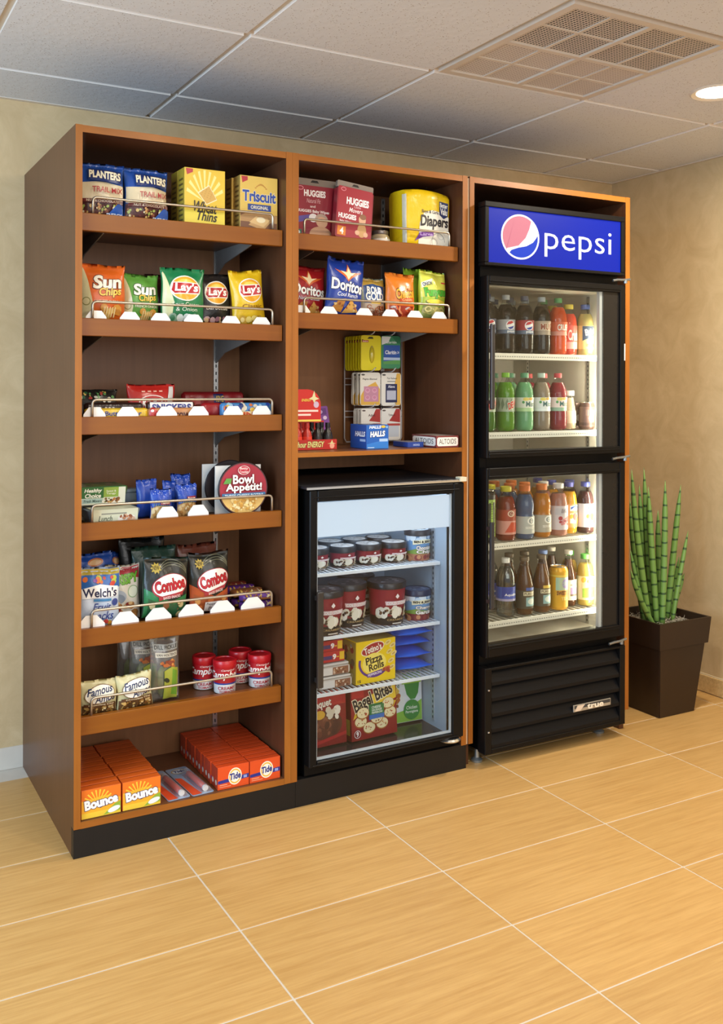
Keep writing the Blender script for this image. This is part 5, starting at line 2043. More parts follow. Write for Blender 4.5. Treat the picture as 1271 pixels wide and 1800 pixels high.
rs = shot(0.769, 0.125, True, 'red energy shot bottle, front row, leftmost in the display')
shot(0.806, 0.125, True, 'red energy shot bottle, front row, under the right of the header', first=rs)
bs = shot(0.846, 0.125, False, 'black energy shot bottle, front row, beside the red ones')
shot(0.885, 0.125, False, 'black energy shot bottle, front row, at the right end', first=bs)
for k, x in enumerate((0.762, 0.800, 0.842, 0.880)):
    shot(x, 0.163, k < 2, ('leftmost red', 'second red', 'third, black', 'rightmost black')[k] + ' energy shot bottle in the second row of the display', first=rs if k < 2 else bs)
pc = thing('purple_card', 'purple blister card standing behind the red counter display', 'blister card', (0.918, 0.225, ZM3 + 0.006), (-0.12, -0.10, 0))
bm = bmesh.new()
prism(bm, rounded(0.078, 0.138, 0.006), 0.002, 'y', 0)
new('card', bm, cm('#7a3f94', rough=0.35), pc)
P = Print(0.078, 0.138)
P.rect(0.1, 0.78, 0.9, 0.95, '#5a2a78')
P.ell(0.5, 0.86, 0.22, 0.06, '#b99ace')
P.rect(0.12, 0.2, 0.6, 0.7, '#cdb4a0')
P.ell(0.8, 0.7, 0.1, 0.05, '#d9c4e3')
P.build(flatfront(0.078), parent=pc)

rk = thing('wire_rack', 'white wire rack hung on the back panel holding blister cards', 'wire rack', (1.20, 0.372, ZM3))
rw = cm('#c6c3c4', rough=0.35, metal=0.2)
bm = bmesh.new()
tube(bm, [(-0.116, 0, 0.40), (-0.116, 0, 0.02), (-0.108, 0, 0.006), (0.130, 0, 0.006), (0.136, 0, 0.02), (0.136, 0, 0.40)], 0.0028, 8)
new('frame', bm, rw, rk, smooth=4)
for z in (0.245, 0.222, 0.122, 0.100, 0.395):
    new('cross_wire', tube(bmesh.new(), [(-0.116, -0.001, z), (0.03 if z > 0.3 else 0.136, -0.001, z)], 0.0022, 6), rw, rk, smooth=4)
for x in (-0.075, 0.012):
    new('upright_wire', tube(bmesh.new(), [(x, -0.003, 0.006), (x, -0.003, 0.395)], 0.0022, 6), rw, rk, smooth=4)
for hx in (-0.075, 0.012):
    for z in (0.4065, 0.2705, 0.1385):
        pts = [(hx, -0.003, z), (hx, -0.130, z), (hx, -0.145, z + 0.004), (hx + 0.004, -0.148, z + 0.011), (hx + 0.010, -0.145, z + 0.014)]
        new('hook', tube(bmesh.new(), pts, 0.0022, 6), rw, rk, smooth=4)


def blister(x, y, z, w, h, col, pf, lab, grp, first=None, ry=0.0):
    if first:
        k = math.sin(y * 913.0)
        return dup(first, (x + 0.0012 * k, y, z), rot=(0, 0.012 * k, 0.0), label=lab, group=grp)
    root = thing('blister_card', lab, 'blister card', (x, y, z), (0, ry, 0), grp)
    bm = bmesh.new()
    prism(bm, [(p, q - h) for p, q in rounded(w, h, 0.011)], 0.001, 'y', 0)
    new('card', bm, cm(col, rough=0.35), root)
    P = Print(w, h)
    pf(P)
    P.build(flatfront(w, 0, -h), parent=root)
    return root


def balm(P):
    P.rect(0.03, 0.02, 0.97, 0.98, '#e5d91f')
    P.poly([(0.32, 0.90), (0.62, 0.90), (0.58, 0.96), (0.4, 0.96)], '#3c3a1c')
    P.rect(0.015, 0.015, 0.03, 0.985, '#b0a41c')  # darker left rim: shade between the hung cards, painted in
    P.rect(0.05, 0.80, 0.12, 0.88, '#3c3a1c')
    P.rect(0.07, 0.80, 0.38, 0.86, '#b5322a')
    P.txt('balm', 0.10, 0.81, 0.35, 0.85, '#f4e7d0', b=0.02)
    P.ell(0.54, 0.46, 0.13, 0.25, '#a89c20', 16)
    P.rect(0.47, 0.26, 0.61, 0.62, '#d8c7b5')
    P.rect(0.48, 0.30, 0.60, 0.42, '#b5322a')
    P.ell(0.54, 0.62, 0.06, 0.05, '#e8e2dc')


def capsule(x, y, z, lx, lz, r, col, parent, name='blister', mat=None, n=10):
    bm = bmesh.new()
    bmesh.ops.create_uvsphere(bm, u_segments=12, v_segments=8, radius=1.0)
    for v in bm.verts:
        v.co = (x + v.co.x * lx, y + min(0, v.co.y) * r, z + v.co.z * lz)
    return new(name, bm, mat or cm(col, rough=0.15, coat=0.5), parent, smooth=4)


ypr = None
HY = 0.245
for k in range(7):
    y = HY + k * 0.0185
    o = blister(1.125 - 0.0006 * k, y, 1.553, 0.086, 0.1285, '#e0d41e', balm,
                ['front', 'second', 'third', 'fourth', 'fifth', 'sixth', 'rearmost'][k] + ' yellow lip balm card on the upper left hook', 'lip balm cards on the wire rack', first=ypr)
    if ypr is None:
        ypr = o
        capsule(0.003, 0, -0.072, 0.010, 0.030, 0.010, '#cdbb33', o)


def clar(P):
    P.rect(0.03, 0.02, 0.97, 0.98, '#3f8a5d')
    P.poly([(0.03, 0.98), (0.5, 0.98), (0.36, 0.80), (0.03, 0.72)], '#e4e6e2')
    P.poly([(0.55, 0.98), (0.97, 0.98), (0.97, 0.76), (0.8, 0.80)], '#2f6f4a')
    P.txt('Claritin', 0.25, 0.77, 0.78, 0.85, '#e9efe9', b=0.01, sh=0.1)
    P.rect(0.12, 0.14, 0.97, 0.72, '#2f57a6')
    P.poly([(0.12, 0.14), (0.97, 0.14), (0.97, 0.28), (0.12, 0.22)], '#5a9a52')
    P.rect(0.12, 0.26, 0.97, 0.34, '#b9cbe3')
    P.txt('Claritin', 0.20, 0.44, 0.78, 0.56, '#f2f4f8', b=0.03, sh=0.1)
    P.txt('24', 0.82, 0.46, 0.92, 0.54, '#f2f4f8')


blister(1.2105, HY, 1.553, 0.084, 0.121, '#3f8a5d', clar, 'green and blue allergy tablet card on the upper right hook', None)


def pepto(P):
    P.rect(0.03, 0.02, 0.97, 0.98, '#e2e0d6')
    P.poly([(0.03, 0.02), (0.97, 0.02), (0.97, 0.5), (0.75, 0.72), (0.25, 0.55), (0.03, 0.3)], '#dcae4e')
    P.ell(0.14, 0.93, 0.09, 0.025, '#4a4a48')
    P.txt('Pepto-Bismol', 0.12, 0.76, 0.82, 0.83, '#2c2c2e', b=0.02)
    P.rect(0.18, 0.12, 0.90, 0.58, '#c48ba4')
    for i in range(2):
        for j in range(2):
            P.ell(0.36 + 0.34 * i, 0.24 + 0.22 * j, 0.12, 0.075, '#d9a3bb')
            P.ell(0.36 + 0.34 * i, 0.25 + 0.22 * j, 0.08, 0.045, '#c984a2')


mpr = None
for k, dy in enumerate((0, 0.022, 0.033, 0.056, 0.066)):
    o = blister(1.123, HY + dy, 1.417, 0.086, 0.122, '#e2e0d6', pepto, ['front', 'second', 'third', 'fourth', 'rearmost'][k] + ' pink tablet card on the middle left hook', 'pink tablet cards on the wire rack', first=mpr)
    mpr = mpr or o


def adv(P):
    P.rect(0.03, 0.02, 0.97, 0.98, '#e3e0d6')
    P.poly([(0.97, 0.02), (0.97, 0.98), (0.78, 0.98), (0.62, 0.5), (0.7, 0.02)], '#dcae4e')
    P.ell(0.14, 0.93, 0.09, 0.025, '#4a4a48')
    P.txt('Pain Reliever', 0.30, 0.80, 0.80, 0.86, '#3c3c3e', b=0.01)
    P.rect(0.3, 0.72, 0.72, 0.75, '#8a8a86')
    P.rect(0.22, 0.10, 0.80, 0.66, '#2b2f55')
    P.txt('Aleve', 0.34, 0.54, 0.68, 0.62, '#dfe3ee', b=0.02)
    P.rect(0.28, 0.18, 0.74, 0.46, '#b9bccb')


blister(1.212, HY, 1.417, 0.086, 0.123, '#e3e0d6', adv, 'white and dark blue tablet card on the middle right hook', None)


def redcard(t):
    def f(P):
        P.rect(0.03, 0.02, 0.97, 0.98, '#e2ded6')
        P.poly([(0.97, 0.98), (0.97, 0.55), (0.4, 0.60), (0.62, 0.80), (0.75, 0.98)], '#a8322f')
        P.ell(0.14, 0.93, 0.09, 0.025, '#5a4a48')
        P.txt(t, 0.36, 0.74, 0.70, 0.82, '#4a2a2a', b=0.02)
        P.rect(0.3, 0.45, 0.97, 0.52, '#b54a44')
        P.rect(0.2, 0.1, 0.9, 0.45, '#c9ced6')
    return f


mpr = None
for k in range(6):
    o = blister(1.126, HY + k * 0.011, 1.285, 0.084, 0.115, '#e2ded6', redcard('Advil'), ['front', 'second', 'third', 'fourth', 'fifth', 'rearmost'][k] + ' white and red tablet card on the lower left hook', 'white and red tablet cards on the wire rack', first=mpr)
    mpr = mpr or o
blister(1.212, HY, 1.285, 0.084, 0.118, '#e2ded6', redcard('Tylenol'), 'white and red tablet card on the lower right hook', None)

# cough drops, mint tin, mint box


def halls(P):
    P.rect(0.01, 0.01, 0.99, 0.99, '#1d5cb0')
    P.poly([(0.01, 0.01), (0.99, 0.01), (0.99, 0.4), (0.01, 0.2)], '#2f79c9')
    P.txt('HALLS', 0.16, 0.50, 0.84, 0.74, '#f4f6fa', b=0.05, sh=0.15, o='#12285a', ow=0.06, rot=3)
    P.rect(0.58, 0.30, 0.96, 0.42, '#a9c6e8')
    P.rect(0.05, 0.04, 0.35, 0.07, '#cfe0f2')
    P.txt('HALLS', 0.12, 0.84, 0.66, 0.97, '#e4ecf7', b=0.04, sh=0.15)
    P.ell(0.76, 0.92, 0.10, 0.055, '#d9b53c')
    P.ell(0.92, 0.90, 0.05, 0.05, '#7fb0dc')


carton('cough_drop_box', 'blue cough drop display box in front of the wire rack', 'cough drop box', 1.043, 0.055, ZM3, 0.088, 0.115, 0.083, '#1d5cb0', halls,
       lambda P: (P.rect(0.01, 0.01, 0.99, 0.99, '#1b54a3'), P.txt('HALLS', 0.30, 0.50, 0.92, 0.72, '#f4f6fa', b=0.05, sh=0.15, o='#12285a', ow=0.06), P.rect(0.6, 0.3, 0.94, 0.4, '#a9c6e8')),
       lambda P: (P.rect(0.08, 0.08, 0.92, 0.92, '#123a78'), P.blobs(0.15, 0.15, 0.85, 0.85, 24, 0.07, ['#d9b53c', '#2f79c9', '#e4ecf7', '#1d5cb0'], 3)))
carton('mint_tin', 'low dark blue mint tin between the cough drops and the mint box', 'mint tin', 1.212, 0.075, ZM3, 0.066, 0.10, 0.018, '#24408f',
       lambda P: (P.rect(0.01, 0.05, 0.99, 0.95, '#24408f'), P.txt('mints', 0.35, 0.25, 0.75, 0.75, '#b9c6e8', b=0.01)), lambda P: P.rect(0.01, 0.05, 0.99, 0.95, '#27479c'),
       lambda P: (P.rect(0.03, 0.03, 0.97, 0.97, '#b9b4b8'), P.rect(0.1, 0.1, 0.9, 0.9, '#8f8f9a')))


def alt(P):
    P.rect(0.01, 0.02, 0.99, 0.98, '#7a3030')
    P.poly([(0.08, 0.12), (0.92, 0.12), (0.97, 0.25), (0.97, 0.75), (0.92, 0.88), (0.08, 0.88), (0.03, 0.75), (0.03, 0.25)], '#ece6dc')
    P.txt('ALTOIDS', 0.12, 0.30, 0.88, 0.74, '#2c2828', b=0.005)


carton('mint_box', 'white and maroon mint carton at the right end of the fixed shelf', 'mint box', 1.306, 0.012, ZM3, 0.095, 0.16, 0.041, '#7a3030', alt, alt,
       lambda P: (P.rect(0.01, 0.01, 0.99, 0.99, '#6a2a2a'), P.rect(0.08, 0.06, 0.92, 0.94, '#d9d2c8'), P.rect(0.14, 0.1, 0.86, 0.9, '#b9b0a6')))

# ------------------------------------------------------------------ frozen goods


def tub(name, lab, x, y, z, r0_, r1_, h, body, pf, lidc='#221d20', grp=None, lidtop=None, first=None):
    if first:
        return dup(first, (x, y, z), label=lab)
    root = thing(name, lab, 'ice cream tub', (x, y, z), (0, 0, 0), grp)
    hb = h - 0.016
    bm = lathe(bmesh.new(), [(r0_, 0), (r0_ + 0.001, 0.001), (r1_, hb)], 28)
    new('cup', bm, cm(body, rough=0.4), root, smooth=0.7)
    bm = lathe(bmesh.new(), [(r1_ + 0.001, hb - 0.008), (r1_ + 0.0035, hb - 0.007), (r1_ + 0.0035, hb + 0.011), (r1_ + 0.001, h - 0.002), (r1_ - 0.003, h - 0.003), (0, h - 0.003)], 28)
    ld = new('lid', bm, cm(lidc, rough=0.3), root, smooth=0.7)
    if lidtop:
        P = Print(2 * r1_, 2 * r1_)
        P.ell(0.5, 0.5, 0.44, 0.44, lidtop[0], 24)
        P.blobs(0.25, 0.25, 0.75, 0.75, 26, 0.06, lidtop, 3)
        P.build(lambda u, v, o: (u - r1_, v - r1_, h - 0.003 + o), name='lid_print', parent=ld)
    W = math.pi * r1_ * 1.15
    P = Print(W, hb - 0.004)
    pf(P)

    def f(u, v, o):
        r = r0_ + (r1_ - r0_) * (v + 0.001) / hb + o + 0.0004
        a = (u - W / 2) / r1_
        return (r * math.sin(a), -r * math.cos(a), v + 0.001)
    P.build(f, maxe=0.005, base=0.0006, step=0.00014, name='wrap_label', parent=root)
    return root


def coldstone(big):
    def f(P):
        P.rect(0, 0, 1, 1, '#8c1c2c')
        P.rect(0, 0, 1, 0.24, '#231a19')
        P.blobs(0.22, 0.28, 0.80, 0.42, 34, 0.055, ['#e9e2cf', '#d9cdb0', '#f1ecdf', '#cbbd9c'], 3)
        P.blobs(0.25, 0.28, 0.78, 0.42, 12, 0.018, ['#3a2622', '#6a4a32'], 5)
        P.poly([(0.34, 0.55), (0.68, 0.55), (0.70, 0.66), (0.33, 0.66)], '#e3b9bd')
        P.txt('COLD STONE', 0.35, 0.56, 0.67, 0.65, '#f7f2f0', b=0.04, o='#5c101c', ow=0.03)
        P.poly([(0.505, 0.72), (0.535, 0.78), (0.505, 0.86), (0.475, 0.78)], '#f0e6e4')
        P.txt('CREAMERY', 0.36, 0.13, 0.66, 0.18, '#b59a6a')
        P.rect(0.44, 0.04, 0.60, 0.07, '#d9d2c8')
    return f


def benj(low, t1, t2):
    def f(P):
        P.rect(0, 0, 1, 1, '#6f9fd0')
        P.blobs(0.05, 0.62, 0.95, 0.95, 14, 0.07, ['#dbe8f4', '#c3d8ec'], 3)
        P.rect(0, 0, 1, 0.36, low)
        P.poly([(0, 0.3), (0.3, 0.46), (0.6, 0.38), (1, 0.5), (1, 0.30), (0, 0.2)], '#7fa04a')
        P.rect(0, 0, 1, 0.26, low)
        P.poly([(0.24, 0.62), (0.5, 0.68), (0.78, 0.64), (0.78, 0.80), (0.5, 0.83), (0.24, 0.79)], '#efe9c8')
        P.txt("BEN & JERRY'S", 0.27, 0.665, 0.75, 0.785, '#23201f', b=0.05)
        P.txt(t1, 0.32, 0.42, 0.70, 0.58, '#f4efe6', b=0.04, o='#4a1f28', ow=0.05)
        P.txt(t2, 0.32, 0.25, 0.70, 0.41, '#f4efe6', b=0.04, o='#4a1f28', ow=0.05)
        P.blobs(0.05, 0.02, 0.95, 0.16, 20, 0.05, ['#8a3a3c', '#c98a63', '#5f2430'], 7)
    return f


LT = ['#d9d2cc', '#f1ece6', '#8f8a88', '#c9b8a8']
GS = 'small ice cream tubs on the upper freezer shelf'
t0 = tub('ice_cream_tub', 'small maroon ice cream tub, leftmost on the upper freezer shelf', 0.843, 0.135, 0.7425, 0.040, 0.0465, 0.074, '#8c1c2c', coldstone(0), grp=GS, lidtop=LT)
tub('ice_cream_tub', 'small maroon ice cream tub, second from left on the upper freezer shelf', 0.945, 0.130, 0.7425, 0, 0, 0, '', None, first=t0)
tub('ice_cream_tub', 'small maroon ice cream tub, third from left on the upper freezer shelf', 1.047, 0.130, 0.7425, 0, 0, 0, '', None, first=t0)
tub('ice_cream_tub', 'small maroon ice cream tub, fourth from left on the upper freezer shelf', 1.149, 0.125, 0.7425, 0, 0, 0, '', None, first=t0)
tub('ice_cream_tub', 'pale blue ice cream pint at the right of the upper freezer shelf', 1.2465, 0.115, 0.7425, 0.039, 0.0455, 0.112, '#6f9fd0', benj('#b5785a', 'Chocolate', 'Chip'), lidc='#2c2a30', lidtop=['#dfe6ec', '#3a3a40'])
for k, (x, y) in enumerate(((0.855, 0.245), (0.955, 0.240), (1.055, 0.242), (1.155, 0.240))):
    tub('ice_cream_tub', ('leftmost', 'second', 'third', 'rightmost')[k] + ' dark lidded ice cream tub in the back row of the upper freezer shelf', x, y, 0.7425, 0, 0, 0, '', None, first=t0)
GB = 'large ice cream tubs on the middle freezer shelf'
b0 = tub('ice_cream_tub', 'large maroon ice cream tub, middle of the front row, middle freezer shelf', 0.984, 0.163, 0.5295, 0.057, 0.0665, 0.150, '#8c1c2c', coldstone(1), grp=GB, lidtop=['#4a4246', '#8a8488', '#2c282a'])
tub('ice_cream_tub', 'large maroon ice cream tub partly behind the freezer handle', 0.856, 0.098, 0.5295, 0, 0, 0, '', None, first=b0)
tub('ice_cream_tub', 'large maroon ice cream tub beside the pale blue pint, middle freezer shelf', 1.1215, 0.122, 0.5295, 0, 0, 0, '', None, first=b0)
tub('ice_cream_tub', 'large maroon ice cream tub hidden in the back row of the middle freezer shelf', 1.078, 0.270, 0.5295, 0, 0, 0, '', None, first=b0)
tub('ice_cream_tub', 'pale blue ice cream pint with dark blue lid on the middle freezer shelf', 1.2445, 0.115, 0.5295, 0.041, 0.049, 0.110, '#6f9fd0', benj('#7a2434', 'Cherry', 'Garcia'), lidc='#1f2a4a', lidtop=['#5a6a90', '#8fa0c0'])


def totino(P):
    P.rect(0.01, 0.01, 0.99, 0.99, '#ecc815')
    P.ell(0.42, 0.80, 0.30, 0.145, '#f3e6c8', 26, 14)
    P.ell(0.42, 0.80, 0.28, 0.125, '#a3222a', 26, 14)
    P.txt("Totino's", 0.20, 0.72, 0.64, 0.88, '#f7f0e2', b=0.03, rot=12)
    P.arc(0.46, 0.48, 0.40, 0.36, 165, 325, 0.86, '#5a2f86', 20)
    P.ell(0.46, 0.45, 0.30, 0.25, '#f4df6a', 24)
    P.txt('Pizza', 0.24, 0.46, 0.66, 0.64, '#2c2418', b=0.03, rot=10)
    P.txt('Rolls', 0.32, 0.30, 0.70, 0.47, '#2c2418', b=0.03, rot=10)
    P.poly([(0.28, 0.13), (0.66, 0.20), (0.66, 0.29), (0.28, 0.22)], '#5a2f86')
    P.txt('PEPPERONI', 0.30, 0.175, 0.64, 0.235, '#f1e6f6', b=0.02, rot=8)
    P.txt('15', 0.04, 0.04, 0.12, 0.11, '#3a2c18', b=0.03)
    for x, y in ((0.80, 0.9), (0.92, 0.82), (0.84, 0.68), (0.95, 0.62), (0.88, 0.46), (0.9, 0.3)):
        P.ell(x, y, 0.085, 0.05, '#e6d28f', 12, 25)
        P.ell(x, y, 0.05, 0.025, '#c9a54f', 10, 25)
    P.blobs(0.68, 0.22, 0.82, 0.34, 9, 0.04, ['#a8402c', '#c9603c'], 2)


carton('pizza_roll_box', 'yellow pizza snack box on the lower freezer shelf', 'frozen food box', 1.043, 0.062, 0.3422, 0.162, 0.125, 0.146, '#e3bd18', totino,
       lambda P: (P.rect(0.02, 0.02, 0.98, 0.98, '#b8a04a'), P.blobs(0.15, 0.1, 0.85, 0.9, 18, 0.08, ['#7a5a3a', '#8f9a9a', '#a33a2c', '#d9c48a'], 3)),
       lambda P: P.rect(0.02, 0.02, 0.98, 0.98, '#8a7438'), rz=0.04)


def nine(P):
    P.rect(0.01, 0.02, 0.99, 0.98, '#b51f26')
    P.rect(0.30, 0.25, 0.62, 0.60, '#3a2a6a')
    P.txt('9', 0.63, 0.22, 0.74, 0.74, '#f4eeea', b=0.05)
    P.rect(0.84, 0.15, 0.985, 0.90, '#e3b92a')
    P.rect(0.75, 0.4, 0.82, 0.5, '#e3b92a')


carton('bagel_snack_box', 'red frozen snack box, upper of two at the left of the lower freezer shelf', 'frozen food box', 0.862, 0.085, 0.4645, 0.125, 0.14, 0.036, '#b51f26', nine, None, lambda P: P.rect(0.01, 0.01, 0.99, 0.99, '#8a2a24'))
carton('bagel_snack_box', 'red frozen snack box, lower of two at the left of the lower freezer shelf', 'frozen food box', 0.868, 0.082, 0.428, 0.125, 0.14, 0.036, '#b51f26', nine)


def parcel(name, lab, x, y, z, w, d, h, body, pf, grp):
    root = thing(name, lab, 'frozen food pack', (x, y, z), (0, 0, 0.03), grp)
    new('tray', B(-w / 2, w / 2, 0, d, 0, h * 0.8, bev=0.008, seg=2), cm(body, rough=0.25), root, smooth=0.6)
    P = Print(w - 0.02, h * 0.6)
    pf(P)
    P.build(flatfront(w - 0.02, 0, h * 0.1), parent=root)
    bm = B(-w / 2 + 0.004, w / 2 - 0.004, 0.004, d - 0.004, h * 0.8, h, bev=0.004, seg=2)
    new('film_lid', bm, cm('#d8d4d0', rough=0.15), root)


def meat(P):
    P.rect(0.0, 0.0, 0.45, 1, '#dcd8d4')
    P.rect(0.45, 0.0, 1, 1, '#8a5a44')
    P.blobs(0.5, 0.15, 0.95, 0.85, 18, 0.035, ['#6f3f2c', '#c9a58a', '#9a6a4c', '#e0cdb9'], 5)


parcel('sandwich_pack', 'white and brown wrapped frozen sandwich, upper of two beside the pizza box', 0.884, 0.070, 0.3845, 0.130, 0.12, 0.040, '#c9beb4', meat, 'wrapped frozen sandwiches')
parcel('sandwich_pack', 'white and brown wrapped frozen sandwich, lower of two beside the pizza box', 0.890, 0.066, 0.3422, 0.130, 0.12, 0.040, '#c9beb4', meat, 'wrapped frozen sandwiches')
carton('frozen_box', 'narrow yellow frozen box behind the red snack boxes', 'frozen food box', 0.966, 0.198, 0.3422, 0.05, 0.12, 0.158, '#e0bb1c', lambda P: P.rect(0.6, 0.02, 0.9, 0.98, '#c94a24'))


def bluebag(x, y, z, w, h, t, lab, rz, seed, tilt=-1.565, pf=None):
    bag('frozen_bag', lab, 'frozen food bag', x, y, z, w, h, t, '#1a66e0', pf, rz=rz, tilt=tilt, seed=seed, grp='shiny blue frozen bags', amp=1.001)


def bb_print(P):
    P.ell(0.40, 0.55, 0.30, 0.15, '#4a6ad0', 20, 15)
    P.txt('UNCRUSTABLES', 0.18, 0.50, 0.66, 0.62, '#8fa6e8', b=0.02, rot=15)


for k, (zz, nm) in enumerate(((0.3655, 'at the bottom of the pile'), (0.4065, 'second from the bottom of the pile'), (0.4475, 'third from the bottom of the pile'), (0.4880, 'on top of the pile'))):
    bluebag(1.289 - 0.002 * (k % 2), 0.150 + 0.012 * (k % 3), zz, 0.205, 0.158, 0.0355, 'shiny blue frozen bag ' + nm, math.pi / 2, 71 + k, pf=bb_print if k == 3 else None)


def bagel(P):
    P.rect(0.01, 0.01, 0.99, 0.99, '#8f1b22')
    P.rect(0.02, 0.80, 0.28, 0.985, '#b5242a')
    P.poly([(0.04, 0.40), (0.14, 0.46), (0.2, 0.36), (0.34, 0.62), (0.16, 0.74)], '#d9b52a')
    P.poly([(0.08, 0.56), (0.30, 0.74), (0.62, 0.90), (0.97, 0.985), (0.99, 0.68), (0.80, 0.62), (0.5, 0.62), (0.25, 0.50)], '#ecc83a')
    P.poly([(0.70, 0.66), (0.99, 0.62), (0.92, 0.50), (0.74, 0.52)], '#e0bb2c')
    P.txt('Bagel Bites', 0.05, 0.58, 0.92, 0.90, '#1f1d22', b=0.03, rot=17, o='#f6efcf', ow=0.05)
    P.rect(0.38, 0.40, 0.70, 0.64, '#2f7a45')
    P.rect(0.38, 0.34, 0.70, 0.44, '#2f6fc0')
    P.txt('CHEESE', 0.43, 0.57, 0.63, 0.61, '#e9f0e4', b=0.02)
    P.txt('SAUSAGE', 0.43, 0.51, 0.65, 0.55, '#e9f0e4', b=0.02)
    P.txt('PEPPERONI', 0.43, 0.46, 0.66, 0.495, '#e9f0e4', b=0.02)
    P.txt('two trays', 0.46, 0.36, 0.63, 0.41, '#e9f0f8', b=0.02)
    for x, y in ((0.20, 0.34), (0.38, 0.20), (0.66, 0.24), (0.84, 0.42), (0.80, 0.60), (0.54, 0.36), (0.24, 0.5)):
        P.ell(x, y, 0.135, 0.11, '#a86a34', 18)
        P.ell(x, y + 0.01, 0.125, 0.098, '#ecdcae', 18)
        P.blobs(x - 0.08, y - 0.05, x + 0.08, y + 0.06, 7, 0.014, ['#b5432c', '#c98a4a', '#8f5a2c'], int(x * 100))
    P.rect(0.38, 0.40, 0.70, 0.62, '#2f7a45')
    P.rect(0.38, 0.36, 0.70, 0.44, '#2f6fc0')
    P.txt('CHEESE', 0.43, 0.555, 0.63, 0.60, '#e9f0e4', b=0.02)
    P.txt('SAUSAGE', 0.43, 0.505, 0.65, 0.545, '#e9f0e4', b=0.02)
    P.txt('PEPPERONI', 0.43, 0.455, 0.66, 0.495, '#e9f0e4', b=0.02)
    P.ell(0.11, 0.13, 0.07, 0.075, '#e9dede')
    P.ell(0.11, 0.13, 0.06, 0.063, '#7a1a20')
    P.txt('9', 0.085, 0.08, 0.135, 0.18, '#f6f0ee', b=0.04)


carton('frozen_box', 'dark red mini bagel pizza box standing on the freezer floor', 'frozen food box', 1.048, 0.075, 0.1462, 0.190, 0.05, 0.180, '#8f1b22', bagel,
       lambda P: (P.rect(0.02, 0.02, 0.98, 0.98, '#7a1a20'), P.rect(0.2, 0.1, 0.8, 0.4, '#b59a3a')), None, rot=(-0.06, 0, 0.06))


def parm(P):
    P.rect(0.01, 0.01, 0.99, 0.99, '#e3e8ea')
    P.poly([(0.01, 0.01), (0.99, 0.01), (0.99, 0.42), (0.6, 0.25), (0.01, 0.16)], '#8cc24a')
    P.txt('Healthy', 0.02, 0.82, 0.46, 0.94, '#2f6a5a', b=0.01)
    P.txt('Choice', 0.06, 0.70, 0.42, 0.80, '#2f6a5a', b=0.01)
    P.poly([(0.48, 0.98), (0.97, 0.98), (0.90, 0.55), (0.82, 0.44), (0.70, 0.44), (0.60, 0.55)], '#2f8f3f')
    P.rect(0.48, 0.76, 0.98, 0.90, '#9ccf3a')
    P.txt('Complete Meal', 0.53, 0.835, 0.93, 0.88, '#3a6a2a', b=0.01)
    P.txt('Dinner', 0.62, 0.775, 0.86, 0.82, '#3a6a2a', b=0.01)
    P.ell(0.25, 0.42, 0.30, 0.20, '#e9ebe6', 20)
    P.blobs(0.06, 0.34, 0.42, 0.56, 26, 0.055, ['#b5642c', '#d99a3a', '#a83a2c', '#e6cf8a', '#6f3a26'], 4)
    P.blobs(0.05, 0.58, 0.40, 0.70, 10, 0.06, ['#e3c860', '#d9b54a'], 6)
    P.ell(0.72, 0.24, 0.21, 0.20, '#2f8f3f', 24)
    P.txt('Chicken', 0.58, 0.25, 0.86, 0.32, '#eef6e8', b=0.015)
    P.txt('Parmigiana', 0.56, 0.16, 0.88, 0.23, '#eef6e8', b=0.015)


carton('frozen_box', 'white and green chicken dinner box at the right of the freezer floor', 'frozen food box', 1.210, 0.150, 0.1462, 0.162, 0.045, 0.180, '#dfe6e2', parm, rot=(-0.05, 0, -0.03))


def banq(P):
    P.rect(0.01, 0.01, 0.99, 0.99, '#8a1a20')
    P.rect(0.01, 0.72, 0.99, 0.985, '#b0242a')
    P.txt('Banquet', 0.02, 0.66, 0.62, 0.84, '#f2e9dc', b=0.03, o='#5a1014', ow=0.03, rot=6)
    P.ell(0.45, 0.38, 0.44, 0.26, '#5c2f24', 22)
    P.blobs(0.2, 0.22, 0.75, 0.5, 24, 0.07, ['#6f3a2a', '#4a2620', '#83503c'], 3)
    P.blobs(0.5, 0.5, 0.8, 0.66, 10, 0.08, ['#d9cdb8', '#efe6d6'], 4)
    P.ell(0.3, 0.58, 0.14, 0.08, '#d9a83a')
    P.poly([(0.01, 0.02), (0.99, 0.16), (0.99, 0.22), (0.01, 0.08)], '#b0242a')


carton('frozen_box', 'dark red meatloaf dinner box at the left of the freezer floor', 'frozen food box', 0.866, 0.080, 0.1462, 0.150, 0.045, 0.185, '#8a1a20', banq, rot=(-0.06, 0, 0.04))
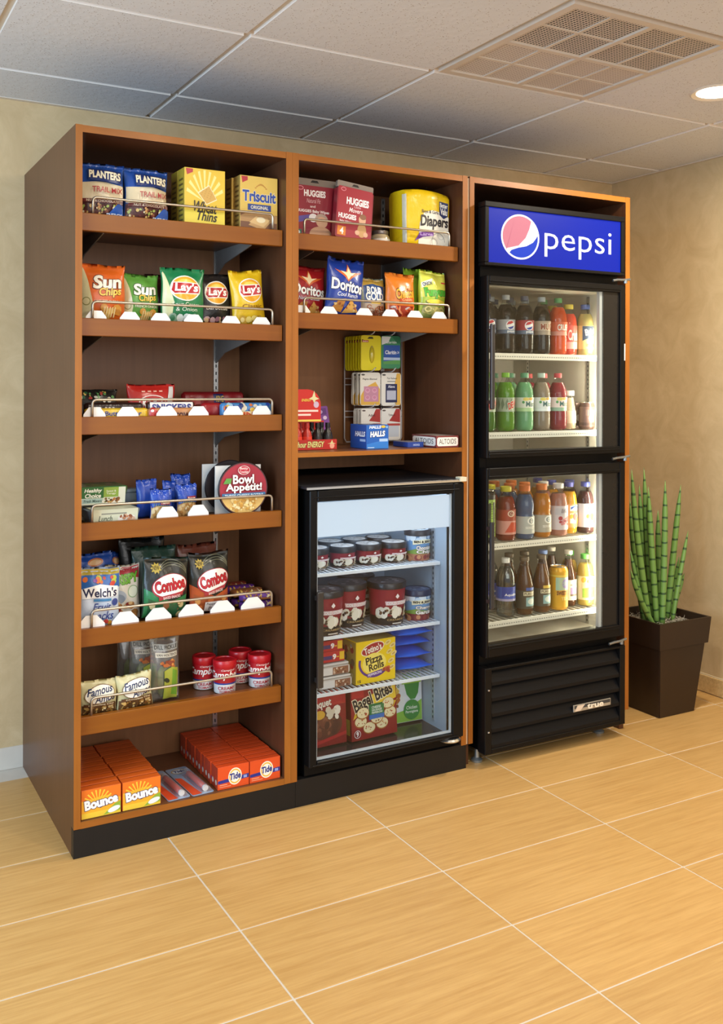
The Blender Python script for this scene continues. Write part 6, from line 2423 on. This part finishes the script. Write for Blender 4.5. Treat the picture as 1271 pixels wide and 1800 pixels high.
# ------------------------------------------------------------------ drinks in the fridge
CLR = film('clear_bottle', tint=(0.96, 0.97, 0.97), gloss=0.025, rough=0.04, edge=0.22)
WATER = film('water', tint=(0.80, 0.86, 0.92), gloss=0.12, rough=0.03)
PROF = {
    'soda': dict(h=0.226, body=[(0.026, 0.0), (0.034, 0.006), (0.036, 0.02), (0.036, 0.06), (0.0335, 0.085), (0.0345, 0.11), (0.036, 0.135), (0.034, 0.155), (0.026, 0.178), (0.0165, 0.194), (0.013, 0.204)], cap=(0.0152, 0.204, 0.222), lab=(0.075, 0.128), fill=0.186),
    'sport': dict(h=0.205, body=[(0.030, 0.0), (0.036, 0.006), (0.037, 0.02), (0.0365, 0.09), (0.034, 0.098), (0.037, 0.108), (0.037, 0.13), (0.034, 0.148), (0.026, 0.166), (0.0195, 0.176), (0.0185, 0.182)], cap=(0.0215, 0.182, 0.204), lab=(0.022, 0.088), fill=0.170),
    'juice': dict(h=0.205, body=[(0.031, 0.0), (0.0365, 0.005), (0.037, 0.02), (0.037, 0.125), (0.033, 0.15), (0.024, 0.168), (0.0195, 0.176), (0.0185, 0.184)], cap=(0.021, 0.184, 0.203), lab=(0.025, 0.118), fill=0.165),
    'tea': dict(h=0.222, body=[(0.030, 0.0), (0.0335, 0.004), (0.034, 0.02), (0.034, 0.112), (0.031, 0.130), (0.021, 0.162), (0.0165, 0.182), (0.016, 0.203)], cap=(0.0185, 0.203, 0.218), lab=(0.025, 0.105), fill=0.185),
    'water': dict(h=0.224, body=[(0.028, 0.0), (0.035, 0.006), (0.036, 0.03), (0.034, 0.045), (0.036, 0.06), (0.036, 0.125), (0.036, 0.145), (0.031, 0.168), (0.020, 0.190), (0.014, 0.202)], cap=(0.0155, 0.202, 0.220), lab=(0.055, 0.115), fill=0.185),
    'frap': dict(h=0.155, body=[(0.028, 0.0), (0.033, 0.005), (0.034, 0.02), (0.034, 0.055), (0.031, 0.085), (0.026, 0.110), (0.0235, 0.122), (0.0235, 0.134)], cap=(0.0262, 0.134, 0.154), lab=(0.025, 0.075), fill=0.126),
}
_proto = {}


def bottle(kind, x, y, z, liq, capc, label, pf=None, grp=None, airy=True, trans=0.18):
    key = (kind, liq, capc, id(pf))
    if key in _proto:
        return dup(_proto[key], (x, y, z), label=label, group=grp)
    d = PROF[kind]
    root = thing('drink_bottle', label, 'bottle', (x, y, z), (0, 0, -0.1), grp)
    body = d['body']
    bm = lathe(bmesh.new(), body + [(0.0, body[-1][1])], 24)
    new('shell', bm, CLR, root, smooth=0.8)
    lq = [(r - 0.0012, zz + 0.0012) for r, zz in body if zz + 0.0012 < d['fill']]
    a = [b for b in body if b[1] <= d['fill']][-1]
    b_ = [b for b in body if b[1] > d['fill']][0]
    t = (d['fill'] - a[1]) / (b_[1] - a[1])
    lq += [(a[0] + (b_[0] - a[0]) * t - 0.0012, d['fill']), (0.0, d['fill'])]
    m = WATER if liq == 'water' else cm(liq, rough=0.15, trans=trans, spec=0.12)
    new('liquid', lathe(bmesh.new(), lq, 24), m, root, smooth=0.8)
    r, z0, z1 = d['cap']
    bm = bmesh.new()
    lathe(bm, [(r * 0.97, z0), (r, z0 + 0.002), (r, z1 - 0.002), (r * 0.93, z1), (0.0, z1 + 0.0003)], 20)
    new('cap', bm, cm(capc, rough=0.4), root, smooth=0.6)
    if pf:
        l0, l1 = d['lab']
        pts = body

        def rf(q):
            for (ra, za), (rb, zb) in zip(pts, pts[1:]):
                if za <= q <= zb and zb > za:
                    return ra + (rb - ra) * (q - za) / (zb - za)
            return pts[-1][0]
        rm = max(rf(l0), rf(l1))
        W = math.pi * rm * 1.5
        P = Print(W, l1 - l0)
        pf(P)

        def f(u, v, o):
            rr = rf(l0 + v) + 0.0008 + o
            aa = (u - W / 2) / rm
            return (rr * math.sin(aa), -rr * math.cos(aa), l0 + v)
        P.build(f, maxe=0.005, base=0.0004, step=0.00012, name='wrap_label', parent=root)
    _proto[key] = root
    return root


def L_pepsi(bg):
    def f(P):
        P.rect(0, 0, 1, 1, bg)
        P.rect(0, 0, 1, 0.28, '#5a6a86')
        for x in (0.5, 0.86):
            P.ell(x, 0.60, 0.115, 0.34, '#eef0f5', 20)
            P.poly([(x - 0.10, 0.62), (x - 0.06, 0.84), (x + 0.02, 0.90), (x + 0.08, 0.80), (x, 0.68)], '#c8303c')
            P.poly([(x + 0.10, 0.58), (x + 0.06, 0.36), (x - 0.02, 0.30), (x - 0.08, 0.42), (x + 0.02, 0.50)], '#23409a')
        P.txt('pepsi', 0.42, 0.04, 0.62, 0.26, '#eef0f5')
    return f


L_reg, L_diet, L_red = L_pepsi('#1c2a5c'), L_pepsi('#a9adb5'), L_pepsi('#a82c34')


def L_text(bg, t, c, o=None, band=None, x0=0.36, x1=0.68):
    def f(P):
        P.rect(0, 0, 1, 1, bg)
        if band:
            P.rect(0, 0, 1, 0.3, band)
        P.txt(t, x0, 0.36, x1, 0.82, c, b=0.03, o=o, ow=0.04)
    return f


L_mug = L_text('#b5a592', 'MUG', '#8a3a1c', '#f0e2c4', '#9a8a7a')
L_crush = L_text('#d9603a', 'CRUSH', '#f4ece0', '#a83018', '#cf8a7a')
L_fanta = L_text('#d8564a', 'Crush', '#f4dcd4', '#a8302a', '#e6a59c')


def L_brisk(P):
    P.rect(0, 0, 1, 1, '#e6d588')
    P.poly([(0.30, 0.35), (0.70, 0.62), (0.70, 0.98), (0.30, 0.98)], '#3a4a66')
    P.txt('Brisk', 0.36, 0.62, 0.68, 0.90, '#f3eee0', b=0.03, rot=12)
    P.txt('lemonade', 0.38, 0.1, 0.66, 0.28, '#8a7a3a')


def L_dew(P):
    P.rect(0, 0, 1, 1, '#9fae9a')
    for k in range(6):
        P.poly([(0.2 + 0.1 * k, 0.1), (0.26 + 0.1 * k, 0.5), (0.22 + 0.1 * k, 0.95), (0.18 + 0.1 * k, 0.6)], '#6a7f68')
    P.txt('DEW', 0.42, 0.25, 0.70, 0.75, '#c23a30', b=0.05, sh=0.3, rot=22, o='#e9efe0', ow=0.04)


def L_mist(bg, low):
    def f(P):
        P.rect(0, 0, 1, 1, bg)
        P.rect(0, 0, 1, 0.26, low)
        P.ell(0.42, 0.88, 0.07, 0.12, '#e6d46a')
        P.ell(0.54, 0.90, 0.06, 0.10, '#d9ae5a')
        P.ell(0.36, 0.66, 0.03, 0.10, '#4f9a5a')
        P.txt('Mist', 0.42, 0.34, 0.66, 0.72, '#3a6a6a', b=0.02)
    return f


L_m1, L_m2, L_m3 = L_mist('#e2e8dc', '#a9cf9a'), L_mist('#e9eef0', '#dfe6ea'), L_mist('#ecd9d6', '#8fae9a')


def L_frap(P):
    P.rect(0, 0, 1, 1, '#d3bfa3')
    P.ell(0.60, 0.5, 0.09, 0.32, '#8aa39a', 18)
    P.ell(0.60, 0.5, 0.06, 0.21, '#d3bfa3', 18)


def L_gat(bg):
    def f(P):
        P.rect(0, 0, 1, 1, bg)
        P.ell(0.54, 0.74, 0.10, 0.22, '#f0efe9', 18)
        P.ell(0.54, 0.74, 0.065, 0.15, '#8f9a9a', 18)
        P.txt('G', 0.515, 0.64, 0.565, 0.84, '#f4f2ea', b=0.03)
        P.txt('SERIES', 0.40, 0.28, 0.62, 0.42, '#f0eee6', b=0.02)
    return f


L_g1, L_g2 = L_gat('#b9bdb9'), L_gat('#b5aea0')


def L_sobe(P):
    P.rect(0, 0.55, 1, 1, '#a8432c')
    P.ell(0.5, 0.84, 0.08, 0.13, '#e3cdb9', 16)
    P.ell(0.5, 0.84, 0.055, 0.09, '#8a3322', 16)
    P.rect(0, 0, 1, 0.55, '#d99a8f')
    P.poly([(0.36, 0.08), (0.72, 0.10), (0.70, 0.46), (0.5, 0.5)], '#c9482c')
    P.txt('G', 0.47, 0.78, 0.53, 0.9, '#e3cdb9')


def L_life(P):
    P.rect(0, 0, 1, 1, '#d9cdd2')
    P.poly([(0.3, 0.62), (0.72, 0.66), (0.70, 0.92), (0.32, 0.90)], '#c9c4cc')
    P.txt('life', 0.44, 0.70, 0.60, 0.88, '#5a4a58', sh=0.2)
    P.blobs(0.40, 0.22, 0.66, 0.5, 12, 0.05, ['#b5343c', '#8a2430', '#d98a8f'], 4)


def L_spray(bg):
    def f(P):
        P.rect(0, 0, 1, 1, bg)
        P.poly([(0.40, 0.70), (0.72, 0.74), (0.72, 0.96), (0.40, 0.92)], '#dfe6f0')
        P.poly([(0.42, 0.76), (0.55, 0.88), (0.70, 0.78), (0.70, 0.86), (0.55, 0.94), (0.42, 0.86)], '#2a56a8')
        P.rect(0.40, 0.18, 0.70, 0.60, '#efe4d8')
        P.blobs(0.42, 0.22, 0.68, 0.55, 9, 0.05, ['#d9743a', '#e3a53c', '#a83a3a'], 3)
    return f


L_s1, L_s2 = L_spray('#dd9a5f'), L_spray('#dcdfe6')


def L_water(P):
    P.rect(0, 0.12, 1, 1, '#3f57b8')
    P.poly([(0.30, 0.30), (0.48, 0.62), (0.62, 0.95), (0.30, 0.98)], '#2a3f9f')
    P.txt('Aquafina', 0.36, 0.40, 0.70, 0.60, '#eef0f8', b=0.02)
    P.rect(0, 0.12, 1, 0.26, '#a9a4cc')


def L_tea(top):
    def f(P):
        P.rect(0.15, 0.0, 0.85, 0.86, '#4c4436')
        P.rect(0.42, 0.86, 0.72, 1.0, top)
        P.rect(0.36, 0.62, 0.76, 0.80, '#d9cfb0')
        P.txt('PURELEAF', 0.38, 0.65, 0.74, 0.77, '#4c4030', b=0.02)
        P.rect(0.42, 0.12, 0.72, 0.54, '#8fb5b8')
        P.ell(0.56, 0.34, 0.10, 0.14, '#dfe6dc')
    return f


L_t1, L_t2 = L_tea('#4a62b0'), L_tea('#d9b54a')


def L_honest(P):
    P.rect(0, 0, 1, 1, '#e6e0dc')
    P.txt('HONEST', 0.42, 0.70, 0.66, 0.80, '#4a4030', b=0.03)
    P.rect(0.42, 0.30, 0.68, 0.62, '#9a86b8')
    P.rect(0.42, 0.20, 0.68, 0.30, '#6a5a4a')


def L_fruit(P):
    P.rect(0, 0, 1, 1, '#e9dfae')
    P.blobs(0.3, 0.55, 0.75, 0.95, 12, 0.06, ['#d95a4a', '#e8b04a', '#efe9d2'], 3)
    P.poly([(0.3, 0.1), (0.75, 0.1), (0.75, 0.48), (0.5, 0.56), (0.3, 0.48)], '#9cc04a')


COLS = [1.540, 1.632, 1.718, 1.804, 1.889, 1.965, 2.0305]
PLACE = ['at the far left', 'second from left', 'third from left', 'in the middle', 'third from right', 'second from right', 'at the far right']
PLACE2 = ['', 'at the far left', 'second from left', 'third from left', 'in the middle', 'second from right', 'at the far right']
ROWN = ['front row', 'second row', 'back row']
YR = [0.098, 0.186, 0.276]


def shelf_row(z, shelf_name, specs):
    for i, sp in enumerate(specs):
        if not sp:
            continue
        kind, liq, capc, desc, pf, n = sp[:6]
        for k in range(n):
            x = COLS[i] - (0.004 if k else 0) + 0.003 * math.sin(3.1 * i + 1.7 * k)
            y = YR[k] + 0.003 * math.sin(i * 2.2 + k) + (0.031 if i == 5 else 0.0)
            o = bottle(kind, x, y, z, liq, capc, '%s %s, %s, %s' % (desc, (PLACE if specs[0] else PLACE2)[i] if 'bottom' in shelf_name else PLACE[i], ROWN[k], shelf_name), pf, 'drinks on the ' + shelf_name, trans=sp[6] if len(sp) > 6 else 0.18)
            o.scale = (0.90, 0.90, 1) if i > 4 else (1, 1, 1)


shelf_row(1.4915, 'top fridge shelf', [
    ('soda', '#0d0606', '#2b3566', 'dark cola bottle', L_reg, 3, 0.05),
    ('soda', '#120807', '#b9c0c8', 'dark diet cola bottle', L_diet, 3, 0.05),
    ('soda', '#160b0a', '#5a6076', 'dark cola bottle with red label', L_red, 3, 0.05),
    ('soda', '#180d0b', '#a9b7c0', 'dark root beer bottle', L_mug, 3, 0.05),
    ('soda', '#e3582a', '#4f9a5f', 'orange soda bottle', L_crush, 2),
    ('juice', '#e2523e', '#c9b84a', 'coral red soda bottle', L_fanta, 2),
    ('juice', '#e3cf86', '#4a64a8', 'pale yellow lemonade bottle', L_brisk, 1)])
shelf_row(1.1975, 'second fridge shelf', [
    ('soda', '#3f7a1e', '#5f9a2c', 'green citrus soda bottle', L_dew, 2, 0.3),
    ('soda', '#5f9f1f', '#7fc23a', 'lime green citrus soda bottle', L_dew, 2, 0.3),
    ('soda', '#7fc58f', '#5aa07a', 'pale green lemon soda bottle', L_m1, 3, 0.35),
    ('soda', '#a3927f', '#c3d9cf', 'clear diet lemon soda bottle', L_m2, 3, 0.3),
    ('soda', '#9a2a3c', '#d9505a', 'cranberry red soda bottle', L_m3, 3, 0.25),
    ('frap', '#cdb595', '#dcd6cc', 'beige coffee drink bottle', L_frap, 2, 0.1), None])


def can(x, y, z, r, h, col, label, pf, grp=None, nm='drink_can'):
    root = thing(nm, label, 'can', (x, y, z), (0, 0, 0), grp)
    bm = lathe(bmesh.new(), [(r * 0.8, 0.0), (r * 0.86, 0.001), (r, 0.010), (r, h - 0.014), (r * 0.86, h - 0.003)], 24)
    new('can', bm, cm(col, rough=0.25, metal=0.2), root, smooth=0.8)
    bm = lathe(bmesh.new(), [(r * 0.86, h - 0.003), (r * 0.88, h), (r * 0.84, h), (r * 0.82, h - 0.004), (0.0, h - 0.004)], 24, cap=False)
    ld = new('lid', bm, cm('#c4c4c0', rough=0.25, metal=0.9), root, smooth=0.8)
    new('pull_tab', B(-0.008, 0.008, -0.018, 0.004, h - 0.0038, h - 0.002, bev=0.0008), cm('#b5b5b2', rough=0.3, metal=0.9), ld)
    W = math.pi * r * 1.3
    P = Print(W, h - 0.03)
    pf(P)
    P.build(cyl(r, W, 0.012), maxe=0.008, base=0.0004, name='wrap_label', parent=root)
    return root


def L_shot(P):
    P.rect(0, 0, 1, 1, '#6a4f4a')
    P.rect(0.3, 0.55, 0.75, 0.85, '#b9a99f')
    P.ell(0.5, 0.42, 0.12, 0.18, '#d9cfc6')
    P.rect(0, 0.05, 1, 0.2, '#4a3434')


can(2.032, 0.092, 1.1975, 0.031, 0.108, '#5c4440', 'short dark coffee can at the right end of the second fridge shelf', L_shot, None)
can(2.032, 0.166, 1.1975, 0.031, 0.108, '#5c4440', 'short dark coffee can behind the front coffee can', L_shot, None)
YR[0] = 0.094
shelf_row(0.7855, 'third fridge shelf', [
    None,
    ('juice', '#8f3018', '#dfd63a', 'red brown fruit drink bottle', L_sobe, 2),
    ('sport', '#5a6f9a', '#e0793a', 'blue sports drink bottle', L_g1, 3, 0.3),
    ('sport', '#de8a22', '#e2803c', 'orange sports drink bottle', L_g2, 3, 0.3),
    ('juice', '#c98a78', '#e6e4e0', 'pale pink flavoured water bottle', L_life, 2, 0.2),
    ('juice', '#e6a52c', '#4a4f9f', 'orange juice drink bottle', L_s1, 3),
    ('juice', '#4a2b2e', '#4c55a5', 'dark grape juice bottle', L_s2, 2)])


def L_mon(P):
    P.rect(0, 0, 1, 1, '#16181a')
    P.rect(0.32, 0.05, 0.70, 0.90, '#9fc45a')
    P.poly([(0.40, 0.10), (0.46, 0.08), (0.48, 0.84), (0.38, 0.82)], '#1f2a18')
    P.poly([(0.56, 0.10), (0.60, 0.12), (0.62, 0.84), (0.54, 0.84)], '#1f2a18')


can(1.540, 0.095, 0.7855, 0.033, 0.195, '#1a1c1e', 'tall black energy drink can with green label, third fridge shelf', L_mon, 'tall black energy cans')
can(1.532, 0.182, 0.7855, 0.033, 0.195, '#1a1c1e', 'tall black energy drink can behind the front one, third fridge shelf', L_mon, 'tall black energy cans')
shelf_row(0.4975, 'bottom fridge shelf', [
    None,
    ('water', 'water', '#eeeeec', 'clear water bottle with blue label', L_water, 2),
    ('tea', '#6a3f18', '#6a5a48', 'amber iced tea bottle with blue tag', L_t1, 2, 0.35),
    ('tea', '#7a4a1c', '#6a5a48', 'amber iced tea bottle with yellow tag', L_t2, 2, 0.35),
    None,
    ('tea', '#5a3216', '#d9d3c6', 'brown tea bottle with white label', L_honest, 2, 0.25),
    ('juice', '#d9b95a', '#4f9a45', 'yellow fruit juice bottle with green cap', L_fruit, 2)])


def L_sweet(P):
    P.rect(0, 0, 1, 1, '#e3a91f')
    P.rect(0.25, 0.48, 0.80, 0.84, '#a9cbb5')
    P.ell(0.52, 0.66, 0.10, 0.13, '#9a86c0', 16)
    P.txt('SWEET LEAF', 0.28, 0.34, 0.76, 0.46, '#6a2f20', b=0.05)
    P.txt('TEA', 0.40, 0.2, 0.62, 0.29, '#f2dc8a', b=0.03)
    P.rect(0, 0.86, 1, 0.9, '#f0d25a')


can(1.889, 0.092, 0.4975, 0.036, 0.168, '#e0a41c', 'tall yellow iced tea can on the bottom fridge shelf', L_sweet)
bottle('tea', 1.880, 0.176, 0.4975, '#5a3216', '#6f8ac0', 'brown tea bottle behind the yellow can, bottom fridge shelf', None, 'drinks on the bottom fridge shelf', trans=0.3)
# ------------------------------------------------------------------ potted snake plant
pt = thing('potted_plant', 'cylindrical snake plant in a tall square dark brown planter by the right wall', 'plant', (2.485, 0.140, 0))


def frustum(bm, h0, h1, z0, z1, mi=0, cap=(True, True)):
    a = [bm.verts.new((x * h0, y * h0, z0)) for x, y in ((-1, -1), (1, -1), (1, 1), (-1, 1))]
    b = [bm.verts.new((x * h1, y * h1, z1)) for x, y in ((-1, -1), (1, -1), (1, 1), (-1, 1))]
    for i in range(4):
        bm.faces.new((a[i], a[(i + 1) % 4], b[(i + 1) % 4], b[i])).material_index = mi
    return a, b


POTM = cm('#2e1f14', rough=0.42, spec=0.4)
bm = bmesh.new()
a, b = frustum(bm, 0.103, 0.133, 0.001, 0.295)
bm.faces.new(a[::-1])
c = [bm.verts.new((x * 0.118, y * 0.118, 0.295)) for x, y in ((-1, -1), (1, -1), (1, 1), (-1, 1))]
for i in range(4):
    bm.faces.new((b[i], b[(i + 1) % 4], c[(i + 1) % 4], c[i]))
bmesh.ops.bevel(bm, geom=[e for e in bm.edges if abs(e.verts[0].co.z - e.verts[1].co.z) > 0.1], offset=0.003, segments=2, affect='EDGES')
new('planter', bm, POTM, pt)
bm = bmesh.new()
a, b = frustum(bm, 0.141, 0.150, 0.293, 0.402)
c, d = frustum(bm, 0.127, 0.140, 0.293, 0.402)
for i in range(4):
    j = (i + 1) % 4
    bm.faces.new((b[i], b[j], d[j], d[i]))
    bm.faces.new((a[j], a[i], c[i], c[j]))
bmesh.ops.recalc_face_normals(bm, faces=bm.faces[:])
new('rim_band', bm, POTM, pt)
new('soil', B(-0.13, 0.13, -0.13, 0.13, 0.36, 0.372), cm('#4a4038', rough=0.9, bump=0.6, bscale=40), pt)
bm = bmesh.new()
R = random.Random(8)
for k in range(420):
    x, y = R.uniform(-0.12, 0.12), R.uniform(-0.12, 0.12)
    p = Vector((x, y, 0.373))
    pts = [p]
    dv = Vector((R.uniform(-1, 1), R.uniform(-1, 1), 0)).normalized()
    for q in range(4):
        dv = (dv + Vector((R.uniform(-0.8, 0.8), R.uniform(-0.8, 0.8), R.uniform(-0.3, 0.5)))).normalized()
        p = p + dv * 0.008
        p.z = max(0.372, min(0.386, p.z))
        p.x = max(-0.126, min(0.126, p.x))
        p.y = max(-0.126, min(0.126, p.y))
        pts.append(p.copy())
    tube(bm, pts, 0.0009, 3)
tag(new('moss', bm, cm('#b3ab9a', rough=0.8), pt), kind='stuff')


def leaf_mat():
    m, nt, p = newmat('snake_leaf')
    L = nt.links.new
    tc = nt.nodes.new('ShaderNodeTexCoord')
    sp = nt.nodes.new('ShaderNodeSeparateXYZ')
    oi = nt.nodes.new('ShaderNodeObjectInfo')
    n = nt.nodes.new('ShaderNodeTexNoise')
    n.inputs['Scale'].default_value = 14
    L(tc.outputs['Object'], n.inputs['Vector'])
    ad = nt.nodes.new('ShaderNodeMath')
    ad.operation = 'MULTIPLY_ADD'
    ad.inputs[1].default_value = 0.03
    L(n.outputs['Fac'], ad.inputs[0])
    L(tc.outputs['Object'], sp.inputs[0])
    L(sp.outputs['Z'], ad.inputs[2])
    a2 = nt.nodes.new('ShaderNodeMath')
    a2.operation = 'ADD'
    L(ad.outputs[0], a2.inputs[0])
    L(oi.outputs['Random'], a2.inputs[1])
    ml = nt.nodes.new('ShaderNodeMath')
    ml.operation = 'MULTIPLY'
    ml.inputs[1].default_value = 2 * math.pi / 0.052
    L(a2.outputs[0], ml.inputs[0])
    sn = nt.nodes.new('ShaderNodeMath')
    sn.operation = 'SINE'
    L(ml.outputs[0], sn.inputs[0])
    cr = nt.nodes.new('ShaderNodeValToRGB')
    cr.color_ramp.elements[0].position = 0.80
    cr.color_ramp.elements[1].position = 0.97
    cr.color_ramp.elements[0].color = (*lin('#6a9046'), 1)
    cr.color_ramp.elements[1].color = (*lin('#2b4a26'), 1)
    L(sn.outputs[0], cr.inputs[0])
    L(cr.outputs[0], p.inputs['Base Color'])
    p.inputs['Roughness'].default_value = 0.4
    return m


LEAF = leaf_mat()
BX, BY = 2.485, 0.140
LV = [(2.377, 0.40, 2.305, 1.027, -0.02), (2.433, 0.38, 2.375, 1.030, 0.00), (2.421, 0.385, 2.349, 0.960, 0.05), (2.454, 0.37, 2.401, 0.949, -0.03), (2.475, 0.38, 2.458, 0.847, 0.05), (2.484, 0.362, 2.500, 0.972, -0.05),
      (2.512, 0.365, 2.594, 0.948, 0.02), (2.545, 0.37, 2.640, 0.747, -0.01), (2.541, 0.37, 2.585, 0.640, 0.05), (2.555, 0.37, 2.617, 0.565, 0.03), (2.380, 0.40, 2.296, 0.899, 0.04), (2.382, 0.395, 2.299, 0.694, -0.02), (2.386, 0.395, 2.301, 0.610, -0.05), (2.410, 0.385, 2.339, 0.614, 0.06)]
for i, (x0, z0, x1, z1, dy) in enumerate(LV):
    tw = 0.02 * (1 if i % 2 else -1)
    x0 += dy * (x0 + 0.65) / 2.955
    x0 = min(2.570, max(x0, 2.392))
    x1 += (dy + tw) * (x1 + 0.65) / 2.955
    z1 = 1.365 + (z1 - 1.365) * (1 + (dy + tw) / 2.955)
    ln = z1 - 0.365
    pts, tp = [], []
    N = 14
    for k in range(N + 1):
        t = k / N
        bow = math.sin(t * math.pi * 0.5)
        pts.append((x0 - BX + (x1 - x0) * (0.55 * t + 0.45 * bow if i not in (6, 7, 9) else t ** 1.1), -0.02 + dy + 0.02 * t * (1 if i % 2 else -1), 0.365 + ln * t))
        tp.append(0.82 + 0.30 * math.sin(min(1, t * 2.2) * math.pi / 2) - 0.30 * t if t < 0.72 else max(0.03, (0.82 + 0.30 - 0.216) * (1 - ((t - 0.72) / 0.28) ** 1.7)))
    r = 0.0138 if ln > 0.45 else 0.0105
    new('leaf', tube(bmesh.new(), pts, r, 9, taper=tp), LEAF, pt, smooth=4)
